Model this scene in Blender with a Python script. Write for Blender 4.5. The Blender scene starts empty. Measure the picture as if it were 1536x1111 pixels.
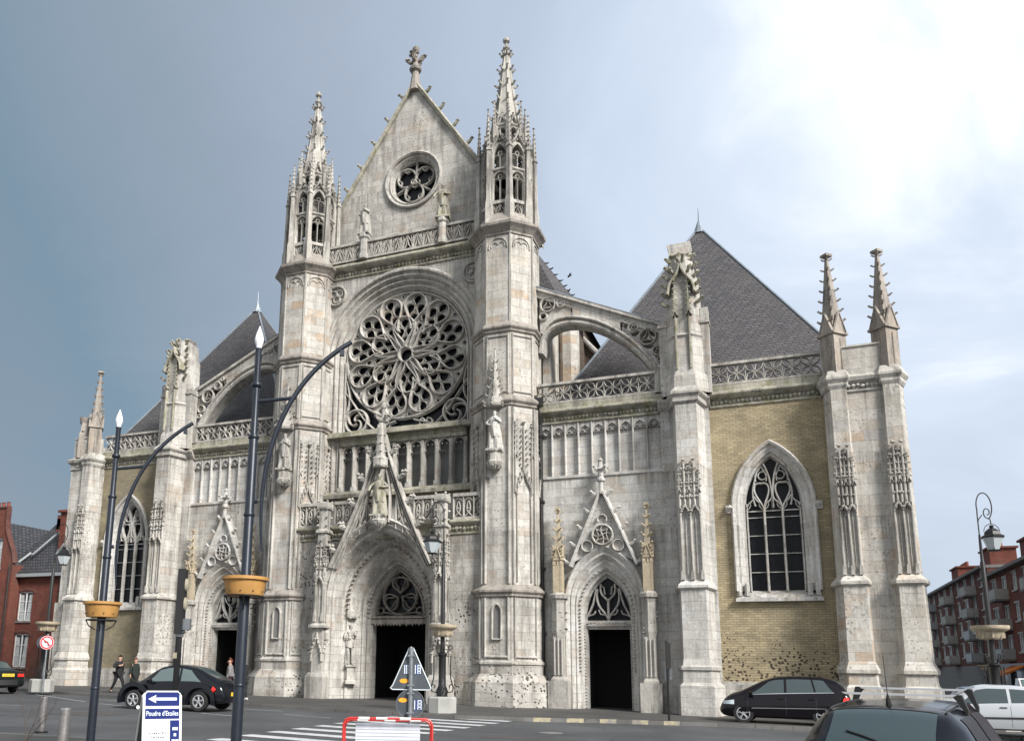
import bpy, bmesh, math, random
from mathutils import Vector, Matrix
from mathutils.geometry import tessellate_polygon
R = math.radians
PI = math.pi
random.seed(7)
SC = bpy.context.scene
COL = SC.collection

# ------------------------------------------------------------------ camera
cam_d = bpy.data.cameras.new('camera'); cam = bpy.data.objects.new('camera', cam_d); COL.objects.link(cam)
cam_d.sensor_width = 36.0; cam_d.lens = 1243.72/1536*36
cam_d.shift_x = (768-625.74)/1536; cam_d.shift_y = (760.1-555.5)/1536
cam_d.clip_start = .1; cam_d.clip_end = 5000
yaw, pitch, roll = R(23.454), R(11.015), R(1.0645)
fw = Vector((-math.sin(yaw)*math.cos(pitch), math.cos(yaw)*math.cos(pitch), math.sin(pitch)))
r0 = Vector((math.cos(yaw), math.sin(yaw), 0)); u0 = r0.cross(fw)
rr = r0*math.cos(roll)+u0*math.sin(roll); uu = u0*math.cos(roll)-r0*math.sin(roll)
m = Matrix((rr, uu, -fw)).transposed().to_4x4(); m.translation = Vector((16.476, -35.646, 1.65))
cam.matrix_world = m
SC.camera = cam

# ------------------------------------------------------------------ light
SUN_EL, SUN_AZ = R(38), R(119)      # azimuth: clockwise from +Y (towards +X)
sd = Vector((math.sin(SUN_AZ)*math.cos(SUN_EL), math.cos(SUN_AZ)*math.cos(SUN_EL), math.sin(SUN_EL)))
sl = bpy.data.lights.new('sun', 'SUN'); sl.energy = 3.6; sl.angle = R(18); sl.color = (1, .965, .92)
so = bpy.data.objects.new('sun', sl); COL.objects.link(so)
so.rotation_euler = (-sd).to_track_quat('-Z', 'Y').to_euler()
SC.view_settings.view_transform = 'Standard'; SC.view_settings.look = 'None'
SC.view_settings.exposure = 1.0; SC.view_settings.gamma = 1; SC.view_settings.use_curve_mapping = False
SC.cycles.max_bounces = 5; SC.cycles.diffuse_bounces = 3

W = bpy.data.worlds.new('World'); SC.world = W; W.use_nodes = True
def world():
    nt = W.node_tree; n = nt.nodes; l = nt.links; n.clear()
    out = n.new('ShaderNodeOutputWorld'); bg = n.new('ShaderNodeBackground')
    sky = n.new('ShaderNodeTexSky'); sky.sky_type = 'NISHITA'; sky.sun_disc = False
    sky.sun_elevation = SUN_EL; sky.sun_rotation = SUN_AZ; sky.air_density = 1; sky.dust_density = 2
    tc = n.new('ShaderNodeTexCoord')
    def dot(v):
        d = n.new('ShaderNodeVectorMath'); d.operation = 'DOT_PRODUCT'; l.new(tc.outputs['Generated'], d.inputs[0]); d.inputs[1].default_value = v; return d.outputs['Value']
    def ramp(src, stops):
        r = n.new('ShaderNodeValToRGB'); l.new(src, r.inputs[0]); e = r.color_ramp.elements
        e[0].position, e[0].color = stops[0][0], (*stops[0][1], 1); e[1].position, e[1].color = stops[-1][0], (*stops[-1][1], 1)
        for p, c in stops[1:-1]:
            x = e.new(p); x.color = (*c, 1)
        return r.outputs[0]
    # thinnest cloud (the bright break) lies up and to the right of the nave
    gd = GLOW
    g = n.new('ShaderNodeMath'); g.operation = 'MULTIPLY_ADD'; l.new(dot(gd), g.inputs[0]); g.inputs[1].default_value = .5; g.inputs[2].default_value = .5
    # stretch noise like a cloud deck
    sp = n.new('ShaderNodeSeparateXYZ'); l.new(tc.outputs['Generated'], sp.inputs[0])
    zz = n.new('ShaderNodeMath'); zz.operation = 'ADD'; l.new(sp.outputs[2], zz.inputs[0]); zz.inputs[1].default_value = .28
    dx = n.new('ShaderNodeMath'); dx.operation = 'DIVIDE'; l.new(sp.outputs[0], dx.inputs[0]); l.new(zz.outputs[0], dx.inputs[1])
    dy = n.new('ShaderNodeMath'); dy.operation = 'DIVIDE'; l.new(sp.outputs[1], dy.inputs[0]); l.new(zz.outputs[0], dy.inputs[1])
    cb = n.new('ShaderNodeCombineXYZ'); l.new(dx.outputs[0], cb.inputs[0]); l.new(dy.outputs[0], cb.inputs[1])
    nz = n.new('ShaderNodeTexNoise'); nz.inputs['Scale'].default_value = 1.7; nz.inputs['Detail'].default_value = 9; nz.inputs['Roughness'].default_value = .56
    nz.inputs['Distortion'].default_value = .6
    l.new(cb.outputs[0], nz.inputs['Vector'])
    ns = n.new('ShaderNodeMath'); ns.operation = 'MULTIPLY_ADD'; l.new(nz.outputs[0], ns.inputs[0]); ns.inputs[1].default_value = .10; ns.inputs[2].default_value = -.05
    ad = n.new('ShaderNodeMath'); ad.operation = 'ADD'; l.new(g.outputs[0], ad.inputs[0]); l.new(ns.outputs[0], ad.inputs[1]); ad.use_clamp = True
    cl = ramp(ad.outputs[0], CLOUD)
    def mad(a, b, c):
        x = n.new('ShaderNodeMath'); x.operation = 'MULTIPLY_ADD'; x.use_clamp = True; l.new(a, x.inputs[0]); x.inputs[1].default_value = b; x.inputs[2].default_value = c; return x.outputs[0]
    hf = n.new('ShaderNodeMath'); hf.operation = 'MULTIPLY'; l.new(mad(sp.outputs[2], -2.3, .98), hf.inputs[0]); l.new(mad(g.outputs[0], 11., -10.0), hf.inputs[1])
    hm = n.new('ShaderNodeMix'); hm.data_type = 'RGBA'; l.new(hf.outputs[0], hm.inputs[0]); l.new(cl, hm.inputs[6]); hm.inputs[7].default_value = (.43, .465, .515, 1); cl = hm.outputs[2]
    mx = n.new('ShaderNodeMix'); mx.data_type = 'RGBA'; mx.inputs[0].default_value = .93
    sk = n.new('ShaderNodeMix'); sk.data_type = 'RGBA'; sk.blend_type = 'MULTIPLY'; sk.inputs[0].default_value = 1
    l.new(sky.outputs[0], sk.inputs[6]); sk.inputs[7].default_value = (.9, .95, 1, 1)
    l.new(sk.outputs[2], mx.inputs[6])
    cs = n.new('ShaderNodeMix'); cs.data_type = 'RGBA'; cs.blend_type = 'MULTIPLY'; cs.inputs[0].default_value = 1
    l.new(cl, cs.inputs[6]); cs.inputs[7].default_value = (10, 10, 10, 1); cs.clamp_result = False
    l.new(cs.outputs[2], mx.inputs[7]); l.new(mx.outputs[2], bg.inputs[0]); bg.inputs[1].default_value = .1
    l.new(bg.outputs[0], out.inputs[0])
GLOW = Vector((.225, .806, .548)).normalized()
CLOUD = [(0.0, (.44, .45, .46)), (.55, (.40, .42, .44)), (.70, (.13, .155, .185)), (.775, (.105, .152, .190)), (.825, (.150, .188, .228)), (.90, (.208, .245, .298)), (.95, (.275, .320, .388)), (.975, (.345, .395, .468)), (.986, (.385, .432, .50)), (.9955, (.52, .55, .585)), (1.0, (.66, .665, .67))]
world()

# ------------------------------------------------------------------ materials
MATS = {}
class N:
    def __init__(s, name):
        s.m = bpy.data.materials.new(name); s.m.use_nodes = True; s.t = s.m.node_tree; s.n = s.t.nodes; s.l = s.t.links
        s.b = s.n['Principled BSDF']; MATS[name] = s.m
        s.geo = None
    def pos(s):
        if not s.geo: s.geo = s.n.new('ShaderNodeNewGeometry')
        return s.geo.outputs['Position']
    def lk(s, a, b):
        if hasattr(a, 'is_output') or isinstance(a, bpy.types.NodeSocket): s.l.new(a, b)
        else: b.default_value = a if not isinstance(a, tuple) or len(a) != 3 or b.type != 'RGBA' else (*a, 1)
    def math(s, op, a, b=None, c=None, clamp=False):
        x = s.n.new('ShaderNodeMath'); x.operation = op; x.use_clamp = clamp
        s.lk(a, x.inputs[0])
        if b is not None: s.lk(b, x.inputs[1])
        if c is not None: s.lk(c, x.inputs[2])
        return x.outputs[0]
    def mix(s, f, a, b, mode='MIX'):
        x = s.n.new('ShaderNodeMix'); x.data_type = 'RGBA'; x.blend_type = mode
        s.lk(f, x.inputs[0]); s.lk(a, x.inputs[6]); s.lk(b, x.inputs[7]); return x.outputs[2]
    def noise(s, scale, detail=4, rough=.55, vec=None, sc=(1, 1, 1)):
        x = s.n.new('ShaderNodeTexNoise'); x.inputs['Scale'].default_value = scale; x.inputs['Detail'].default_value = detail; x.inputs['Roughness'].default_value = rough
        v = vec or s.pos()
        if sc != (1, 1, 1):
            mp = s.n.new('ShaderNodeMapping'); mp.inputs['Scale'].default_value = sc; s.l.new(v, mp.inputs[0]); v = mp.outputs[0]
        s.l.new(v, x.inputs['Vector']); return x.outputs[0]
    def ramp(s, src, a, b, ca=(0, 0, 0), cb=(1, 1, 1)):
        x = s.n.new('ShaderNodeValToRGB'); s.l.new(src, x.inputs[0]); e = x.color_ramp.elements
        e[0].position = a; e[1].position = b; e[0].color = (*ca, 1); e[1].color = (*cb, 1); return x.outputs[0]
    def uv(s):     # wall coordinates: metres along the wall and up
        p = s.pos(); nrm = s.geo.outputs['True Normal']
        c = s.n.new('ShaderNodeVectorMath'); c.operation = 'CROSS_PRODUCT'; s.l.new(nrm, c.inputs[0]); c.inputs[1].default_value = (0, 0, 1)
        d = s.n.new('ShaderNodeVectorMath'); d.operation = 'DOT_PRODUCT'; s.l.new(p, d.inputs[0]); s.l.new(c.outputs[0], d.inputs[1])
        sp = s.n.new('ShaderNodeSeparateXYZ'); s.l.new(p, sp.inputs[0])
        cb = s.n.new('ShaderNodeCombineXYZ'); s.l.new(d.outputs['Value'], cb.inputs[0]); s.l.new(sp.outputs[2], cb.inputs[1]); s.z = sp.outputs[2]
        return cb.outputs[0]
    def brick(s, vec, w, h, mortar, c1, c2, cm, off=.5, bias=0.):
        x = s.n.new('ShaderNodeTexBrick'); s.l.new(vec, x.inputs['Vector']); x.inputs['Scale'].default_value = 1
        x.inputs['Brick Width'].default_value = w; x.inputs['Row Height'].default_value = h; x.inputs['Mortar Size'].default_value = mortar
        x.inputs['Mortar Smooth'].default_value = .2; x.inputs['Bias'].default_value = bias; x.offset = off
        s.lk(c1, x.inputs['Color1']); s.lk(c2, x.inputs['Color2']); s.lk(cm, x.inputs['Mortar']); return x
    def bump(s, h, st=.4, dist=.02):
        x = s.n.new('ShaderNodeBump'); x.inputs['Strength'].default_value = st; x.inputs['Distance'].default_value = dist
        s.lk(h, x.inputs['Height']); s.l.new(x.outputs[0], s.b.inputs['Normal'])
    def out(s, col, rough=.85, metal=0.):
        s.lk(col, s.b.inputs['Base Color']); s.lk(rough, s.b.inputs['Roughness']); s.lk(metal, s.b.inputs['Metallic']); return s.m

def stone(name, c1, c2, tan=.35, soot=.5, pock=.3, w=.78, h=.37, lichen=0., carve=False):
    s = N(name); uv = s.uv()
    b = s.brick(uv, w, h, .007, c1, c2, tuple(x*.62 for x in c1), bias=.1)
    col = b.outputs['Color']
    if carve: col = s.mix(.5, c1, c2)
    # single odd blocks: warm tan ones
    b2 = s.brick(uv, w, h, 0., (0, 0, 0), (1, 1, 1), (0, 0, 0))
    vb = s.math('MULTIPLY', b2.outputs['Color'], s.noise(.35, 3))
    tf = s.ramp(vb, .36, .52)
    tf = s.math('MULTIPLY', tf, tan)
    col = s.mix(tf, col, (.43, .33, .24))
    df = s.math('MULTIPLY', s.ramp(b2.outputs['Color'], .04, .20, (1, 1, 1), (0, 0, 0)), 0.0 if carve else .42); col = s.mix(df, col, (.25, .24, .225))
    gf = s.math('MULTIPLY', s.ramp(s.noise(.22, 5, .6), .48, .72), .45)
    col = s.mix(gf, col, (.30, .285, .27))
    wf = s.math('MULTIPLY', s.ramp(s.noise(.9, 4, .6), .50, .60), .5); col = s.mix(wf, col, tuple(min(.62, x*1.16) for x in c1))
    # rain streaks and soot
    st = s.noise(1., 8, .7, sc=(2.6, 2.6, .33))
    sf = s.math('MULTIPLY', s.ramp(st, .475, .64), soot)
    col = s.mix(sf, col, (.085, .078, .07))
    # run-off below the string courses and sills
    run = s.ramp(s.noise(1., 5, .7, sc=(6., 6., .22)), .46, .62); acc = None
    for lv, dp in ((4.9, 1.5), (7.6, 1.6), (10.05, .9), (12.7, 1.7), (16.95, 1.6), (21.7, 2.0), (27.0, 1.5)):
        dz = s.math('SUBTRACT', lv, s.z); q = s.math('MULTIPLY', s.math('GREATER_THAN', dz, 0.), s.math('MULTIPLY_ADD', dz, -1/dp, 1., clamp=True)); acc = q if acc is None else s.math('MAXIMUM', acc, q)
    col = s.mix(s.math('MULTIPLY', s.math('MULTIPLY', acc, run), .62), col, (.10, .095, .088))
    fine = s.noise(9, 6, .7)
    col = s.mix(1., col, s.ramp(fine, .25, .8, (.72, .71, .69), (1.13, 1.13, 1.13)), 'MULTIPLY')
    # shrapnel pocks and pores
    v = s.n.new('ShaderNodeTexVoronoi'); s.l.new(uv, v.inputs['Vector']); v.inputs['Scale'].default_value = 6.2; v.inputs['Randomness'].default_value = 1
    big = s.noise(.45, 3)
    lo = s.ramp(s.z, 1.0, 9.0, (1, 1, 1), (.35, .35, .35)) if False else None
    pr = s.math('MULTIPLY', s.math('SUBTRACT', s.math('MULTIPLY_ADD', s.ramp(s.z, 0., 7., (1, 1, 1), (0, 0, 0)) if False else s.math('SUBTRACT', 1., s.math('MULTIPLY', s.z, .09), clamp=True), .05, big), .43), 1.2)
    rag = s.math('MULTIPLY_ADD', s.noise(14, 3), .26, s.math('ADD', v.outputs['Distance'], -.12))
    pk = s.math('LESS_THAN', rag, pr)
    pk = s.math('MULTIPLY', pk, pock)
    col = s.mix(pk, col, (.07, .055, .045))
    if lichen:
        lf = s.math('MULTIPLY', s.ramp(s.noise(2.3, 5, .7), .5, .62), lichen)
        col = s.mix(lf, col, (.17, .17, .09))
    # damp foot of the wall
    ft = s.math('MULTIPLY', s.ramp(s.math('MULTIPLY_ADD', s.noise(1.6, 4), 1.6, s.math('MULTIPLY', s.z, 1.)), .6, 1.9, (1, 1, 1), (0, 0, 0)), .55)
    col = s.mix(ft, col, (.16, .13, .115))
    hb = s.math('SUBTRACT', s.math('MULTIPLY_ADD', s.noise(5, 6, .65), .6, 0.), s.math('MULTIPLY_ADD', b.outputs['Fac'], 0.0 if carve else .5, s.math('MULTIPLY', pk, 1.6)))
    s.bump(hb, .7, .05)
    return s.out(col, .9)

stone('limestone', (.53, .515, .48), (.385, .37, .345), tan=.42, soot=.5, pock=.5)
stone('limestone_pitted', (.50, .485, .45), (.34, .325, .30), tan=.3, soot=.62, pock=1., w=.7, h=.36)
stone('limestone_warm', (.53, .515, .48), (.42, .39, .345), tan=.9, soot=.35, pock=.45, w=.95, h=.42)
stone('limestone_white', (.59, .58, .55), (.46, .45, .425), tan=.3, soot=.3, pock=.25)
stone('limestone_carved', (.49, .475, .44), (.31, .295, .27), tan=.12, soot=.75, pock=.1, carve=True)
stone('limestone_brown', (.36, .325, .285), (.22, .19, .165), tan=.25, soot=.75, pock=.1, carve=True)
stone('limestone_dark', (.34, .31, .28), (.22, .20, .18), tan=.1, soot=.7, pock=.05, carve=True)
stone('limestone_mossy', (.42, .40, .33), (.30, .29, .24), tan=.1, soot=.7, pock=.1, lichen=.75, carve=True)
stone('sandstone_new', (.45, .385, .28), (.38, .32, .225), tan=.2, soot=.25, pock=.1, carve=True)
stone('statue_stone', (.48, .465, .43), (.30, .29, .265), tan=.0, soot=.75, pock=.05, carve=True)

def brickmat(name, c1, c2, cm, w=.22, h=.075, holes=0., stain=.4, mort=.008):
    s = N(name); uv = s.uv()
    b = s.brick(uv, w, h, mort, c1, c2, cm)
    col = s.mix(1., b.outputs['Color'], s.ramp(s.noise(1.2, 6, .65), .3, .75, (.66, .66, .66), (1.18, 1.16, 1.12)), 'MULTIPLY')
    col = s.mix(s.math('MULTIPLY', s.ramp(s.noise(.5, 5, .6, sc=(1, 1, .5)), .5, .75), stain), col, (.13, .12, .10))
    hb = s.math('MULTIPLY_ADD', b.outputs['Fac'], -1., s.math('MULTIPLY', s.noise(18, 3), .5))
    if holes:
        v = s.n.new('ShaderNodeTexVoronoi'); s.l.new(uv, v.inputs['Vector']); v.inputs['Scale'].default_value = 7.5
        sepu = s.z
        # damage is thickest low on the wall
        dn = s.ramp(s.math('MULTIPLY_ADD', s.noise(.7, 3), 2.4, s.math('MULTIPLY', sepu, 1.)), 2.3, 9., (1, 1, 1), (0, 0, 0))
        dn2 = s.math('SUBTRACT', 1., s.math('MULTIPLY', s.math('SUBTRACT', s.math('MULTIPLY_ADD', s.noise(.8, 3), 2.6, sepu), 3.2), .42), clamp=True)
        pr = s.math('MULTIPLY_ADD', dn2, .50, .03)
        rag = s.math('MULTIPLY_ADD', s.noise(9, 4), .45, s.math('ADD', v.outputs['Distance'], -.08))
        pk = s.math('MULTIPLY', s.math('LESS_THAN', rag, pr), holes)
        col = s.mix(pk, col, (.055, .04, .025)); hb = s.math('MULTIPLY_ADD', pk, -3., hb)
    s.bump(hb, .6, .02)
    return s.out(col, .92)
brickmat('yellow_brick', (.41, .345, .22), (.30, .25, .16), (.22, .19, .13), holes=1., w=.27, h=.095, mort=.011)
brickmat('yellow_brick_grey', (.27, .23, .145), (.20, .17, .115), (.24, .215, .16), holes=0., w=.30, h=.115, stain=.6, mort=.012)
brickmat('brown_brick', (.12, .085, .06), (.075, .055, .042), (.15, .13, .11))
brickmat('red_brick', (.17, .040, .023), (.105, .025, .016), (.15, .10, .08), mort=.006, stain=.35)
brickmat('dark_red_brick', (.12, .036, .028), (.08, .026, .021), (.12, .08, .065), mort=.006)

def slate():
    s = N('slate'); p = s.pos(); sp = s.n.new('ShaderNodeSeparateXYZ'); s.l.new(p, sp.inputs[0])
    a = s.math('ADD', sp.outputs[0], sp.outputs[1]); a = s.math('MULTIPLY', a, .85)
    cb = s.n.new('ShaderNodeCombineXYZ'); s.l.new(a, cb.inputs[0]); s.l.new(sp.outputs[2], cb.inputs[1])
    b = s.brick(cb.outputs[0], .30, .15, .022, (.105, .098, .105), (.052, .053, .062), (.018, .018, .022))
    col = s.mix(s.ramp(s.noise(.8, 6, .7), .35, .75), b.outputs['Color'], (.070, .067, .066))
    col = s.mix(1., col, s.ramp(s.noise(7, 5, .8), .3, .75, (.62, .62, .64), (1.45, 1.42, 1.38)), 'MULTIPLY')
    s.bump(s.math('MULTIPLY_ADD', b.outputs['Fac'], -1., s.noise(9, 4, .7)), .8, .04); return s.out(col, .72)
slate()

def plain(name, col, rough=.5, metal=0., var=.0, scale=3., bump=0., emit=None, spec=None):
    s = N(name); c = (*col, 1)
    if var:
        f = s.noise(scale, 5, .6)
        cc = s.mix(s.ramp(f, .3, .75), tuple(x*(1-var) for x in col), tuple(min(1, x*(1+var*.7)) for x in col))
        s.out(cc, rough, metal)
    else: s.out(c, rough, metal)
    if bump: s.bump(s.noise(scale*3, 4), bump, .01)
    if emit: s.b.inputs['Emission Color'].default_value = (*emit[0], 1); s.b.inputs['Emission Strength'].default_value = emit[1]
    if spec is not None: s.b.inputs['Specular IOR Level'].default_value = spec
    return s.m
plain('leaded_glass', (.008, .009, .012), .32, var=.5, scale=4, bump=.5, spec=.18)
plain('shutter_slate', (.10, .105, .10), .6, var=.3, scale=2)
plain('door_dark', (.012, .010, .009), .6, var=.3)
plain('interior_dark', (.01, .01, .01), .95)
plain('lead', (.25, .29, .33), .45, .3, var=.25)
plain('drainpipe', (.015, .014, .014), .5)
plain('iron_black', (.014, .014, .015), .45, .2)
plain('pole_blue_grey', (.018, .023, .034), .38, .3, var=.25, scale=6)
plain('galvanised', (.30, .32, .34), .35, .7, var=.3, scale=7)
plain('steel_bright', (.36, .34, .33), .4, .8, var=.3, scale=12)
plain('planter_ochre', (.40, .21, .06), .55, var=.25, scale=3.5)
plain('planter_stone', (.38, .32, .23), .7, var=.3, scale=5)
plain('opal_glass', (.80, .82, .85), .25)
plain('lantern_glass', (.42, .46, .48), .15)
plain('white_paint', (.72, .72, .70), .5, var=.12)
plain('window_white', (.60, .62, .62), .5, var=.15)
plain('window_glass', (.05, .06, .07), .08, var=.6, scale=1.5)
plain('curtain', (.38, .40, .40), .9, var=.3, scale=2)
plain('red_paint', (.50, .03, .025), .4, var=.2, scale=8)
plain('blue_sign', (.010, .020, .12), .6, spec=.1)
plain('white_sign', (.66, .72, .74), .45)
plain('sign_red', (.55, .03, .04), .4)
plain('black_print', (.03, .03, .04), .6)
plain('sign_grey_back', (.095, .11, .125), .42, .5, var=.3, scale=5)
plain('sticker_orange', (.75, .32, .02), .5)
plain('sticker_blue', (.03, .05, .16), .5)
plain('traffic_yellow', (.36, .33, .24), .5)
plain('panel_mesh', (.52, .54, .60), .5, var=.1)
plain('aboard_grey', (.11, .12, .125), .5)
plain('car_black', (.006, .007, .010), .14, spec=.35)
plain('car_plum', (.005, .004, .006), .14, spec=.35)
plain('car_green', (.008, .012, .012), .2)
plain('car_silver', (.50, .52, .54), .25, .35)
plain('car_white', (.7, .71, .72), .3)
plain('car_blue', (.03, .05, .12), .25)
plain('car_glass', (.035, .052, .056), .06, spec=.8)
plain('tinted_glass', (.008, .009, .010), .3, spec=.15)
plain('car_glass_pale', (.09, .125, .125), .08, spec=.8)
plain('tyre', (.012, .012, .012), .85)
plain('alloy', (.55, .56, .58), .3, .7)
plain('black_plastic', (.015, .015, .016), .6)
plain('chrome', (.7, .72, .74), .15, 1.)
plain('tail_red', (.45, .01, .01), .2, emit=((1, .05, .03), .35))
plain('headlight', (.55, .62, .66), .12)
plain('plate_yellow', (.75, .50, .04), .5)
plain('skin', (.42, .25, .18), .6)
plain('hair_dark', (.02, .014, .01), .8)
plain('hair_auburn', (.11, .025, .015), .8)
plain('cloth_black', (.012, .012, .014), .9, var=.3, scale=20)
plain('cloth_darkgreen', (.012, .018, .015), .9)
plain('cloth_grey', (.20, .19, .19), .9, var=.3, scale=20)
plain('cloth_plum', (.07, .03, .05), .9)
plain('cloth_blue', (.04, .09, .18), .9)
plain('cloth_lightblue', (.30, .42, .60), .9)
plain('shoe_white', (.6, .6, .6), .7)
plain('shoe_black', (.01, .01, .01), .6)
plain('bark', (.07, .05, .04), .9)
plain('bird_dark', (.02, .02, .024), .8)
plain('chimney_pot', (.20, .055, .035), .8, var=.3)
plain('roof_tile', (.035, .036, .040), .7, var=.4, scale=2)
plain('concrete_pale', (.33, .33, .31), .85, var=.25, scale=1.5)
plain('concrete_dark', (.16, .155, .15), .85, var=.25)
plain('zinc', (.30, .32, .33), .5, .3)
plain('awning_orange', (.62, .17, .015), .7, var=.3, scale=3)
plain('shopfront_dark', (.02, .022, .024), .3)
plain('shop_teal', (.05, .12, .14), .5)
plain('fence_black', (.012, .014, .015), .5)
plain('hedge_leaf', (.03, .05, .025), .8, var=.5, scale=3)
def tilemat():
    s = N('dark_tiles'); p = s.pos(); sp = s.n.new('ShaderNodeSeparateXYZ'); s.l.new(p, sp.inputs[0])
    a = s.math('ADD', sp.outputs[0], s.math('MULTIPLY', sp.outputs[1], .7))
    cb = s.n.new('ShaderNodeCombineXYZ'); s.l.new(a, cb.inputs[0]); s.l.new(sp.outputs[2], cb.inputs[1])
    b = s.brick(cb.outputs[0], .26, .26, .03, (.055, .055, .06), (.032, .032, .037), (.008, .008, .01))
    s.bump(s.math('MULTIPLY', b.outputs['Fac'], -1.), .8, .04); return s.out(b.outputs['Color'], .6)
tilemat()
def asphalt(name, c, patch=.35):
    s = N(name)
    col = s.mix(s.ramp(s.noise(.35, 5, .6), .35, .7), tuple(x*(1-patch) for x in c), tuple(x*(1+patch*.6) for x in c))
    col = s.mix(1., col, s.ramp(s.noise(60, 2, .5), .3, .7, (.75, .75, .75), (1.25, 1.25, 1.25)), 'MULTIPLY')
    ck = s.math('MULTIPLY', s.ramp(s.noise(.6, 2, .5, sc=(1, 3.5, 1)), .495, .505), .0)
    trk = s.math('MULTIPLY', s.ramp(s.noise(.5, 4, .6, sc=(.12, 2.2, 1)), .5, .7), .35)
    col = s.mix(trk, col, tuple(x*.6 for x in c))
    v = s.n.new('ShaderNodeTexVoronoi'); v.feature = 'DISTANCE_TO_EDGE'; v.inputs['Scale'].default_value = .28
    wv = s.n.new('ShaderNodeMix'); wv.data_type = 'VECTOR'; wv.inputs[0].default_value = .12; s.l.new(s.pos(), wv.inputs[4])
    nn_ = s.n.new('ShaderNodeTexNoise'); nn_.inputs['Scale'].default_value = 1.3; nn_.inputs['Detail'].default_value = 5; s.l.new(s.pos(), nn_.inputs['Vector'])
    vm = s.n.new('ShaderNodeVectorMath'); vm.operation = 'MULTIPLY_ADD'; s.l.new(nn_.outputs['Color'], vm.inputs[0]); vm.inputs[1].default_value = (1.6, 1.6, 0); s.l.new(s.pos(), vm.inputs[2]); s.l.new(vm.outputs[0], v.inputs['Vector'])
    cr = s.math('MULTIPLY', s.math('LESS_THAN', v.outputs['Distance'], .006), s.ramp(s.noise(.25, 2), .45, .55)); col = s.mix(s.math('MULTIPLY', cr, .7), col, tuple(x*.35 for x in c))
    oil = s.math('MULTIPLY', s.ramp(s.noise(.9, 3, .5), .62, .72), .45); col = s.mix(oil, col, tuple(x*.45 for x in c))
    s.bump(s.noise(80, 2), .3, .006); return s.out(col, .78)
asphalt('asphalt', (.062, .065, .069)); asphalt('pavement_asphalt', (.056, .054, .052), .3)
plain('bar_metal', (.62, .63, .65), .4, .3)
asphalt('kerb_stone', (.12, .117, .112), .3)
def roadpaint():
    s = N('road_paint')
    wear = s.math('MULTIPLY', s.ramp(s.noise(3, 6, .75), .50, .66), .6)
    return s.out(s.mix(wear, (.46, .47, .48), (.13, .13, .135)), .7)
roadpaint()
def wetpaint():
    s = N('kerb_yellow'); return s.out(s.mix(s.ramp(s.noise(4, 4), .4, .6), (.34, .30, .19), (.19, .18, .16)), .7)
wetpaint()

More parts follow.
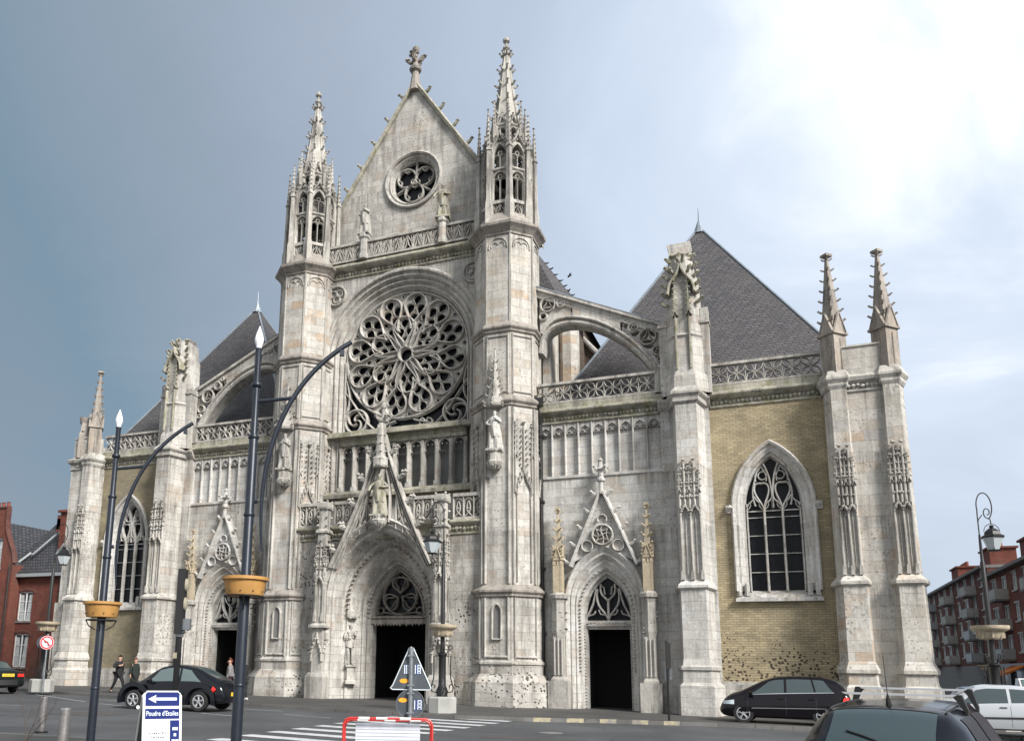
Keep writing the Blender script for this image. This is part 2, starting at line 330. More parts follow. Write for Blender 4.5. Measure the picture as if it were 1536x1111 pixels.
# ------------------------------------------------------------------ builders
CH = {}
class MB:
    def __init__(s, sx=1): s.v = []; s.f = []; s.sx = sx; s.sm = False
    def quadstrip(s, A, B, closed=False):
        n = len(A); o = len(s.v); s.v += [tuple(p) for p in A]+[tuple(p) for p in B]
        for i in range(n if closed else n-1):
            j = (i+1) % n; s.f.append((o+i, o+j, o+n+j, o+n+i))
    def poly(s, pts): o = len(s.v); s.v += [tuple(p) for p in pts]; s.f.append(tuple(range(o, o+len(pts))))
    def loft(s, rings, cap=True, closed=True):
        o = len(s.v); n = len(rings[0])
        for r in rings: s.v += [tuple(p) for p in r]
        for k in range(len(rings)-1):
            for i in range(n if closed else n-1):
                j = (i+1) % n; s.f.append((o+k*n+i, o+k*n+j, o+(k+1)*n+j, o+(k+1)*n+i))
        if cap and closed:
            s.f.append(tuple(o+i for i in range(n))[::-1]); s.f.append(tuple(o+(len(rings)-1)*n+i for i in range(n)))
    def box(s, x0, x1, y0, y1, z0, z1, sh=0.):
        # sh pulls the top in on all four sides
        s.loft([[(x0, y0, z0), (x1, y0, z0), (x1, y1, z0), (x0, y1, z0)], [(x0+sh, y0+sh, z1), (x1-sh, y0+sh, z1), (x1-sh, y1-sh, z1), (x0+sh, y1-sh, z1)]])
    def plan(s, prof):       # prof: list of (z, polygon)
        s.loft([[(x, y, z) for x, y in pg] for z, pg in prof])
    def lathe(s, cx, cy, prof, n=8, rot=22.5, flat=True, cap=True, fx=1., fy=1.):
        k = 1/math.cos(PI/n) if flat else 1
        s.loft([[(cx+fx*r*k*math.cos(R(rot)+2*PI*i/n), cy+fy*r*k*math.sin(R(rot)+2*PI*i/n), z) for i in range(n)] for r, z in prof], cap)
    def tube(s, pts, r, n=8, cap=True):
        pts = [Vector(p) for p in pts]; rs = r if isinstance(r, (list, tuple)) else [r]*len(pts)
        rings = []; prev = None
        for i, p in enumerate(pts):
            t = (pts[min(i+1, len(pts)-1)]-pts[max(i-1, 0)]).normalized()
            a = prev if prev is not None else (Vector((0, 0, 1)) if abs(t.z) < .9 else Vector((1, 0, 0)))
            x = t.cross(a).cross(t)
            x = x.normalized() if x.length > 1e-6 else t.orthogonal().normalized()
            y = t.cross(x); prev = x
            rings.append([p+(x*math.cos(2*PI*k/n)+y*math.sin(2*PI*k/n))*rs[i] for k in range(n)])
        s.loft(rings, cap)
    def stroke(s, pts, w, d0, d1, F, closed=False, ch=.45):
        # moulded bar swept along a 2-D line (u, z) on the frame F(u, z, d)
        P = [Vector(p) for p in pts]; n = len(P); nr = []
        for i in range(n):
            a = P[(i-1) % n] if closed or i > 0 else P[i]; b = P[(i+1) % n] if closed or i < n-1 else P[i]
            t = b-a; t = t.normalized() if t.length > 1e-9 else Vector((1, 0)); nr.append(Vector((-t.y, t.x)))
        dm = d0+(d1-d0)*ch
        prof = [(-w, d0), (-w, dm), (-w*.35, d1), (w*.35, d1), (w, dm), (w, d0)]
        rings = [[F(P[i].x+nr[i].x*a, P[i].y+nr[i].y*a, d) for a, d in prof] for i in range(n)]
        if closed: rings.append(rings[0])
        s.loft(rings, not closed, False) if closed else s.loft(rings, True, True)
    def extrude(s, pts, d0, d1, F):
        A = [F(u, z, d0) for u, z in pts]; B = [F(u, z, d1) for u, z in pts]
        s.loft([A, B])
    def sheet(s, outer, holes, d, F, depth=None):
        # flat wall with real openings; reveals run back to depth
        loops = [[Vector((u, z, 0)) for u, z in outer]]+[[Vector((u, z, 0)) for u, z in h] for h in holes]
        flat = [p for lp in loops for p in lp]; o = len(s.v)
        s.v += [tuple(F(p.x, p.y, d)) for p in flat]
        for t in tessellate_polygon(loops): s.f.append(tuple(o+i for i in t))
        if depth is not None:
            for lp in loops[1:]:
                s.quadstrip([F(p.x, p.y, d) for p in lp], [F(p.x, p.y, depth) for p in lp], True)
    def profile(s, fn, prof, F):
        # mouldings: fn(offset) gives the outline, prof = [(offset, d), ...]
        for (o1, d1), (o2, d2) in zip(prof, prof[1:]):
            s.quadstrip([F(u, z, d1) for u, z in fn(o1)], [F(u, z, d2) for u, z in fn(o2)])
    def lump(s, p, r, n=5, sq=(1, 1, 1)):
        x, y, z = p; o = len(s.v); j = lambda: random.uniform(.75, 1.2)
        s.v += [(x, y, z+r*sq[2]*j())]+[(x+r*sq[0]*j()*math.cos(2*PI*k/n+.3), y+r*sq[1]*j()*math.sin(2*PI*k/n+.3), z+random.uniform(-.2, .2)*r) for k in range(n)]+[(x, y, z-r*sq[2]*j())]
        for k in range(n): s.f += [(o, o+1+k, o+1+(k+1) % n), (o+n+1, o+1+(k+1) % n, o+1+k)]
    def crocket(s, p, out, r):
        # leafy hook: stem going out, curled knob turned up
        p = Vector(p); out = Vector(out).normalized(); up = Vector((0, 0, 1))
        s.tube([p-out*r*.3, p+out*r*.8+up*r*.15, p+out*r*1.35+up*r*.7], [r*.5, r*.46, r*.4], 5)
        s.lump(p+out*r*1.5+up*r*.85, r*.62, 5); s.lump(p+out*r*.7+up*r*.45, r*.48, 4)
    def build(s, name, mat, parent=None, smooth=False, **tags):
        me = bpy.data.meshes.new(name)
        v = [(s.sx*p[0], p[1], p[2]) for p in s.v]; f = s.f if s.sx == 1 else [tuple(reversed(q)) for q in s.f]
        me.from_pydata(v, [], f); me.validate()
        bm = bmesh.new(); bm.from_mesh(me); bmesh.ops.remove_doubles(bm, verts=bm.verts, dist=.0004)
        bmesh.ops.recalc_face_normals(bm, faces=bm.faces)
        if smooth:
            for q in bm.faces: q.smooth = True
        bm.to_mesh(me); bm.free()
        if smooth: me.set_sharp_from_angle(angle=R(35))
        me.materials.append(MATS[mat]); o = bpy.data.objects.new(name, me); COL.objects.link(o)
        if parent and (parent.name == 'church' or (parent.parent and (parent.parent.name == 'church' or parent.parent.parent))): split_pieces(o, parent, name)
        if parent:
            o.parent = parent
            o.matrix_parent_inverse = Matrix.Translation(parent.location).inverted() if tags.pop('world', True) and False else Matrix()
        for k, val in tags.items(): o[k] = val
        return o
def split_pieces(o, parent, name):
    # a part that falls into a few separate pieces becomes that many parts
    me = o.data; n = len(me.vertices); root = list(range(n))
    def find(i):
        while root[i] != i: root[i] = root[root[i]]; i = root[i]
        return i
    for e in me.edges:
        a, b = find(e.vertices[0]), find(e.vertices[1])
        if a != b: root[a] = b
    comps = {}
    for p in me.polygons: comps.setdefault(find(p.vertices[0]), []).append(p.index)
    if not 2 <= len(comps) <= 8: return
    sm = [p.use_smooth for p in me.polygons]; keys = sorted(comps, key=lambda k: -len(comps[k]))
    for i, k in enumerate(keys):
        vs = {}; fs = []
        for q in comps[k]:
            fs.append([vs.setdefault(v, len(vs)) for v in me.polygons[q].vertices])
        m2 = bpy.data.meshes.new(name); m2.from_pydata([me.vertices[v].co[:] for v in vs], [], fs)
        if sm[comps[k][0]]:
            for p in m2.polygons: p.use_smooth = True
            m2.set_sharp_from_angle(angle=R(35))
        m2.materials.append(me.materials[0])
        if i == 0: first = m2
        else: c = bpy.data.objects.new(name, m2); COL.objects.link(c); c.parent = parent
    o.data = first
def tag(o, label=None, category=None, group=None, kind=None):
    for k, v in (('label', label), ('category', category), ('group', group), ('kind', kind)):
        if v: o[k] = v
    return o
def thing(name, loc, rz, label, category, group=None):
    o = bpy.data.objects.new(name, None); COL.objects.link(o); o.empty_display_size = .3
    o.location = loc; o.rotation_euler = (0, 0, rz); return tag(o, label, category, group)
def copy_tree(o, parent=None):
    c = o.copy(); COL.objects.link(c)
    if parent: c.parent = parent
    for ch in list(o.children): copy_tree(ch, c)
    return c
def ground(x, y): return .10-.0105*x      # the square falls gently to the right
def facade(y=0.): return lambda u, z, d: (u, y-d, z)
def face(cx, cy, ang, r):
    nx, ny = math.sin(R(ang)), -math.cos(R(ang)); tx, ty = math.cos(R(ang)), math.sin(R(ang))
    return lambda u, z, d: (cx+nx*(r+d)+tx*u, cy+ny*(r+d)+ty*u, z)
def arch(xc, hw, z0, zs, h, n=9):
    # pointed (or round, h == hw) arch outline from foot to foot; returns fn(offset)
    x0 = (h*h-hw*hw)/(2*hw); r = hw+x0
    def fn(o=0., z0=z0):
        rr = r+o; hh = math.sqrt(max(rr*rr-x0*x0, 1e-6)); a1 = math.atan2(hh, -x0) if False else math.acos(max(-1, min(1, x0/rr)))
        L = [(xc-hw-o, z0)]+[(xc+x0-rr*math.cos(a1*i/n), zs+rr*math.sin(a1*i/n)) for i in range(n+1)]
        return L+[(2*xc-u, z) for u, z in L[::-1][1:]]
    return fn
def arc(cx, cz, r, a0, a1, n=10): return [(cx+r*math.cos(R(a0+(a1-a0)*i/n)), cz+r*math.sin(R(a0+(a1-a0)*i/n))) for i in range(n+1)]
def circ(cx, cz, r, n=20): return [(cx+r*math.cos(2*PI*i/n), cz+r*math.sin(2*PI*i/n)) for i in range(n)]
def bez(p, n=8):
    p = [Vector(q) for q in p]; out = []
    for i in range(n+1):
        t = i/n; q = p[:]
        while len(q) > 1: q = [a*(1-t)+b*t for a, b in zip(q, q[1:])]
        out.append(tuple(q[0]))
    return out
# ================================================================== THE CHURCH
church = thing('church', (0, 0, 0), 0, 'large pale stone gothic church with rose window, twin spires and three portals across the street', 'church')
CP = church
F0 = facade(0)

def round_arch(xc, hw, z0, zs):
    def fn(o=0.):
        r = hw+o
        return [(xc-r, z0)]+[(xc+r*math.cos(a), zs+r*math.sin(a)) for a in [PI*(1-i/28) for i in range(29)]]+[(xc+r, z0)]
    return fn

# ---- central wall, rose window, blind gallery
nave = MB()
RC = 17.24
ra = round_arch(0, 3.42, 9.9, RC)
nave.sheet([(-4.7, 8.0), (4.7, 8.0), (4.7, 21.95), (-4.7, 21.95)], [ra(.93)], 0, F0)
nave_w = nave.build('front_wall', 'limestone', CP)
mo = MB()
mo.profile(ra, [(1.0, -.01), (1.0, .13), (.93, .18), (.84, .16), (.80, .02), (.74, -.02), (.68, .03), (.62, .03), (.56, -.12), (.50, -.20), (.44, -.13), (.38, -.13), (.32, -.28), (.25, -.34), (.20, -.27), (.14, -.27), (.08, -.42), (0, -.5), (0, -.95)], F0)
mo.build('rose_arch_moulding', 'limestone', CP, smooth=True)
# transom between rose and gallery, sills
tr = MB()
tr.box(-4.35, 4.35, -.16, .7, 13.02, 13.22); tr.box(-4.3, 4.3, -.08, .7, 13.22, 13.30, 0)
tr.box(-3.42, 3.42, .2, .8, 12.62, 13.02)
for i in range(46):
    x = -3.35+6.7*i/45; tr.lump((x, .17, 12.86), .075, 5)
tr.box(-3.42, 3.42, .25, .8, 12.74, 12.80)
tr.box(-4.6, 4.6, -.42, .3, 9.82, 9.98); tr.loft([[(-4.6, -.42, 9.98), (4.6, -.42, 9.98), (4.6, .6, 9.98), (-4.6, .6, 9.98)], [(-4.6, -.02, 10.22), (4.6, -.02, 10.22), (4.6, .6, 10.30), (-4.6, .6, 10.30)]])
tr.build('transom_and_sill', 'limestone_mossy', CP)
gal = MB(); F5 = facade(.42)
NB = 9; bw = 6.72/NB
for i in range(NB+1):
    x = -3.36+bw*i; gal.box(x-.085, x+.085, .2, .62, 10.28, 12.55, 0); gal.box(x-.12, x+.12, .15, .64, 10.28, 10.5, .02)
    gal.lathe(x, .2, [(.05, 10.5), (.05, 12.3)], 6)
for i in range(NB):
    x = -3.36+bw*(i+.5); a = arch(x, bw/2-.09, 12.0, 12.25, .34, 5)
    gal.sheet([(x-bw/2, 12.0), (x+bw/2, 12.0), (x+bw/2, 12.64), (x-bw/2, 12.64)], [a(-.02)], .08, F5, -.1)
    for s in (-1, 1): gal.lump((x+s*.12, .34, 12.33), .055, 4)
    gal.stroke(a(.02), .035, .06, .16, F5)
gal.build('blind_gallery', 'limestone', CP)
sh = MB()
for i in range(NB):
    x = -3.36+bw*i
    if True: sh.box(x+.05, x+bw-.05, .62, .66, 10.25, 12.7)
sh.build('gallery_shutters', 'shutter_slate', CP)

rose = MB(); FR = facade(.62)
RR = 3.36
def pol(r, a): return (r*math.cos(a), RC+r*math.sin(a))
rose.stroke(circ(0, RC, .40, 20), .075, -.12, .2, FR, True); rose.stroke(circ(0, RC, RR-.03, 60), .08, -.12, .16, FR, True)
A0 = PI/2+R(4)
NP = 6
def frame2(r, a, ang):      # local (along, across) -> disc, origin at polar (r, a), axis turned to ang
    ox, oy = r*math.cos(a), r*math.sin(a)
    return lambda x, y: (ox+x*math.cos(ang)-y*math.sin(ang), RC+oy+x*math.sin(ang)+y*math.cos(ang))
holes = [circ(0, RC, .33, 14)]
def light_(T, x, y, s):
    # flame-shaped opening with a raised rim
    o = [(-1.3, 0), (-.95, .34), (-.6, .62), (-.2, .86), (.25, .92), (.66, .74), (.93, .4), (1.02, 0)]
    P = [T(x+a*s, y+b*s) for a, b in o]+[T(x+a*s, y-b*s) for a, b in o[1:-1][::-1]]
    holes.append(P)
def drop(T, L, w, k=.055, n=9):
    # pointed foot at the origin, round head of radius w centred at L
    E = bez([(0, .015), (L*.35, .0), (L*.55, w*.75), (L-.15*w, w)], n)+[(L+w*math.cos(t), w*math.sin(t)) for t in [R(86-172*i/14) for i in range(15)]]
    E = E+[(x, -y) for x, y in bez([(0, .015), (L*.35, .0), (L*.55, w*.75), (L-.15*w, w)], n)[::-1]]
    rose.stroke([T(*p) for p in E], k, -.12, .20, FR, False)
for k in range(NP):
    a = A0+2*PI*k/NP
    T0 = frame2(0, a, a); drop(frame2(.38, a, a), 1.12, .54, .05)
    for (x, y, s) in ((.80, 0, .23), (1.25, .27, .26), (1.25, -.27, .26), (1.74, 0, .25)): light_(T0, x, y, s)
    for sg in (-1, 1):
        b = a+sg*R(15); T = frame2(0, b, b); drop(frame2(1.36, b, b), 1.30, .60, .055)
        for (x, y, s) in ((1.99, 0, .25), (2.46, .30, .275), (2.46, -.30, .275), (2.96, 0, .25)): light_(T, x, y, s)
        r1 = frame2(0, 0, 0); c = a+sg*R(30)
        rose.stroke([(p.x, RC+p.y) for p in (Vector((.42*math.cos(c), .42*math.sin(c))), Vector((.95*math.cos(c-sg*.04), .95*math.sin(c-sg*.04))), Vector((1.4*math.cos(b+sg*.17), 1.4*math.sin(b+sg*.17))), Vector((1.75*math.cos(b+sg*.10), 1.75*math.sin(b+sg*.10))))], .05, -.12, .2, FR)
    c = a+PI/NP; T = frame2(0, c, c); light_(T, 3.16, 0, .10); light_(T, 1.60, 0, .17); light_(T, 2.1, 0, .15)
    light_(T0, 3.16, 0, .10); light_(T0, 2.24, 0, .19)
def overlap(A, B):
    ca = Vector((sum(p[0] for p in A)/len(A), sum(p[1] for p in A)/len(A))); cb = Vector((sum(p[0] for p in B)/len(B), sum(p[1] for p in B)/len(B)))
    if (ca-cb).length > .9: return False
    def inside(p, Q):
        c = False
        for (x0, y0), (x1, y1) in zip(Q, Q[1:]+Q[:1]):
            if (y0 > p[1]) != (y1 > p[1]) and p[0] < (x1-x0)*(p[1]-y0)/(y1-y0)+x0: c = not c
        return c
    def near_(P, Q): return any((Vector(p)-Vector(q)).length < .038 for p in P for q in Q)
    return any(inside(p, B) for p in A) or any(inside(p, A) for p in B) or near_(A, B)
def shrunk(P, k):
    c = (sum(p[0] for p in P)/len(P), sum(p[1] for p in P)/len(P)); return [(c[0]+(p[0]-c[0])*k, c[1]+(p[1]-c[1])*k) for p in P]
fit = [holes[0]]
for P in holes[1:]:
    k = 1.
    while k > .45:
        Q = shrunk(P, k)
        if all((x*x+(z-RC)**2)**.5 < RR-.08 for x, z in Q) and not any(overlap(Q, B) for B in fit): fit.append(Q); rose.stroke(Q, .024, -.1, .07, FR, True); break
        k -= .08
rose.sheet(circ(0, RC, RR-.02, 60), fit, 0, FR, -.07)
def loz(a, r, o, s, w=.036):
    x, y = r, o
    pts = [(x-s*1.25, y), (x-s*.62, y+s*.62), (x, y+s*.95), (x+s*.66, y+s*.66), (x+s, y), (x+s*.66, y-s*.66), (x, y-s*.95), (x-s*.62, y-s*.62)]
    rose.stroke([(px*math.cos(a)-py*math.sin(a), RC+px*math.sin(a)+py*math.cos(a)) for px, py in pts], w, -.1, .10, FR, True)
# lower corners of the square: swirling roundels and ribs
for s in (-1, 1):
    cx, cz = s*2.70, 13.98
    rose.stroke(circ(cx, cz, .62, 22), .07, -.12, .18, FR, True)
    for k in range(3):
        t0 = 2*PI*k/3+.4
        L = [(cx+(.60-.02*i)*math.cos(t0+i*.18)*(1-i*.055), cz+(.60-.02*i)*math.sin(t0+i*.18)*(1-i*.055)) for i in range(14)]
        rose.stroke(L, .05, -.1, .14, FR)
    rose.stroke(bez([(s*1.2, 13.25), (s*2.1, 13.5), (s*2.5, 14.5), (s*3.38, 15.6)], 8), .05, -.12, .16, FR)
    rose.stroke(bez([(s*.5, 13.78), (s*1.5, 13.55), (s*1.8, 13.3), (s*2.2, 13.3)], 6), .05, -.12, .16, FR)
    rose.stroke(bez([(s*3.38, 14.4), (s*3.0, 14.9), (s*3.1, 15.4), (s*3.3, 16.2)], 6), .05, -.12, .16, FR)
    rose.stroke([(s*3.38, 13.25), (s*3.38, 17.2)], .06, -.12, .2, FR)
    loz(-PI/2, 3.62, s*.95, .16); loz(-PI/2+s*.35, 3.85, s*2.15*.0, .16)
rose_o = rose.build('rose_window', 'limestone', CP)
gl = MB(); gl.sheet([(-3.6, 13.0), (3.6, 13.0)]+[(3.6*math.cos(a), RC+3.6*math.sin(a)) for a in [PI*i/20 for i in range(21)]][0:0]+[(3.6, RC)]+[(3.6*math.cos(PI*i/20), RC+3.6*math.sin(PI*i/20)) for i in range(1, 20)]+[(-3.6, RC)], [], 0, facade(.85))
gl.build('glass', 'leaded_glass', rose_o)
# carved roundels in the spandrels
for s in (-1, 1):
    b = MB(s); b.stroke(circ(3.80, 20.78, .52, 20), .07, 0, .13, F0, True)
    for k in range(3):
        t = 2*PI*k/3+.5; b.stroke(circ(3.80+.2*math.cos(t), 20.78+.2*math.sin(t), .19, 10), .05, 0, .10, F0, True)
    b.build('carved_roundel', 'limestone_carved', CP)

# ---- main cornice, leaf frieze, balustrade
def frieze(b, x0, x1, y, z, r=.085, step=.17):
    n = int(abs(x1-x0)/step)
    for i in range(n):
        x = x0+(x1-x0)*(i+.5)/n
        b.lump((x, y+random.uniform(-.02, .02), z+random.uniform(-.03, .03)), r*random.uniform(.8, 1.25), 5, (1, .7, 1.1))
co = MB()
co.loft([[(x, y, z) for x, y, z in ((-4.7, a, c), (4.7, a, c), (4.7, .9, c), (-4.7, .9, c))] for a, c in ((-.02, 21.62), (-.08, 21.68), (-.08, 21.74), (-.02, 21.78), (-.02, 21.98), (-.3, 22.12), (-.36, 22.2), (-.36, 22.28), (-.10, 22.5))])
frieze(co, -4.3, 4.3, -.07, 21.88, .1, .19)
co.build('cornice', 'limestone_mossy', CP)
def railing_lily(b, u0, u1, z0, z1, F, n):
    # the flame and lily pattern of the upper balustrade
    w = (u1-u0)/n; h = z1-z0
    b.extrude([(u0, z0), (u1, z0), (u1, z0+.1), (u0, z0+.1)], -.08, .1, F); b.extrude([(u0, z1-.13), (u1, z1-.13), (u1, z1), (u0, z1)], -.1, .12, F)
    for i in range(n):
        a = u0+w*i; c = a+w/2; zt = z1-.13; zb = z0+.1
        for s in (-1, 1):
            b.stroke(bez([(c, zb), (c+s*w*.02, z0+h*.55), (c+s*w*.40, z0+h*.6), (c+s*w*.5, zt)], 5), .032, -.07, .07, F)
            b.stroke(bez([(c, zb), (c+s*w*.42, z0+h*.18), (c+s*w*.5, z0+h*.5), (c+s*w*.5, zt)], 5), .032, -.07, .07, F)
            b.stroke(bez([(c, z0+h*.42), (c+s*w*.2, z0+h*.62), (c+s*w*.14, zt-.05), (c, zt)], 4), .024, -.07, .06, F)
def railing_petal(b, u0, u1, z0, z1, F, n):
    # crossing four-petal circles of the side parapets
    w = (u1-u0)/n; h = z1-z0; a, c = z0+.09, z1-.12
    b.extrude([(u0, z0), (u1, z0), (u1, a), (u0, a)], -.08, .1, F); b.extrude([(u0, c), (u1, c), (u1, z1), (u0, z1)], -.1, .13, F)
    for i in range(n):
        l, r_ = u0+w*i, u0+w*(i+1); cx = (l+r_)/2; cz = (a+c)/2
        for (p, q) in (((l, a), (r_, c)), ((l, c), (r_, a))):
            m = Vector(((p[0]+q[0])/2, (p[1]+q[1])/2)); d = Vector((q[0]-p[0], q[1]-p[1])); nn = Vector((-d.y, d.x)).normalized()*.17
            for s in (-1, 1):
                for e0, e1 in ((Vector(p), m), (m, Vector(q))):
                    mm = (e0+e1)/2+nn*s; b.stroke(bez([tuple(e0), tuple(mm+nn*s*.0), tuple(mm), tuple(e1)], 4), .028, -.07, .07, F)
        b.stroke([(l, a), (l, c)], .02, -.07, .05, F)
        b.stroke([(cx-.09, cz), (cx, cz+.09), (cx+.09, cz), (cx, cz-.09)], .025, -.06, .08, F, True)
ba = MB(); railing_lily(ba, -4.25, -2.45, 22.52, 23.55, facade(-.14), 3); railing_lily(ba, -1.95, 1.95, 22.52, 23.55, facade(-.14), 7); railing_lily(ba, 2.45, 4.25, 22.52, 23.55, facade(-.14), 3)
ba.build('balustrade', 'limestone_carved', CP)
for s in (-1, 1):
    b = MB(s); b.lathe(2.2, -.2, [(.26, 22.5), (.26, 22.75), (.2, 22.8), (.2, 23.6), (.27, 23.68), (.29, 23.85), (.2, 23.9)], 8)
    b.build('statue_pedestal', 'limestone', CP, smooth=False)

# ---- great gable
YG = 1.0; FG = facade(YG)
gb = MB(); SL = 1.545
gz = lambda x: 33.0-SL*abs(x)
gb.sheet([(-6.9, gz(6.9)), (6.9, gz(6.9)), (0, 33.0)], [circ(0, 27.25, 1.38, 28), [(-.58, 23.35), (0.02, 23.35), (.02, 24.05), (-.58, 24.05)]], 0, FG, -.6)
gb.poly([FG(-6.9, gz(6.9), -.65), FG(6.9, gz(6.9), -.65), FG(0, 33.0, -.65)][::-1])
gb.build('gable_wall', 'limestone', CP)
gc = MB()
for s in (-1, 1):
    e = [(s*.0, 33.25), (s*6.9, gz(6.9)+.25)]
    gc.loft([[FG(x+s*a, z+c, d) for (a, c, d) in ((-.0, -.34, .0), (-.0, -.30, .16), (0, -.05, .22), (0, .1, .12), (0, .12, -.6), (0, -.34, -.7))] for x, z in e])
gc.build('gable_coping', 'limestone_mossy', CP)
ck = MB()
for s in (-1, 1):
    for k in range(8):
        x = s*(.62+k*.80); ck.crocket((x, YG-.02, gz(x)+.3), (s*.9, -.05, .25), .20)
ck.build('gable_crockets', 'limestone_mossy', CP)
fn_ = MB(); fn_.lathe(0, YG, [(.30, 32.6), (.22, 33.4), (.17, 33.75), (.30, 33.85), (.33, 33.98), (.20, 34.08), (.15, 34.3), (.2, 34.5), (.13, 34.6), (.1, 35.0), (.16, 35.1), (.19, 35.25), (.08, 35.4)], 8)
for k in range(4):
    a = PI/2*k; fn_.tube([(0, YG, 34.4), (.33*math.cos(a), YG+.33*math.sin(a), 34.45), (.44*math.cos(a), YG+.44*math.sin(a), 34.62)], [.1, .11, .13], 6)
    fn_.lump((.5*math.cos(a), YG+.5*math.sin(a), 34.66), .16, 5); fn_.lump((.3*math.cos(a+.7), YG+.3*math.sin(a+.7), 34.75), .12, 5)
fn_.build('gable_finial', 'limestone_dark', CP)
oc = MB(); cf = lambda o: [(1.2+o, 0)] and [((1.2+o)*math.cos(2*PI*i/36), 27.25+(1.2+o)*math.sin(2*PI*i/36)) for i in range(37)]
oc.profile(cf, [(.45, 0), (.45, .12), (.38, .16), (.30, .1), (.28, -.02), (.2, -.02), (.16, .03), (.08, -.08), (.04, -.2), (0, -.22), (0, -.5)], FG)
oc_o = oc.build('oculus_window', 'limestone', CP, smooth=True)
ot = MB(); FO = facade(YG+.3)
for k in range(3):
    a = R(-95)+2*PI*k/3; cx, cz = .60*math.cos(a), 27.25+.60*math.sin(a)
    ot.stroke(circ(cx, cz, .53, 20), .06, -.08, .12, FO, True)
    for q in range(3):
        t = a+PI/3+2*PI*q/3; ot.stroke(bez([(cx+.5*math.cos(t-.35), cz+.5*math.sin(t-.35)), (cx+.2*math.cos(t), cz+.2*math.sin(t)), (cx+.5*math.cos(t+.35), cz+.5*math.sin(t+.35))], 4), .035, -.06, .08, FO)
    t = a+PI/3; ot.stroke([(.55*math.cos(t), 27.25+.55*math.sin(t)), (1.2*math.cos(t), 27.25+1.2*math.sin(t))], .06, -.08, .1, FO)
ot.build('oculus_tracery', 'limestone_carved', oc_o)
g2 = MB(); g2.sheet(circ(0, 27.25, 1.35, 28), [], 0, facade(YG+.45)); g2.build('glass', 'leaded_glass', oc_o)
g3 = MB(); g3.sheet([(-.6, 23.3), (.1, 23.3), (.1, 24.1), (-.6, 24.1)], [], 0, facade(YG+.5)); g3.build('gable_hatch', 'interior_dark', CP)

# ---- pinnacles
def pinnacle(b, x, y, z0, z1, z2, w, turn=0., gab=True, n=7, cr=.11):
    # square shaft z0..z1 with gablets, crocketed spire to z2
    b.lathe(x, y, [(w, z0), (w, z1)], 4, 45+turn)
    b.lathe(x, y, [(w*1.22, z1-.06), (w*1.22, z1+.03), (w*.86, z1+.1)], 4, 45+turn)
    b.lathe(x, y, [(w*.86, z1+.05), (w*.12, z2-.12)], 4, 45+turn)
    if gab:
        for k in range(4):
            a = turn+90*k; F = face(x, y, a, w*.95); h = w*2.4
            b.extrude([(-w*.95, z1-.05), (w*.95, z1-.05), (0, z1+h)], -w*.5, .05, F)
            b.stroke([(-w*1.05, z1-.05), (0, z1+h+.08)], w*.12, .0, .09, F); b.stroke([(w*1.05, z1-.05), (0, z1+h+.08)], w*.12, .0, .09, F)
            b.stroke([(0, z0+.15)]+[(0, z1-.25)], w*.1, 0, .06, F)
    for i in range(n):
        t = (i+1.0)/(n+.6); z = z1+.1+(z2-.1-z1)*t; rr = (w*.86*(1-t)+w*.12*t)*1.35
        for k in range(4):
            a = R(45+turn+90*k); b.crocket((x+rr*math.cos(a), y+rr*math.sin(a), z), (math.cos(a), math.sin(a), 0), cr*(1.1-.45*t))
    b.lathe(x, y, [(w*.12, z2-.2), (w*.4+.03, z2-.12), (w*.4+.03, z2-.02), (w*.1, z2)], 4, 45+turn)
def bar_pinnacle(b, u, z0, zg, z2, w, F, d0=0., d1=.12):
    # slim pinnacle in relief on a wall face
    b.stroke([(u, z0), (u, zg)], w, d0, d1, F)
    b.stroke([(u-w*1.5, zg-w*.6), (u, zg+w*2.4), (u+w*1.5, zg-w*.6)], w*.35, d0, d1+.06, F)
    b.extrude([(u-w, zg), (u+w, zg), (u, z2)], d0, d1*.8, F)
    n = max(3, int((z2-zg)/.26))
    for i in range(n):
        t = (i+.9)/(n+.4); z = zg+(z2-zg)*t; h = w*(1-t)
        for s in (-1, 1): b.lump(F(u+s*(h+.04), z, d1*.7), .05, 4)
    b.lump(F(u, z2, d1*.6), .07, 5)
def blind_tracery(b, u0, u1, z0, zs, z2, F, n=2, d=.1):
    # panelled face: long lancet panels, ogee heads with crockets, little gables over
    w = (u1-u0)/n
    for i in range(n+1): b.stroke([(u0+w*i, z0+.1), (u0+w*i, zs+.3)], .045, 0, d, F); b.extrude([(u0+w*i-.07, z0), (u0+w*i+.07, z0), (u0+w*i+.05, z0+.35), (u0+w*i-.05, z0+.35)], 0, d+.03, F)
    for i in range(n):
        c = u0+w*(i+.5); h = w/2
        for s in (-1, 1):
            b.stroke(bez([(c+s*h, zs), (c+s*h, zs+h*1.1), (c+s*h*.1, zs+h*.9), (c, zs+h*2.8)], 7), .04, 0, d+.05, F)
            for t in (.25, .5, .75): b.lump(F(c+s*h*(1-t), zs+h*(.5+1.6*t), d+.06), .065, 4)
        b.stroke([(c, z0+.1), (c, zs+.1)], .02, 0, d*.5, F)
        top = zs+h*2.8
        b.stroke([(c, top), (c, z2-.25)], .05, 0, d, F); b.lump(F(c, z2-.1, d), .09, 5)
        for k in range(3):
            z = top+(z2-top)*(k+.4)/3.2
            for s in (-1, 1): b.lump(F(c+s*.1, z, d), .065, 4)
    for i in range(n+1):
        u = u0+w*i; bar_pinnacle(b, u, zs, zs+(z2-zs)*.4, z2+.05-(.3 if 0 < i < n else .6), .05, F, 0, d)

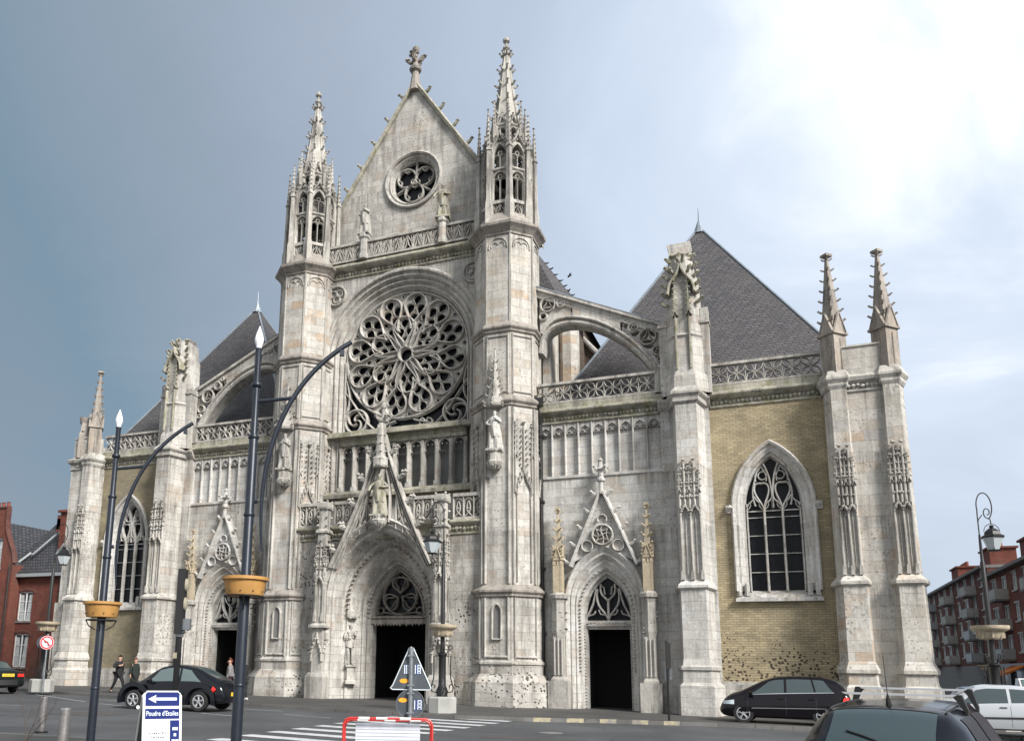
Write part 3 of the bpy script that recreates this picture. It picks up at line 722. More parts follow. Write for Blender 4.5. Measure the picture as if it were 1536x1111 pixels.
# ---- twin stair towers with openwork spirelets
TX = 5.5
def tower(s):
    tw = MB(s); C = TX
    tw.lathe(C, 0, [(2.0, -1.0), (2.0, .55), (1.97, 1.15), (1.75, 1.45), (1.68, 1.5), (1.68, 1.85), (1.74, 1.9), (1.74, 1.98), (1.66, 2.04), (1.6, 2.15), (1.6, 4.75)])
    T = tw.build('tower', 'limestone_pitted', CP)
    t2 = MB(s); t2.lathe(C, 0, [(1.50, 5.25), (1.50, 13.35)]); t2.build('lower_shaft', 'limestone', T)
    t3 = MB(s); t3.lathe(C, 0, [(1.44, 13.75), (1.44, 16.9)]); t3.lathe(C, 0, [(1.40, 17.2), (1.40, 21.7)]); t3.build('upper_shaft', 'limestone_warm', T)
    st = MB(s)
    for z, a, b_ in ((4.98, 1.6, 1.5), (13.5, 1.5, 1.44), (17.05, 1.44, 1.4)):
        st.lathe(C, 0, [(a, z-.28), (a+.08, z-.22), (a+.08, z-.14), (a+.17, z-.04), (a+.17, z+.04), (b_, z+.3)])
    st.lathe(C, 0, [(1.40, 21.66), (1.46, 21.7), (1.46, 21.78), (1.6, 21.95), (1.74, 22.08), (1.76, 22.2), (1.5, 22.34), (1.28, 22.8), (1.24, 22.9)])
    st.build('string_courses', 'limestone_dark', T)
    pn = MB(s)
    for a in range(-90, 91, 45):
        if True:
            F = face(C, 0, a, 1.44)
            for u in (-1, 1): pn.stroke([(u*.50, 13.85), (u*.50, 16.7)], .045, -.02, .06, F)
            pn.stroke([(-.50, 16.62), (.50, 16.62)], .04, -.02, .06, F); pn.stroke([(-.50, 13.95), (.50, 13.95)], .04, -.02, .06, F)
            F = face(C, 0, a, 1.40)
            ar = arch(0, .44, 21.0, 21.1, .42, 6); pn.stroke(ar(), .035, -.02, .05, F); pn.stroke(arc(-.16, 21.14, .17, 200, 20, 6), .025, -.02, .04, F); pn.stroke(arc(.16, 21.14, .17, 160, -20, 6), .025, -.02, .04, F)
            for u in (-1, 1): pn.stroke([(u*.56, 17.3), (u*.56, 21.7)], .03, -.02, .04, F)
            F = face(C, 0, a, 1.50)
            for u in (-1, 1):
                pn.stroke([(u*.54, 5.3), (u*.54, 13.2)], .055, -.02, .10, F)
            if a in (45, -45, 90, -90):
                # ogee tracery with crockets
                blind = [(u*.34) for u in (-1, 1)]
                for u in (-1, 1): pn.stroke([(u*.34, 5.4), (u*.34, 9.3)], .04, -.02, .08, F)
                for u in (-1, 1):
                    pn.stroke(bez([(u*.36, 9.2), (u*.38, 9.75), (u*.05, 9.6), (0, 10.5)], 7), .045, -.02, .13, F)
                    for k in range(4): pn.crocket(F(u*(.33-.09*k), 9.55+.25*k, .1), (0, 0, 1), .09)
                pn.stroke([(0, 10.4), (0, 12.3)], .055, -.02, .10, F); pn.lump(F(0, 12.5, .1), .12)
                for k in range(7):
                    for u in (-1, 1): pn.lump(F(u*(.17-.008*k), 10.6+.26*k, .09), .065, 4)
                for u in (-1, 1): bar_pinnacle(pn, u*.42, 9.3, 10.9, 12.5, .05, F, 0, .09)
            # weathered base panels
            if a in (0, 45, -45):
                F = face(C, 0, a, 1.6)
                for u in (-1, 1): pn.stroke([(u*.52, 2.1), (u*.52, 4.7)], .05, -.02, .08, F)
                pn.stroke([(-.52, 2.2), (.52, 2.2)], .06, -.02, .1, F)
    pn.build('panel_mouldings', 'limestone_carved', T)
    # slit niche low on the front face
    nz = MB(s); F = face(C, 0, 0, 1.6); a_ = arch(0, .16, 2.95, 4.1, .28, 5)
    nz.stroke(a_(.04), .045, 0, .09, F); nz.stroke([(-.2, 2.93), (.2, 2.93)], .04, 0, .1, F); nz.build('slit_niche', 'limestone_carved', T)
    nd = MB(s); nd.sheet(a_(-.0), [], .012, F); nd.build('painted_slit_shade', 'concrete_dark', T)  # flat dark sheet on the uncut face; paints the shade inside the niche
    # corbel and canopy for the statue
    cb = MB(s); y = -1.72
    cb.lathe(C-.06, y, [(.05, 10.2), (.22, 10.32), (.33, 10.5), (.36, 10.62), (.30, 10.66), (.27, 10.72), (.27, 11.05), (.33, 11.1), (.33, 11.18), (.2, 11.2)], 8)
    for k in range(8): cb.lump((C-.06+.27*math.cos(k*PI/4), y+.27*math.sin(k*PI/4), 10.44), .09)
    cb.build('statue_corbel', 'limestone_carved', T)
    cn = MB(s); y = -1.66
    cn.lathe(C-.06, y, [(.34, 13.2), (.38, 13.3), (.38, 13.55), (.27, 13.62), (.2, 14.2), (.14, 14.5), (.03, 15.9)], 6, 30)
    for k in range(6):
        a = R(30+60*k)
        for z, r in ((13.2, .40), (13.35, .42), (13.7, .33), (14.1, .25), (14.5, .19), (14.9, .14), (15.3, .1)): cn.crocket((C-.06+r*math.cos(a), y+r*math.sin(a), z), (math.cos(a), math.sin(a), 0), .07)
    cn.lump((C-.06, y, 15.95), .07); cn.build('statue_canopy', 'limestone_carved', T)

    # --- openwork spirelet
    sp = MB(s); D = 1.06
    sp.lathe(C, 0, [(1.18, 22.7), (1.18, 22.95), (1.1, 23.0)])
    core = [(.50, 22.5), (.50, 23.6)]
    sp.lathe(C, 0, core); sp.lathe(C, 0, [(1.1, 23.52), (1.17, 23.56), (1.17, 23.64), (1.02, 23.68)]);
    sp.lathe(C, 0, [(.7, 25.2), (1.12, 25.2), (1.19, 25.26), (1.19, 25.34), (1.04, 25.4)]); sp.lathe(C, 0, [(.5, 25.2), (.5, 27.0)])
    sp.lathe(C, 0, [(.6, 26.75), (.98, 26.8), (1.02, 26.86), (1.02, 26.93), (.8, 27.0), (.78, 27.02), (.78, 27.1), (.5, 27.12)])
    sp.lathe(C, 0, [(.4, 27.0), (.4, 27.9)]); sp.lathe(C, 0, [(.5, 27.82), (.72, 27.86), (.78, 27.93), (.78, 28.0), (.62, 28.06)])
    for k in range(8):
        a = R(22.5+45*k); q = 1/math.cos(R(22.5))
        r1 = D*q; x, y = C+r1*math.cos(a), r1*math.sin(a)
        sp.lathe(x, y, [(.13, 22.6), (.13, 25.3), (.11, 26.8)], 6, math.degrees(a))
        x, y = C+.70*q*math.cos(a), .70*q*math.sin(a); sp.lathe(x, y, [(.1, 27.0), (.1, 27.9)], 6)
    for k in range(8):
        a = 45*k; F = face(C, 0, a, D)
        railing_lily(sp, -.42, .42, 22.85, 23.6, F, 2)
        for zb, zs, zt in ((23.62, 24.75, 25.22), (25.4, 26.0, 26.7)):
            ar = arch(0, .33, zb, zs, zt-zs-.08, 6)
            sp.sheet([(-.45, zb), (.45, zb), (.45, zt+.05), (-.45, zt+.05)], [ar(0)], .04, F, -.14); sp.stroke(ar(.02), .035, .02, .1, F)
            sp.stroke([(0, zb), (0, zs-.05)], .04, -.1, .06, F)
            for u in (-1, 1): sp.stroke(bez([(u*.33, zs-.1), (u*.3, zs+.15), (u*.02, zs+.1), (0, zs-.08)], 5), .032, -.08, .05, F)
            sp.stroke(circ(0, zs+.16, .1, 8), .03, -.08, .05, F, True)
        # ogee gablet over the upper light, curling crockets
        for u in (-1, 1):
            sp.stroke(bez([(u*.46, 26.25), (u*.4, 26.8), (u*.06, 26.7), (0, 27.35)], 7), .045, .0, .15, F)
            for t in range(3): sp.crocket(F(u*(.36-.11*t), 26.62+.2*t, .12), F(u*.5, .5, .2), .07) if False else sp.lump(F(u*(.38-.11*t), 26.62+.2*t, .14), .085)
        sp.lump(F(0, 27.42, .1), .1)
        F = face(C, 0, a, .70); ar = arch(0, .17, 27.15, 27.55, .22, 4)
        sp.sheet([(-.3, 27.1), (.3, 27.1), (.3, 27.85), (-.3, 27.85)], [ar(0)], .02, F, -.1); sp.stroke(ar(.02), .03, 0, .07, F)
        for u in (-1, 1): sp.stroke(bez([(u*.3, 27.7), (u*.26, 28.1), (u*.04, 28.1), (0, 28.55)], 5), .035, -.05, .08, F)
        sp.lump(F(0, 28.6, .0), .08)
    S = sp.build('spirelet', 'limestone_carved', T)
    for k in range(8):
        a = R(22.5+45*k); b = MB(s); r = 1.36
        x, y = C+r*math.cos(a), r*math.sin(a)
        b.lathe(x, y, [(.16, 22.45), (.16, 23.4), (.12, 23.7), (.10, 25.4), (.09, 26.4)], 4, math.degrees(a))
        b.lathe(x, y, [(.09, 26.4), (.015, 28.2)], 4, math.degrees(a)); b.lathe(x, y, [(.13, 26.3), (.13, 26.38), (.09, 26.45)], 4, math.degrees(a)); b.lump((x, y, 28.2), .075)
        for i in range(6):
            for q in range(4):
                t = i/6; rr = .09*(1-t)+.03; aa = a+PI/4+q*PI/2; b.lump((x+rr*math.cos(aa), y+rr*math.sin(aa), 26.6+1.5*t), .05, 4)
        x2, y2 = C+.95*math.cos(a), .95*math.sin(a)
        b.tube([(x, y, 25.6), ((x+x2)/2, (y+y2)/2, 26.5), (x2, y2, 26.7)], .05, 5)
        x2, y2 = C+.92*math.cos(a), .92*math.sin(a)
        b.lathe(x2, y2, [(.09, 26.9), (.08, 27.9), (.015, 29.2)], 4, math.degrees(a)); b.lump((x2, y2, 29.25), .07)
        for i in range(5):
            for q in range(4): aa = a+PI/4+q*PI/2; b.lump((x2+.09*(1-i/6)*math.cos(aa)+.0, y2+.09*(1-i/6)*math.sin(aa), 28.0+.23*i), .045, 4)
        b.build('pinnacle', 'limestone_carved', S)
    nd = MB(s); nd.lathe(C, 0, [(.66, 28.05), (.38, 30.0), (.06, 32.95)], 8)
    q = 1/math.cos(R(22.5))
    for k in range(8):
        a = R(22.5+45*k)
        nd.tube([(C+.67*q*math.cos(a), .67*q*math.sin(a), 28.0), (C+.39*q*math.cos(a), .39*q*math.sin(a), 30.0), (C+.06*math.cos(a), .06*math.sin(a), 32.9)], [.045, .04, .025], 4)
        for i in range(5):
            t = (i+.65)/5.25; r = q*(.66-.28*t/.4 if t < .4 else .38-.32*(t-.4)/.6); nd.crocket((C+r*math.cos(a), r*math.sin(a), 28.05+4.85*t), (math.cos(a), math.sin(a), 0), .15-.03*t)
    nd.lathe(C, 0, [(.06, 32.6), (.17, 32.72), (.17, 32.8), (.06, 32.88), (.06, 33.05), (.16, 33.15), (.16, 33.28), (.04, 33.42)], 8)
    nd.build('spire', 'limestone_carved', S)
    return T
for s in (1, -1): tower(s)

# ---- portal block between the towers
YP = -1.2; FP = facade(YP)
PW = MB()
pa = arch(0, 2.62, -.5, 4.65, 3.28, 16)
PW.sheet([(-4.9, -.5), (4.9, -.5), (4.9, 8.05), (-4.9, 8.05)], [pa(.02)], 0, FP)
PW.build('portal_wall', 'limestone_pitted', CP)
pc = MB()
pc.loft([[(-4.85, a, z), (4.85, a, z), (4.85, .2, z), (-4.85, .2, z)] for a, z in ((YP+.02, 7.55), (YP-.06, 7.6), (YP-.06, 7.68), (YP-.02, 7.72), (YP-.02, 7.95), (YP-.2, 8.06), (YP-.26, 8.12), (YP-.26, 8.2), (YP-.1, 8.26))])
frieze(pc, -4.7, -2.0, YP-.09, 7.84, .1, .17); frieze(pc, 2.0, 4.7, YP-.09, 7.84, .1, .17)
pc.build('portal_cornice', 'limestone_mossy', CP)
# portal balustrade: slim cusped lights
pb = MB(); FB = facade(YP-.02)
for (u0, u1) in ((-4.8, -3.4), (-2.75, -.5), (.5, 2.75), (3.35, 4.8)):
    pb.extrude([(u0, 8.26), (u1, 8.26), (u1, 8.36), (u0, 8.36)], -.1, .1, FB); pb.extrude([(u0, 9.3), (u1, 9.3), (u1, 9.45), (u0, 9.45)], -.12, .12, FB)
    n = max(2, round((u1-u0)/.42)); w = (u1-u0)/n
    for i in range(n):
        c = u0+w*(i+.5)
        pb.stroke([(u0+w*i, 8.36), (u0+w*i, 9.3)], .04, -.08, .09, FB)
        for s in (-1, 1):
            pb.stroke(bez([(c+s*w*.5, 8.9), (c+s*w*.45, 9.3), (c+s*.02, 9.05), (c, 9.3)], 5), .03, -.07, .07, FB)
            pb.stroke(bez([(c-s*w*.5, 8.36), (c-s*w*.1, 8.5), (c+s*w*.5, 8.6), (c+s*w*.1, 8.95), (c, 9.1)], 6), .03, -.07, .07, FB)
        pb.lump(FB(c, 8.75, .03), .07)
pb.build('portal_balustrade', 'limestone_carved', CP)
# deep splayed arch: orders step in from the face to the door
PM = MB(); fz = facade(-1.8)
pr = [(.42, -.55), (.42, .02), (.34, .10), (.24, .02), (.18, -.06), (.10, -.02), (.03, -.10), (-.03, -.20), (-.12, -.20), (-.18, -.3), (-.24, -.55), (-.36, -.95), (-.46, -1.0), (-.50, -.95), (-.56, -1.05), (-.58, -1.2), (-.66, -1.24), (-.72, -1.35), (-.86, -1.62), (-.90, -1.72), (-.95, -1.68), (-1.0, -1.80), (-1.03, -1.95), (-1.10, -1.92), (-1.14, -2.05), (-1.18, -2.2), (-1.24, -2.2), (-1.26, -2.6)]
def pf(o):
    # keeps the inner orders lower and narrower, like the photograph's
    hw = 2.62+o; t = max(0, -o)/1.26; hh = 3.3-1.02*t+max(o, 0)*1.05; zs = 4.78-.72*t
    return arch(0, hw, -.4, zs, hh, 16)()
PM.profile(pf, pr, fz)
PM.build('portal_arch_moulding', 'limestone', CP, smooth=True)
fol = MB()     # leafwork running round two of the orders
for o, d in ((-.53, -.98), (-1.12, -2.0)):
    L = [Vector(p) for p in pf(o)]; 
    for p, q in zip(L, L[1:]):
        n = max(1, int((q-p).length/.24))
        for i in range(n):
            c = p+(q-p)*(i+.5)/n
            if c.y > 3.9: fol.lump(fz(c.x, c.y, d+.03), .10*random.uniform(.8, 1.2), 5)
fol.build('portal_leafwork', 'limestone_dark', CP)
ty = MB(); FT = facade(.55); ta = arch(0, 1.36, 3.95, 4.05, 2.28, 14)
ty.stroke(ta(-.05), .10, -.15, .2, FT); ty.stroke([(-1.4, 4.02), (1.4, 4.02)], .10, -.15, .25, FT)
ty.box(-1.42, 1.42, .35, .8, 3.72, 3.93); frieze(ty, -1.3, 1.3, .36, 3.70, .08, .16)
for (cx, cz, r) in ((0, 5.05, .88),):
    for k in range(3):
        a = R(90)+2*PI*k/3
        T = lambda x, y: (cx+x*math.cos(a)-y*math.sin(a), cz+x*math.sin(a)+y*math.cos(a))
        for s in (-1, 1):
            ty.stroke([T(*p) for p in bez([(.12, s*.0), (.3, s*.1), (.4, s*.62), (.85, s*.30)], 7)], .04, -.1, .12, FT)
            ty.stroke([T(*p) for p in bez([(.25, s*.1), (.5, s*.05), (.6, s*.5), (.95, s*.1)], 6)], .03, -.1, .1, FT)
    ty.stroke(circ(cx, cz, r, 24), .045, -.1, .14, FT, True)
for s in (-1, 1):
    ty.stroke(bez([(s*1.3, 4.1), (s*.9, 4.4), (s*.5, 4.2), (s*.05, 4.1)], 6), .035, -.1, .1, FT); ty.stroke(circ(s*1.02, 4.33, .17, 10), .03, -.1, .1, FT, True)
ty_o = ty.build('portal_tympanum', 'limestone_dark', CP)
g4 = MB(); g4.sheet(arch(0, 1.38, 3.9, 4.05, 2.3, 10)(), [], 0, facade(.72)); g4.build('glass', 'leaded_glass', ty_o)
dr = MB()
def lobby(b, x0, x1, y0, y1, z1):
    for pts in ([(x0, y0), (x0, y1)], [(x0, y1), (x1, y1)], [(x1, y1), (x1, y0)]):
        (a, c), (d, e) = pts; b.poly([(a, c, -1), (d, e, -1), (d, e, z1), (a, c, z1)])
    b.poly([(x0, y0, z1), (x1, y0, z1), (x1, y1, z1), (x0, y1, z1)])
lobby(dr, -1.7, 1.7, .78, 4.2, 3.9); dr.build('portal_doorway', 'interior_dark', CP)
# statue niche in the left jamb, its canopy and pedestal
nj = MB(); x, y = -2.0, -.62
nj.lathe(x, y, [(.28, .9), (.28, 1.02), (.2, 1.08), (.2, 1.62), (.27, 1.68), (.27, 1.76), (.1, 1.78)], 4, 0)
nj.lathe(x, y, [(.24, 3.92), (.28, 4.0), (.28, 4.25), (.18, 4.35), (.08, 5.0)], 6)
for k in range(6): nj.lump((x+.25*math.cos(k), y+.25*math.sin(k), 3.93), .07); nj.lump((x+.22*math.cos(k), y+.22*math.sin(k), 4.3), .07)
nj.build('jamb_niche', 'limestone_carved', CP)
# crocketed gable standing free over the arch
pg = MB(); FGb = facade(-1.86)
for s in (-1, 1):
    pts = bez([(s*2.55, 6.2), (s*1.6, 8.0), (s*.75, 10.0), (s*.06, 12.4)], 12)
    pg.stroke(pts, .07, -.22, .16, FGb); pg.stroke([(a-s*.15, b-.02) for a, b in pts[:-1]], .06, -.2, .05, FGb); pg.stroke([(a-s*.27, b-.04) for a, b in pts[:-2]], .035, -.18, .0, FGb)
    for k in range(5):
        i = 1.6+k*2.2; p = Vector(pts[int(i)]).lerp(Vector(pts[int(i)+1]), i % 1)
        pg.crocket(FGb(p.x+s*.08, p.y, 0), (s, -.1, .15), .24); pg.lump(FGb(p.x+s*.36, p.y+.12, .05), .13, 6); pg.lump(FGb(p.x+s*.28, p.y+.28, 0), .11, 6)
pg.lathe(0, -1.86, [(.17, 11.6), (.15, 12.3), (.12, 12.9), (.22, 13.0), (.22, 13.12), (.1, 13.2), (.08, 13.6), (.13, 13.7), (.13, 13.85), (.03, 13.95)], 8)
for k in range(4):
    a = PI/4+PI/2*k; pg.crocket((.12*math.cos(a), -1.86+.12*math.sin(a), 13.1), (math.cos(a), math.sin(a), 0), .17)
# tracery filling between gable and arch
for sg_ in (-1, 1):
    pg.stroke(bez([(sg_*.42, 8.2), (sg_*.45, 9.6), (sg_*.4, 10.3), (sg_*.12, 10.9)], 6), .05, -.15, .06, FGb); pg.stroke(bez([(sg_*2.0, 7.0), (sg_*1.2, 7.7), (sg_*.9, 8.4), (sg_*.75, 9.6)], 6), .04, -.15, .02, FGb)
for u in (-1.5, -1.1, -.75, .75, 1.1, 1.5):
    zt = 12.0-abs(u)*2.9; pg.stroke([(u, 8.3-abs(u)*.55), (u, max(zt-.2, 8.3-abs(u)*.55+.3))], .035, -.12, .0, FGb)
pg.build('portal_gable', 'limestone_carved', CP)
cs = MB(); x, y = -.02, -2.02
cs.lathe(x, y, [(.05, 7.8), (.2, 7.95), (.34, 8.15), (.38, 8.26), (.30, 8.32), (.34, 8.5), (.22, 8.55)], 8)
for k in range(8): cs.lump((x+.28*math.cos(k*PI/4), y+.28*math.sin(k*PI/4), 8.1), .1); cs.lump((x+.3*math.cos(k*PI/4), y+.3*math.sin(k*PI/4), 8.42), .08)
cs.lathe(x, y, [(.28, 10.75), (.33, 10.85), (.33, 11.15), (.22, 11.3), (.19, 12.0), (.16, 12.6), (.1, 12.9)], 6, 0)
for k in range(6):
    for z, r in ((10.8, .33), (11.15, .34), (11.5, .23), (11.9, .21), (12.3, .19)): cs.lump((x+r*math.cos(k*PI/3), y+r*math.sin(k*PI/3), z), .085)
cs.build('gable_niche', 'limestone_carved', CP)
for s in (-1, 1):
    b = MB(s); x, y = 3.0, -1.75
    b.lathe(x, y, [(.46, -.5), (.46, 1.2), (.38, 1.35), (.36, 1.4)], 4, 45); b.lathe(x, y, [(.27, 1.35), (.27, 3.45)], 4, 45)
    b.lathe(x, y, [(.42, 3.42), (.42, 3.52), (.3, 3.62)], 4, 45)
    for k in range(4):
        for t in (-1, 1):
            F = face(x, y, 90*k, .29); b.stroke(bez([(t*.27, 1.9), (t*.3, 2.7), (t*.02, 2.5), (0, 3.2)], 5), .04, 0, .08, F)
            for q in range(4): b.lump(F(t*(.26-.06*q), 2.3+.2*q, .08), .07)
    b.lathe(x, y, [(.22, 3.6), (.22, 7.9)], 4, 45)
    for k in range(4):
        F = face(x, y, 90*k, .22); blind_tracery(b, -.2, .2, 3.7, 5.4, 7.6, F, 1, .07)
    for k in range(4):
        a = R(45+90*k); pinnacle(b, x+.3*math.cos(a), y+.3*math.sin(a), 3.6, 5.9, 7.3, .06, 0, False, 4, .06)
    b.lathe(x, y, [(.30, 7.85), (.30, 7.95), (.2, 8.05)], 4, 45); b.lathe(x, y, [(.19, 8.0), (.19, 9.0)], 4, 45); b.lathe(x, y, [(.26, 9.0), (.29, 9.08), (.29, 9.28), (.22, 9.34)], 4, 45)
    for k in range(4):
        for z in (8.2, 8.6, 9.0, 9.35): a = R(45+90*k); b.lump((x+.33*math.cos(a), y+.33*math.sin(a), z), .08)
    b.build('portal_pillar', 'limestone_carved', CP)
# blind wing panel left and right of the portal gable sits on the wall itself

# ---- side fronts (mirrored)
WX = 16.6
def window_side(s):
    zb = 4.62; wf = arch(WX, 1.02, zb+.3, 8.35, 2.05, 10)
    m_ = MB(s)
    m_.profile(wf, [(.56, -.02), (.56, .14), (.5, .2), (.42, .16), (.38, .04), (.30, .04), (.24, -.04), (.18, -.06), (.12, -.2), (.06, -.22), (0, -.36), (0, -.5)], F0)
    # flat white dressing around the arch
    Wn = m_.build('side_window', 'limestone_white', CP, smooth=True)
    sl = MB(s); sl.box(WX-1.58, WX+1.58, -.22, .1, zb-.12, zb+.02); sl.loft([[(WX-1.52, -.16, zb+.02), (WX+1.52, -.16, zb+.02), (WX+1.52, .5, zb+.02), (WX-1.52, .5, zb+.02)], [(WX-1.52, -.02, zb+.14), (WX+1.52, -.02, zb+.14), (WX+1.52, .5, zb+.36), (WX-1.52, .5, zb+.36)]])
    for t in (-1, 1):
        sl.box(WX+t*1.60-.18, WX+t*1.60+.18, -.14, .02, 8.10, 8.42); sl.lump((WX+t*1.62, -.2, 8.30), .14)
        for u in (1.14, 1.42): sl.lathe(WX+t*u, -.06, [(.09, zb+.1), (.09, zb+.55), (.05, zb+.62)], 6)
    sl.build('sill', 'limestone_white', Wn)
    t_ = MB(s); F = facade(.34)
    for x in (-.34, .34): t_.stroke([(WX+x, zb+.3), (WX+x, 8.3)], .05, -.08, .12, F)
    for t in (-1, 1): t_.stroke([(WX+t*1.0, zb+.3), (WX+t*1.0, 8.5)], .04, -.08, .1, F)
    for i, x in enumerate((-.68, 0, .68)):
        for t in (-1, 1):
            t_.stroke(bez([(WX+x+t*.34, 8.2), (WX+x+t*.32, 8.62), (WX+x+t*.06, 8.5), (WX+x, 8.82)], 6), .04, -.08, .1, F)
            t_.stroke(bez([(WX+x+t*.34, 8.22), (WX+x+t*.1, 8.40), (WX+x+t*.16, 8.5), (WX+x+t*.19, 8.58)], 4), .025, -.06, .07, F)
    # two heart-shaped mouchettes and the round eyes above them
    for t in (-1, 1):
        c = WX+t*.40
        for q in (-1, 1):
            t_.stroke(bez([(c-t*.06, 8.3), (c+q*.12, 8.75), (c+q*.46, 9.0), (c+q*.30, 9.45), (c, 9.34)], 9), .04, -.08, .11, F)
            t_.stroke(bez([(c+q*.2, 9.42), (c+q*.3, 9.75), (c+q*.05, 9.9), (c-t*.05, 10.05)], 6), .035, -.08, .1, F)
        t_.stroke(bez([(WX, 8.3), (WX+t*.0, 8.9), (WX+t*.02, 9.6), (WX+t*.28, 10.15)], 8), .045, -.08, .12, F)
        t_.stroke(bez([(WX+t*.66, 8.4), (WX+t*.8, 8.9), (WX+t*.72, 9.2), (WX+t*.55, 9.75)], 7), .04, -.08, .11, F)
        t_.stroke(circ(WX+t*.33, 9.66, .17, 12), .03, -.08, .1, F, True)
    t_.build('tracery', 'limestone_white', Wn)
    g = MB(s); g.sheet(arch(WX, 1.06, zb+.2, 8.35, 2.1, 10)(), [], 0, facade(.48)); g.build('glass', 'leaded_glass', Wn)
    br = MB(s)
    for k in range(1, 5 if s == 1 else 5):
        z = zb+.34+k*.745
        for x in (-.68, 0, .68): br.box(WX+x-.30, WX+x+.30, .40, .44, z-.017, z+.017)
    for x in (-.68, 0, .68): br.box(WX+x-.31, WX+x+.31, .38, .44, 8.18, 8.23)
    br.build('glazing_bars', 'limestone_white' if s == 1 else 'galvanised', Wn)

def shaft(b, xc, hw, yf, zs, y0=0.):
    # half-octagonal buttress: zs = [(z, half width, front y)]
    b.plan([(z, [(xc-w-.22-e, y0+.05), (xc-w-.22-e, y0-.16), (xc-w, f), (xc+w, f), (xc+w+.22+e, y0-.16), (xc+w+.22+e, y0+.05)]) for z, w, f, e in zs])

def side(s):
    b = MB(s)
    # portal bay wall with real openings for the side door
    DX = 9.82; da = arch(DX, 1.62, -.6, 4.55, 2.3, 12)
    b.sheet([(6.3, -.6), (12.45, -.6), (12.45, 10.12), (6.3, 10.12)], [da(.0)], 0, F0)
    b.build('bay_wall', 'limestone_white' if s == 1 else 'limestone', CP)
    b2 = MB(s); b2.sheet([(6.3, 10.1), (12.45, 10.1), (12.45, 12.75), (6.3, 12.75)], [], 0, facade(.12)); b2.build('arcade_wall', 'limestone_white', CP)
    a_ = MB(s)
    a_.box(6.3, 12.4, -.06, .2, 10.08, 10.2); x0, x1 = 7.0, 12.38; n = 9; w = (x1-x0)/n; Fa = facade(.12)
    for i in range(n+1): a_.stroke([(x0+w*i, 10.2), (x0+w*i, 12.6)], .045, -.02, .16, Fa)
    for i in range(n):
        c = x0+w*(i+.5); ar = arch(c, w/2-.03, 12.0, 12.1, .38, 6)
        a_.sheet([(c-w/2, 12.1), (c+w/2, 12.1), (c+w/2, 12.62), (c-w/2, 12.62)], [[(u, max(z, 12.1001)) for u, z in ar(-.02)[1:-1]]], .10, Fa, 0)
        for t in (-1, 1): a_.stroke(arc(c+t*w*.2, 12.16, w*.16, 90-t*90, 90+t*100, 5), .022, 0, .08, Fa)
    a_.build('blind_arcade', 'limestone_white', CP)
    # eaves cornice and pierced parapets over both bays
    c_ = MB(s)
    for (u0, u1) in ((6.6, 12.5), (14.2, 18.85)):
        c_.loft([[(u0, a, z), (u1, a, z), (u1, .8, z), (u0, .8, z)] for a, z in ((.05, 12.6), (-.06, 12.64), (-.06, 12.70), (-.0, 12.74), (-.0, 12.95), (-.24, 13.08), (-.3, 13.14), (-.3, 13.22), (-.14, 13.3), (-.14, 13.56))])
        frieze(c_, u0+.1, u1-.1, -.05, 12.85, .085, .16)
    c_.build('eaves_cornice', 'limestone_mossy', CP)
    p_ = MB(s); railing_petal(p_, 7.0, 12.25, 13.56, 14.55, facade(-.05), 7); p_.box(12.2, 12.5, -.14, .1, 13.5, 14.56)
    railing_petal(p_, 14.45, 18.7, 13.56, 14.55, facade(-.05), 6); p_.box(14.25, 14.47, -.13, .1, 13.5, 14.56)
    p_.build('parapet', 'limestone_carved', CP)
    # brick bay
    k = MB(s); wf = arch(WX, 1.02+.5, 4.62, 8.35, 0, 10)
    hole = arch(WX, 1.02, 4.6, 8.35, 2.05, 10)(.5)
    k.sheet([(14.3, 1.35), (18.8, 1.35), (18.8, 12.7), (14.3, 12.7)], [hole], 0, F0); k.build('brick_bay', 'yellow_brick' if s == 1 else 'yellow_brick_grey', CP)
    pl = MB(s); pl.box(6.6, DX-1.98, -.30, .3, -1, 1.3, 0); pl.box(DX+1.98, 12.29, -.30, .3, -1, 1.3); pl.box(14.2, 19.0, -.20, .3, -1, 1.28); pl.box(14.2, 19.0, -.12, .3, 1.28, 1.38)
    pl.build('plinth', 'limestone_pitted', CP)
    window_side(s)
    # --- middle buttress and its broken pinnacle
    m_ = MB(s)
    m_.box(12.38, 14.36, -.10, .6, -1, 12.75)
    m_.box(12.30, 14.42, -.34, .6, -1, 1.25)
    shaft(m_, 13.52, .5, 0, [(-1, .62, -1.55, .1), (1.2, .62, -1.55, .1), (1.32, .52, -1.42, .02), (1.75, .5, -1.40, 0), (1.8, .56, -1.46, .04), (1.92, .56, -1.46, .04), (1.98, .5, -1.4, 0), (2.25, .47, -1.32, 0), (4.9, .47, -1.32, 0), (4.98, .56, -1.42, .04), (5.08, .56, -1.42, .04), (5.3, .42, -1.16, 0), (12.6, .42, -1.16, 0)])
    M = m_.build('buttress', 'limestone_white' if s == 1 else 'limestone', CP)
    d_ = MB(s); Fd = facade(-1.16); blind_tracery(d_, 13.14, 13.90, 5.3, 7.9, 10.3, Fd, 2, .10); 
    d_.loft([[(12.3, a, z), (14.42, a, z), (14.42, .8, z), (12.3, .8, z)] for a, z in ((-.1, 12.66), (-.22, 12.8), (-.3, 12.95), (-.36, 13.02), (-.36, 13.12), (-.1, 13.3))])
    shaft(d_, 13.52, .42, 0, [(12.62, .42, -1.16, .0), (12.72, .5, -1.24, .05), (12.9, .5, -1.24, .05), (13.02, .58, -1.34, .1), (13.12, .58, -1.34, .1), (13.4, .40, -1.06, 0)])
    d_.build('buttress_mouldings', 'limestone_carved', M)
    u = MB(s)
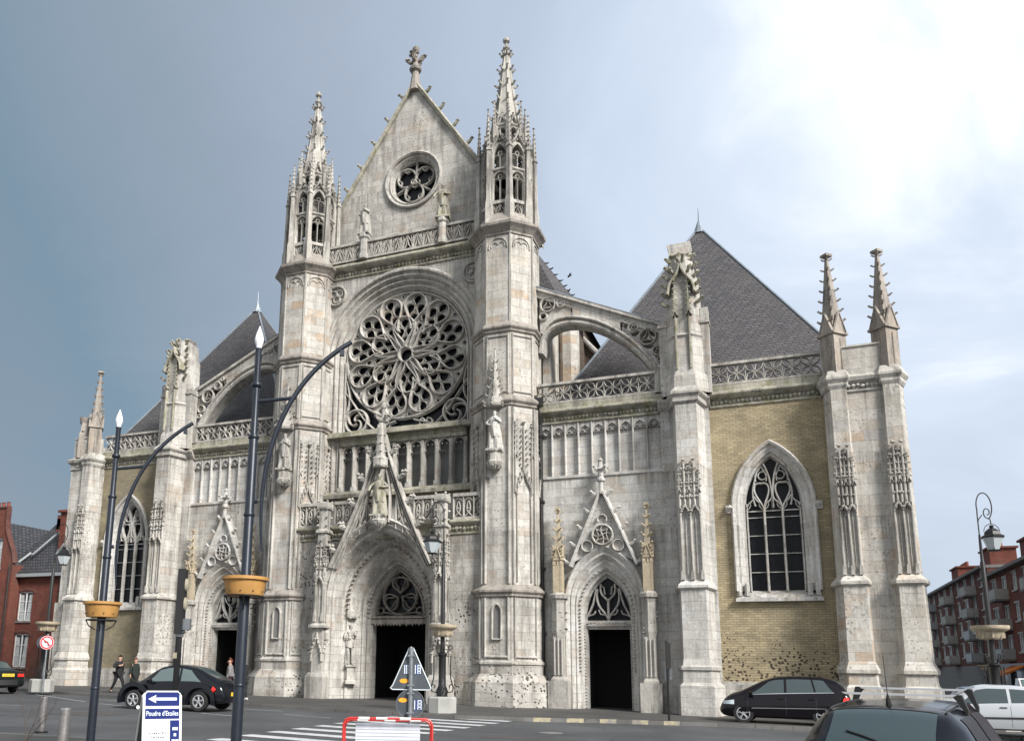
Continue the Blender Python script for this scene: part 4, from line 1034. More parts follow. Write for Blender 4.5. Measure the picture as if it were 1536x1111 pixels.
    u.plan([(z, [(13.52-w, .55), (13.52-w, -.45), (13.52-w*.45, f), (13.52+w*.45, f), (13.52+w, -.45), (13.52+w, .55)]) for z, w, f in ((13.2, .95, -1.02), (13.9, .92, -1.0), (14.1, .80, -.95), (15.6, .78, -.92), (15.7, .86, -1.0), (15.8, .74, -.9), (18.4, .66, -.8), (18.5, .58, -.74), (19.4, .46, -.62))])
    # ragged stump where the spire is missing
    u.plan([(z, [(13.46-w, .35), (13.46-w, -.4), (13.46+w, -.42), (13.46+w, .35)]) for z, w in ((19.2, .46), (19.9, .42), (20.15, .5), (20.2, .5))] if s == 1 else [(z, [(13.5-w, .35), (13.5-w-.05, -.4), (13.5+w, -.42), (13.5+w*.5, .3)]) for z, w in ((19.0, .46), (19.45, .42), (19.6, .5), (19.62, .48))])
    for t in (-1, 1):
        u.box(13.52+t*.86-.16, 13.52+t*.86+.16, -.5, .1, 13.2, 17.0 if t > 0 else 16.6); u.box(13.52+t*.86-.2, 13.52+t*.86+.2, -.56, .1, 16.3, 16.42)
    U_ = u.build('pier_pinnacle', 'limestone', M)
    uo = MB(s); Fu = facade(-.9)
    for x in (13.25, 13.8): bar_pinnacle(uo, x, 14.2, 16.6, 18.2, .07, Fu, -.15, .12)
    for t in (-1, 1):
        uo.stroke(bez([(13.52+t*.55, 17.6), (13.52+t*.5, 18.4), (13.52+t*.1, 18.2), (13.52, 19.0)], 7), .07, -.3, .16, Fu)
        for q in range(6): uo.crocket((13.52+t*(.62-.05*q), -.7+.05*q, 17.2+.42*q), (t, -.5, 0), .17)
        uo.crocket((13.52+t*.3, -.85, 18.6), (t*.4, -1, 0), .16); uo.crocket((13.52+t*.1, -.75, 19.2), (t*.2, -1, 0), .16)
    for q in range(12): uo.lump((13.5+random.uniform(-.45, .45), -.42+random.uniform(-.1, .1), 18.8+random.uniform(0, .9)), random.uniform(.08, .17))
    uo.build('pier_carving', 'limestone_mossy', U_)
    # --- flying buttress
    f_ = MB(s); y0, y1 = .2, .95
    Ff = facade(y0)
    cx, cz, rr = 9.86, 14.0, 3.2
    # underside arch: quarter-ellipse, high at the tower
    under = [(7.05, 16.2)]+bez([(7.15, 16.9), (7.6, 17.9), (8.9, 17.85), (10.6, 17.2), (11.9, 15.4), (12.35, 14.4)], 18)
    top = [(6.85, 19.55), (12.75, 16.75)]
    outer = [(6.9, 16.2), (7.0, 17.3)]+bez([(7.1, 17.35), (7.6, 18.35), (9.0, 18.3), (10.8, 17.5), (12.1, 15.9), (12.6, 14.9)], 16)
    f_.stroke(under, .13, -.75, .06, Ff, ch=.9); f_.stroke([(a, b+.22) for a, b in under[1:]], .07, -.7, .14, Ff, ch=.92)
    f_.loft([[(x, y, z) for (y, z) in ((y0-.12, zz-.16), (y0-.12, zz), (y1+.1, zz), (y1+.1, zz-.16))] for x, zz in top])
    f_.loft([[(x, y, z) for (y, z) in ((y0+.02, zz-.5), (y0+.02, zz-.15), (y1-.05, zz-.15), (y1-.05, zz-.5))] for x, zz in top])
    # web (solid where the arch meets the coping) and pierced roundels at each end
    web = bez([(7.1, 17.35), (7.6, 18.35), (9.0, 18.3), (10.8, 17.5), (12.1, 15.9), (12.5, 14.8)], 16)
    W_ = [p for p in web if 8.45 < p[0] < 10.9]
    tz = lambda x: 19.55-(x-6.85)*2.8/5.9-.45
    f_.extrude([(a, b-.15) for a, b in W_]+[(a, tz(a)+.02) for a, b in W_[::-1]], -.6, -.03, Ff)
    def webz(x):
        for (x0, z0), (x1, z1) in zip(web, web[1:]):
            if x0 <= x <= x1: return z0+(z1-z0)*(x-x0)/(x1-x0)
        return web[0][1] if x < web[0][0] else web[-1][1]
    for (xa, xb, rounds) in ((7.02, 8.5, ((7.42, 18.58, .33), (8.05, 18.55, .17), (7.2, 18.02, .15))), (10.85, 12.62, ((11.3, 16.84, .19), (11.92, 16.32, .35), (12.33, 15.62, .19), (12.42, 15.2, .09), (11.0, 17.2, .07)))):
        n_ = 10; xs_ = [xa+(xb-xa)*i/n_ for i in range(n_+1)]
        out_ = [(x, webz(x)-.12) for x in xs_]+[(x, tz(x)+.02) for x in xs_[::-1]]
        f_.sheet(out_, [circ(x, z, r, 16) for x, z, r in rounds], -.10, Ff, -.6); 
        for x, z, r in rounds:
            f_.stroke(circ(x, z, r+.02, 16), .045, -.12, .03, Ff, True)
            if r > .16:
                for q in range(3): t = R(90+120*q); f_.stroke(bez([(x+r*math.cos(t), z+r*math.sin(t)), (x+r*.2*math.cos(t+.8), z+r*.2*math.sin(t+.8)), (x+r*.75*math.cos(t+1.9), z+r*.75*math.sin(t+1.9))], 4), .035, -.4, -.05, Ff)
    FB_ = f_.build('flying_buttress', 'limestone', CP)
    lc = MB(s); lc.loft([[(x, y, z) for (y, z) in ((y0-.14, zz+.005), (y0+.1, zz+.12), (y1-.1, zz+.12), (y1+.12, zz+.005))] for x, zz in top]); lc.build('lead_capping', 'lead', FB_)
    # --- side door
    d = MB(s); Fd = facade(-.25)
    def df(o):
        t = max(0, -o)/.62; return arch(DX, 1.60+o, -.5, 4.62-.55*t, 2.28-.55*t+max(0, o), 12)()
    d.profile(df, [(.12, -.26), (.12, .0), (.05, .06), (-.03, 0), (-.1, -.1), (-.16, -.07), (-.22, -.18), (-.27, -.3), (-.33, -.27), (-.38, -.38), (-.44, -.42), (-.5, -.42), (-.52, -.55), (-.6, -.6), (-.62, -.9)], Fd)
    D_ = d.build('side_portal', 'limestone_white' if s == 1 else 'limestone', CP, smooth=True)
    l = MB(s)
    for o, dd in ((-.47, -.40),):
        L = [Vector(p) for p in df(o)]
        for p, q in zip(L, L[1:]):
            n = max(1, int((q-p).length/.14))
            for i in range(n):
                c = p+(q-p)*(i+.5)/n
                if c.y > 1.6: l.lump(Fd(c.x, c.y, dd+.02), .055)
    # square door frame with rounded corners of leafwork
    l2 = [(DX-.98, .1), (DX-.98, 3.5)]+arc(DX-.78, 3.5, .2, 180, 90, 4)+arc(DX+.78, 3.5, .2, 90, 0, 4)+[(DX+.98, 3.5), (DX+.98, .1)]
    for p, q in zip([Vector(a) for a in l2], [Vector(a) for a in l2[1:]]):
        n = max(1, int((q-p).length/.13))
        for i in range(n): c = p+(q-p)*(i+.5)/n; l.lump(Fd(c.x, c.y, -.62), .055)
    l.build('leafwork', 'limestone_carved', D_)
    j = MB(s); Fj = facade(.62); inner = arch(DX, .98, 3.78, 4.07, 1.68, 10)
    j.sheet([(DX-1.2, 3.45), (DX+1.2, 3.45), (DX+1.2, 4.4), (DX+1.0, 5.4), (DX, 5.95), (DX-1.0, 5.4), (DX-1.2, 4.4)], [inner(-.06)], 0, Fj, -.2)
    for t in (-1, 1): j.box(DX+t*1.05-.14, DX+t*1.05+.14, .5, .9, -.5, 3.8)
    j.box(DX-1.1, DX+1.1, .48, .9, 3.58, 3.82)
    j.stroke([(DX, 3.82), (DX, 4.7)], .05, -.1, .1, Fj)
    for t in (-1, 1):
        j.stroke(bez([(DX, 3.85), (DX+t*.1, 4.3), (DX+t*.62, 4.3), (DX+t*.45, 5.2)], 8), .045, -.1, .1, Fj)
        j.stroke(bez([(DX+t*.98, 3.9), (DX+t*.7, 4.4), (DX+t*.62, 4.5), (DX+t*.5, 5.2)], 7), .045, -.1, .1, Fj)
        j.stroke(bez([(DX, 4.65), (DX+t*.08, 4.85), (DX+t*.4, 4.85), (DX+t*.3, 5.4)], 7), .045, -.1, .1, Fj)
        j.stroke(bez([(DX+t*.9, 4.0), (DX+t*.75, 4.12), (DX+t*.6, 4.0), (DX+t*.55, 4.25)], 5), .035, -.08, .08, Fj)
        j.stroke(bez([(DX+t*.08, 4.05), (DX+t*.25, 4.12), (DX+t*.35, 4.0), (DX+t*.4, 4.3)], 5), .035, -.08, .08, Fj)
        j.stroke(bez([(DX+t*.24, 5.3), (DX+t*.08, 5.25), (DX+t*.2, 5.05), (DX+t*.12, 4.95)], 5), .03, -.08, .08, Fj)
    j.build('door_tracery', 'limestone_white', D_)
    g = MB(s); g.sheet(arch(DX, .98, 3.8, 4.07, 1.7, 8)(), [], 0, facade(.8)); g.build('glass', 'leaded_glass', D_)
    lo = MB(s); lobby(lo, DX-1.02, DX+1.02, .88, 3.0, 3.8); lo.build('doorway', 'interior_dark', D_)
    st = MB(s); st.box(DX-1.0, DX+1.0, -.25, .9, -1, .02 if s == 1 else .34); st.build('door_step', 'limestone_pitted', D_)
    # gable with roundel tracery
    g = MB(s); Fg = facade(-.32)
    for t in (-1, 1):
        pts = [(DX+t*1.42, 6.1), (DX+t*.04, 9.35)]
        g.stroke(pts, .09, -.3, .14, Fg)
        for q in range(5):
            u = .04+.225*q; g.crocket(Fg(DX+t*(1.42-1.38*u+.08), 6.1+3.25*u, .02), (t, -.1, .1), .15)
    g.extrude([(DX-1.25, 6.3), (DX-.75, 6.55), (DX, 6.98), (DX+.75, 6.55), (DX+1.25, 6.3), (DX, 9.2)], -.3, -.08, Fg)
    g.stroke(circ(DX, 7.42, .43, 20), .05, -.1, .1, Fg, True)
    for q in range(4):
        t = R(90*q); g.stroke(bez([(DX, 7.42), (DX+.25*math.cos(t+.5), 7.42+.25*math.sin(t+.5)), (DX+.38*math.cos(t), 7.42+.38*math.sin(t))], 4), .03, -.1, .07, Fg)
        g.stroke(bez([(DX+.38*math.cos(t+PI/4), 7.42+.38*math.sin(t+PI/4)), (DX+.1*math.cos(t+PI/4), 7.42+.1*math.sin(t+PI/4)), (DX+.38*math.cos(t-PI/4), 7.42+.38*math.sin(t-PI/4))], 5), .03, -.1, .07, Fg)
    for t in (-1, 1): g.stroke(arc(DX+t*.66, 6.95, .24, 0, 360, 12), .035, -.1, .07, Fg); g.stroke(arc(DX, 8.1, .2, -30, 210, 8), .035, -.1, .07, Fg)
    g.lathe(DX, -.38, [(.1, 9.2), (.09, 9.7), (.17, 9.76), (.17, 9.86), (.12, 9.92), (.11, 10.2), (.2, 10.28), (.12, 10.36), (.08, 10.6), (.12, 10.68), (.03, 10.8)], 8)
    for q in range(4): a = PI/4+PI/2*q; g.crocket((DX+.12*math.cos(a), -.38+.12*math.sin(a), 10.25), (math.cos(a), math.sin(a), 0), .14)
    g.build('side_gable', 'limestone_white', D_)
    for q, x in enumerate((7.92, 11.70)):
        p = MB(s); y = -.45
        p.lathe(x, y, [(.30, 1.25), (.30, 1.32), (.22, 1.45), (.22, 3.1)], 4, 45)
        for t in (-.16, 0, .16): p.stroke([(x+t, 1.5), (x+t, 3.0)], .035, 0, .08, facade(y-.22))
        p.box(x-.42, x+.42, y-.45, .1, -1, 1.25)
        for i in range(22): a = random.uniform(0, 2*PI); p.lump((x+.28*math.cos(a), y+.2*math.sin(a), 3.2+random.uniform(0, 1.0)), .1)
        p.lathe(x, y, [(.2, 3.0), (.27, 3.3), (.25, 4.5), (.3, 4.7)], 6); p.lathe(x, y, [(.36, 4.7), (.36, 4.85), (.24, 4.95)], 6)
        p.build('portal_pinnacle_shaft', 'limestone_carved' , D_)
        p = MB(s)
        p.lathe(x, y, [(.19, 4.9), (.19, 6.2)], 4, 45)
        pinnacle(p, x, y, 6.15, 6.4, 8.7 if q == 0 or s == 1 else 8.7, .17, 0, True, 5, .10)
        for k in range(4): a = R(45+90*k); pinnacle(p, x+.22*math.cos(a), y+.22*math.sin(a), 5.0, 6.2, 6.9, .045, 0, False, 3, .05)
        p.build('portal_pinnacle', 'sandstone_new', D_)
    # --- corner pier: two shafts, wall between, merlon and pinnacles
    c = MB(s)
    XE = 21.15 if s == 1 else 20.45; c.box(18.95, XE, -.78, 3.2, -1, 12.9); c.box(18.72, 18.96, -.25, 3.2, -1, 12.9); c.box(18.7, XE+.25, -1.05, 3.2, -1, 1.2)
    if s == -1: c.box(19.5, XE+.12, -.92, 3.2, 1.2, 4.9, 0)
    for xc in ((19.18, 20.98) if s == 1 else (19.18,)):
        shaft(c, xc, .3, 0, [(-1, .56, -1.55, .08), (1.25, .54, -1.5, .08), (1.36, .46, -1.4, .03), (1.72, .44, -1.38, .02), (1.78, .5, -1.46, .05), (1.9, .5, -1.46, .05), (2.2, .40, -1.3, 0), (4.92, .38, -1.24, 0), (5.0, .46, -1.34, .05), (5.12, .46, -1.34, .05), (5.36, .30, -1.02, 0), (9.0, .28, -.98, 0), (12.7, .26, -.95, 0)], -.2)
    K = c.build('corner_buttress', 'limestone_warm' if s == 1 else 'limestone', CP)
    e = MB(s)
    for xc in ((19.18, 20.98) if s == 1 else (19.18,)):
        blind_tracery(e, xc-.28, xc+.28, 5.36, 7.7, 10.4, facade(-1.0), 2, .09)
        shaft(e, xc, .3, 0, [(12.62, .27, -.95, .02), (12.76, .32, -1.01, .05), (12.86, .32, -1.01, .05), (13.0, .39, -1.09, .09), (13.08, .39, -1.09, .09), (13.4, .3, -.9, .0)], -.2)
    e.loft([[(18.8+q, a, z), (XE+.15-q, a, z), (XE+.15-q, 3.3, z), (18.8+q, 3.3, z)] for a, z, q in ((-.76, 12.45, .12), (-.84, 12.5, .05), (-.84, 12.56, .05), (-.79, 12.6, .1), (-.79, 12.8, .1), (-.93, 12.92, -.06), (-.97, 13.06, -.08), (-.7, 13.25, .1))])
    frieze(e, 19.5, XE-.4, -.84, 12.7, .085, .15)
    e.build('buttress_mouldings', 'limestone_carved', K)
    w = MB(s); w.box(18.9, XE, -.72, -.05, 13.2, 14.35); w.box(18.95, XE-.05, -.77, 0, 14.35, 14.42); w.box(XE-.3, XE, -.4, 3.0, 13.2, 14.35)
    w.build('parapet_block', 'limestone_warm' if s == 1 else 'limestone', K)
    pins = ((19.18, -.5, 18.5, 45), (20.98, -.5, 18.35, 45)) if s == 1 else ((19.18, -.5, 18.45, 45),)
    for (x, y, zt, tn) in pins:
        p = MB(s); pinnacle(p, x, y, 13.1, 15.0, zt, .33, tn, True, 7, .095); p.build('pinnacle', 'limestone_brown', K)
    if s == -1:
        p = MB(s); p.lathe(19.95, -.5, [(.34, 13.2), (.34, 14.6), (.26, 14.8), (.24, 15.3), (.34, 15.5), (.38, 15.62), (.3, 15.64)], 4, 0)
        for q in range(14): p.lump((19.95+random.uniform(-.3, .3), -.6+random.uniform(-.2, .2), random.uniform(14.7, 15.6)), .12)
        p.build('pinnacle_stump', 'limestone_dark', K)
    # --- chapel roof behind
    r = MB(s); ap = (13.9, 7.2, 24.9)
    cr = [(7.0, 1.2, 13.4), (20.75, 1.2, 13.4), (20.75, 14.2, 13.4), (7.0, 14.2, 13.4)]
    for i in range(4): r.poly([cr[i], cr[(i+1) % 4], ap])
    Rf = r.build('chapel_roof', 'slate', CP)
    h = MB(s)
    for q in cr: h.tube([q, ap], .06, 5)
    h.lathe(ap[0], ap[1], [(.3, 24.5), (.12, 25.05), (.04, 25.3), (.02, 26.0)], 8); h.build('roof_flashing', 'lead', Rf)
for s in (1, -1): side(s)

# ---- nave behind
nb = MB()
nb.box(6.6, 7.0, 6.4, 36, 0, 22.2); nb.box(-7.0, -6.6, 1.2, 36, 0, 22.2); nb.box(-6.6, 6.6, 35.6, 36, 0, 22.2)
nb.build('nave_wall', 'brown_brick', CP)
nv = MB()
nv.lathe(7.45, 4.4, [(.5, 0), (.5, 19.0)], 8); nv.box(6.6, 7.0, 1.6, 6.4, 0, 19.0); nv.box(6.9, 7.25, 1.2, 2.3, 12, 17.5); nv.build('nave_buttress', 'limestone_warm', CP)
vb = MB(); vb.extrude([(6.9, 12.5), (11.5, 12.5), (11.0, 15.6), (8.1, 19.3), (6.9, 20.8)], -.6, 0, facade(10.5)); vb.build('transept_wall', 'brown_brick', CP)
vg = MB(); vg.stroke([(6.9, 20.9), (8.15, 19.4), (10.4, 16.6)], .16, 0, .2, facade(10.45)); vg.build('verge_board', 'limestone_white', CP)
bk = MB(); bk.box(-21, -7, 14, 36, 0, 13); bk.box(7, 21, 14, 36, 0, 13); bk.box(-20.9, -18.8, 3, 14, 0, 13.0); bk.box(18.8, 20.9, 3, 14, 0, 13.0)
bk.build('aisle_walls', 'yellow_brick_grey', CP)
nr = MB()
for s in (-1, 1):
    A = [(0, 7.0, 32.0), (0, 8.6, 32.0), (s*7.3, 8.6, 21.6), (s*7.3, 7.0, 21.6)]; nr.poly(A if s == 1 else A[::-1])
    nr.poly([(0, 8.6, 32.0), (0, 36, 24.2), (s*7.6, 36, 21.6), (s*7.3, 8.6, 21.6)])
nr.poly([(-7.3, 7.0, 21.6), (7.3, 7.0, 21.6), (0, 7.0, 32.0)]); nr.poly([(-4.8, 1.7, 25.4), (4.8, 1.7, 25.4), (4.8, 7.0, 25.4), (-4.8, 7.0, 25.4)])
nr.build('nave_roof', 'slate', CP)
ar_ = MB(); 
for s in (-1, 1): ar_.poly([(s*7, 14.2, 17.5), (s*7, 36, 17.5), (s*21, 36, 13), (s*21, 14.2, 13)])
ar_.build('aisle_roof', 'slate', CP)
# a transverse slate slope shows between tower and flying buttress
ts = MB(); ts.poly([(4.8, 6, 25.4), (7.55, 6, 21.2), (7.9, 3.9, 18.9), (4.8, 3.9, 18.9)]); ts.poly([(4.8, 6, 25.4), (4.8, 10, 25.4), (7.55, 10, 21.2), (7.55, 6, 21.2)]); ts.build('transverse_roof', 'slate', CP)
# flat behind the parapets keeps the sky out of the aisles
lv = MB(); lv.box(-21, 21, .3, 1.3, 13.2, 13.42); lv.build('gutter', 'lead', CP)

# ---- rainwater pipes
for s, x in ((1, 7.12), (-1, 7.12)):
    b = MB(s); b.tube([(7.0, -.5, 13.9), (7.0, -.5, 13.5), (x, -.3, 13.0), (x, -.16, 12.6), (x, -.12, 10.2), (x, -.14, 9.9), (x, -.14, 1.6), (x, -.42, 1.3), (x, -.42, .1)], .085, 8)
    for z in (12, 9, 6, 3.2): b.box(x-.13, x+.13, -.24, 0, z, z+.1)
    b.box(x-.18, x+.18, -.66, -.3, 13.4, 13.75); b.build('drainpipe', 'drainpipe', CP)
# ================================================================== GROUND AND ROAD
def gp(x, y, off=0.): return (x, y, ground(x, y)+off)
def gsheet(b, pts, off):
    b.poly([gp(x, y, off) for x, y in pts])
g = MB(); xs = [-900, -300, -120, 120, 300, 900]
for a, c in zip(xs, xs[1:]): b_ = lambda x: max(-2.5, min(1.6, ground(x, 0))); g.poly([(a, -400, b_(a)), (c, -400, b_(c)), (c, 1500, b_(c)), (a, 1500, b_(a))])
tag(g.build('ground', 'asphalt'), kind='structure')
kerbL = [(-60, -2.2), (-30, -4.2), (-14.9, -6.7), (-7.6, -8.2), (-.5, -8.7), (6.4, -9.0), (8.6, -8.4), (11, -7.0), (14.5, -5.7), (19, -5.2), (30, -4.4), (34, -2), (34, 60)]
back = [(34, 90), (-60, 90)]
pv = MB(); gsheet(pv, kerbL+back, .115)
tag(pv.build('church_pavement', 'pavement_asphalt'), kind='structure')
kb = MB()
for (x0, y0), (x1, y1) in zip(kerbL, kerbL[1:]):
    n = max(1, int(math.hypot(x1-x0, y1-y0)/1.0))
    for i in range(n):
        a = Vector((x0, y0)).lerp(Vector((x1, y1)), i/n); c = Vector((x0, y0)).lerp(Vector((x1, y1)), (i+1)/n-.003); t = (c-a).normalized(); nn = Vector((-t.y, t.x))*.16
        kb.loft([[gp(a.x, a.y, -.02), gp(c.x, c.y, -.02), gp(c.x+nn.x, c.y+nn.y, -.02), gp(a.x+nn.x, a.y+nn.y, -.02)], [gp(a.x, a.y, .122), gp(c.x, c.y, .122), gp(c.x+nn.x, c.y+nn.y, .122), gp(a.x+nn.x, a.y+nn.y, .122)]])
tag(kb.build('kerb', 'kerb_stone'), kind='structure')
ky = MB()
for k in range(5):
    x0 = 8.9+k*.98; 
    def ky_(x):
        for (a, b), (c, d) in zip(kerbL, kerbL[1:]):
            if a <= x <= c: return b+(d-b)*(x-a)/(c-a)
    if k % 1 == 0: ya, yb = ky_(x0), ky_(x0+.5); ky.loft([[gp(x0, ya-.006, -.01), gp(x0+.5, yb-.006, -.01), gp(x0+.5, yb-.006, .127), gp(x0, ya-.006, .127)], [gp(x0, ya+.15, -.01), gp(x0+.5, yb+.15, -.01), gp(x0+.5, yb+.15, .127), gp(x0, ya+.15, .127)]])
tag(ky.build('kerb_marking', 'kerb_yellow'), kind='structure')
cw = MB()
for k in range(10):
    y = -20.3+1.27*k; x0 = 4.9-.07*k; x1 = 8.0+.03*k
    gsheet(cw, [(x0, y), (x1, y-.25), (x1+.05, y+.27), (x0+.05, y+.52)], .008)
tag(cw.build('zebra_crossing', 'road_paint'), kind='structure')
ln = MB()
for (x0, y0, x1, y1) in ((-13.4, -8.25, -7.9, -10.9), (-6.6, -11.5, -2.0, -12.9), (-.8, -13.1, 1.2, -13.6), (-8.8, -9.3, -6.9, -9.6), (-3.2, -10.0, .4, -10.1), (1.4, -11.6, 3.3, -11.9), (-14, -17.0, -7.2, -14.4)):
    t = Vector((x1-x0, y1-y0)).normalized(); nn = Vector((-t.y, t.x))*.07
    gsheet(ln, [(x0, y0), (x1, y1), (x1+nn.x, y1+nn.y), (x0+nn.x, y0+nn.y)], .008)
tag(ln.build('lane_markings', 'road_paint'), kind='structure')
pp = MB()       # near-side pavement the photographer stands on
near = [(-60, -27.5), (0, -23.0), (4.3, -22.4), (6.2, -21.2), (9.5, -20.9), (14.2, -24.6), (15.6, -30), (15.6, -60), (-60, -60)]
gsheet(pp, near, .10); tag(pp.build('near_pavement', 'pavement_asphalt'), kind='structure')
nk = MB()
for (x0, y0), (x1, y1) in zip(near[:7], near[1:8]):
    t = Vector((x1-x0, y1-y0)).normalized(); nn = Vector((-t.y, t.x))*.14
    nk.loft([[gp(x0, y0, -.02), gp(x1, y1, -.02), gp(x1+nn.x, y1+nn.y, -.02), gp(x0+nn.x, y0+nn.y, -.02)], [gp(x0, y0, .108), gp(x1, y1, .108), gp(x1+nn.x, y1+nn.y, .108), gp(x0+nn.x, y0+nn.y, .108)]])
tag(nk.build('near_kerb', 'kerb_stone'), kind='structure')

# ================================================================== FIGURES
def skin_mesh(name, joints, edges, mat, parent, sub=2, flat=1.):
    # joints: {name: ((x,y,z), r)} -> one smooth continuous surface
    keys = list(joints); me = bpy.data.meshes.new(name)
    me.from_pydata([joints[k][0] for k in keys], [(keys.index(a), keys.index(b)) for a, b in edges], [])
    o = bpy.data.objects.new(name, me); COL.objects.link(o)
    md = o.modifiers.new('skin', 'SKIN'); md.use_smooth_shade = True
    for i, k in enumerate(keys):
        r = joints[k][1]; me.skin_vertices[0].data[i].radius = (r, r) if not isinstance(r, tuple) else r
    me.skin_vertices[0].data[0].use_root = True
    ms = o.modifiers.new('sub', 'SUBSURF'); ms.levels = sub; ms.render_levels = sub
    dg = bpy.context.evaluated_depsgraph_get(); ev = o.evaluated_get(dg); m2 = bpy.data.meshes.new_from_object(ev)
    o.modifiers.clear(); o.data = m2; m2.name = name; m2.materials.clear(); m2.materials.append(MATS[mat])
    for p in m2.polygons: p.use_smooth = True
    bpy.data.meshes.remove(me)
    if parent: o.parent = parent
    return o
def person(loc, rz, h, label, stride=.3, arms=((.25, -.05, .1), (-.2, -.05, .1)), coat='cloth_black', legs='cloth_black', hair='hair_dark', shoes='shoe_black', long=False, hoist=None, lean=0., extra=None):
    # local: faces +X, left = +Y
    T = thing('person', loc, rz, label, 'person'); k = h/1.75
    S = lambda x, y, z: ((x+lean*max(0, z-.9))*k, y*k, z*k)
    s = stride
    kn = lambda f: .5*f+.05
    J = dict(pel=(S(0, 0, .93), .14*k), wai=(S(0, 0, 1.08), (.13*k, .10*k)), che=(S(0, 0, 1.3), (.16*k, .11*k)), nk=(S(.0, 0, 1.47), .055*k), hd0=(S(.02, 0, 1.55), .07*k), hd1=(S(.03, 0, 1.63), .095*k), hd2=(S(.02, 0, 1.69), .075*k))
    E = [('pel', 'wai'), ('wai', 'che'), ('che', 'nk'), ('nk', 'hd0'), ('hd0', 'hd1'), ('hd1', 'hd2')]
    for q, (sg, f) in enumerate(((1, s), (-1, -s))):
        n = 'LR'[q]; up = .05 if f < 0 else 0
        J['hip'+n] = (S(0, sg*.09, .88), .095*k); J['kne'+n] = (S(kn(f) if f > 0 else f*.35, sg*.09, .5), .06*k); J['ank'+n] = (S(f if f > 0 else f*1.15, sg*.09, .08+up), .04*k); J['toe'+n] = (S((f if f > 0 else f*1.15)+.13, sg*.1, .04+up*.3), .035*k)
        E += [('pel', 'hip'+n), ('hip'+n, 'kne'+n), ('kne'+n, 'ank'+n), ('ank'+n, 'toe'+n)]
    for q, sg in enumerate((1, -1)):
        n = 'LR'[q]; ex, ey, hx = arms[q]
        J['sh'+n] = (S(0, sg*.18, 1.42), .06*k)
        if hoist == n: el = (.06, sg*.36, 1.22); wr = (.22, sg*.16, 1.28)
        else: el = (ex*.5-.03, sg*(.25+ey*.5), 1.14); wr = (ex+hx*.5, sg*(.25+ey), .92+abs(ex)*.35)
        J['el'+n] = (S(*el), .047*k); J['wr'+n] = (S(*wr), .033*k)
        d = Vector(wr)-Vector(el); d.normalize(); J['pa'+n] = (S(*(Vector(wr)+d*.07)), (.04*k, .024*k))
        E += [('che', 'sh'+n), ('sh'+n, 'el'+n), ('el'+n, 'wr'+n), ('wr'+n, 'pa'+n)]
        side = Vector((d.z, 0, -d.x)) if abs(d.y) < .9 else Vector((1, 0, 0)); 
        for f4 in range(4):
            off = (f4-1.5)*.020; ln_ = (.075, .085, .08, .062)[f4]
            base = Vector(wr)+d*.09+side.normalized()*off; J[f'f{n}{f4}'] = (S(*(base+d*.03)), .0095*k); J[f'g{n}{f4}'] = (S(*(base+d*ln_+Vector((0, -sg*.02, 0)))), .008*k); E += [('pa'+n, f'f{n}{f4}'), (f'f{n}{f4}', f'g{n}{f4}')]
        th = Vector(wr)+d*.03+side.normalized()*.045; J['t'+n] = (S(*th), .011*k); J['u'+n] = (S(*(th+d*.045+side.normalized()*.015)), .009*k); E += [('wr'+n, 't'+n), ('t'+n, 'u'+n)]
    skin_mesh('body', J, E, 'skin', T)
    # clothes follow the same bones, a little thicker
    g = lambda n, f=1.22: (J[n][0], tuple(x*f for x in J[n][1]) if isinstance(J[n][1], tuple) else J[n][1]*f)
    tz = {n: g(n, 1.25) for n in ('pel', 'hipL', 'hipR', 'kneL', 'kneR', 'ankL', 'ankR')}
    skin_mesh('trousers', tz, [('pel', 'hipL'), ('pel', 'hipR'), ('hipL', 'kneL'), ('hipR', 'kneR'), ('kneL', 'ankL'), ('kneR', 'ankR')], legs, T)
    cz = {n: g(n, 1.4) for n in ('che', 'wai', 'pel', 'shL', 'shR', 'elL', 'elR', 'wrL', 'wrR')}; cz['col'] = (S(0, 0, 1.47), .095*k)
    ce = [('che', 'wai'), ('wai', 'pel'), ('che', 'shL'), ('che', 'shR'), ('shL', 'elL'), ('shR', 'elR'), ('elL', 'wrL'), ('elR', 'wrR'), ('che', 'col')]
    hem = .5 if long else .8
    cz['hem'] = (S(-.03, 0, hem), (.2*k, .15*k)); ce.append(('pel', 'hem'))
    skin_mesh('coat', cz, ce, coat, T)
    b = MB()
    b.lump(S(-.005, 0, 1.685), .1*k, 9, (1.05, .95, .85)); b.lump(S(-.04, 0, 1.62), .09*k, 9, (.9, .95, 1.1)); b.lump(S(.03, 0, 1.735), .075*k, 8)
    b.build('hair', hair, T, smooth=True)
    f = MB(); f.lump(S(.128, 0, 1.605), .02*k, 5, (1, .7, 1.3))
    for sg in (-1, 1): f.lump(S(.03, sg*.098, 1.61), .025*k, 5, (.9, .4, 1.3))
    f.build('nose_and_ears', 'skin', T, smooth=True)
    for sg in (-1, 1):
        e = MB(); e.lump(S(.112, sg*.034, 1.635), .013*k, 6); e.build('eye', 'black_print', T)
    mo_ = MB(); mo_.lump(S(.118, 0, 1.565), .017*k, 6, (.4, 1.5, .4)); mo_.build('mouth', 'red_paint' if False else 'skin', T)
    for n in 'LR':
        a, t = Vector(J['ank'+n][0]), Vector(J['toe'+n][0]); b = MB()
        b.tube([(a.x-.07*k, a.y, a.z-.03*k), (a.x, a.y, a.z-.02*k), (a.x+.08*k, a.y, t.z+.01), (t.x+.03*k, t.y, t.z)], [.035*k, .05*k, .045*k, .03*k], 7); b.build('shoe', shoes, T, smooth=True)
    if extra: extra(T, S, k)
    return T
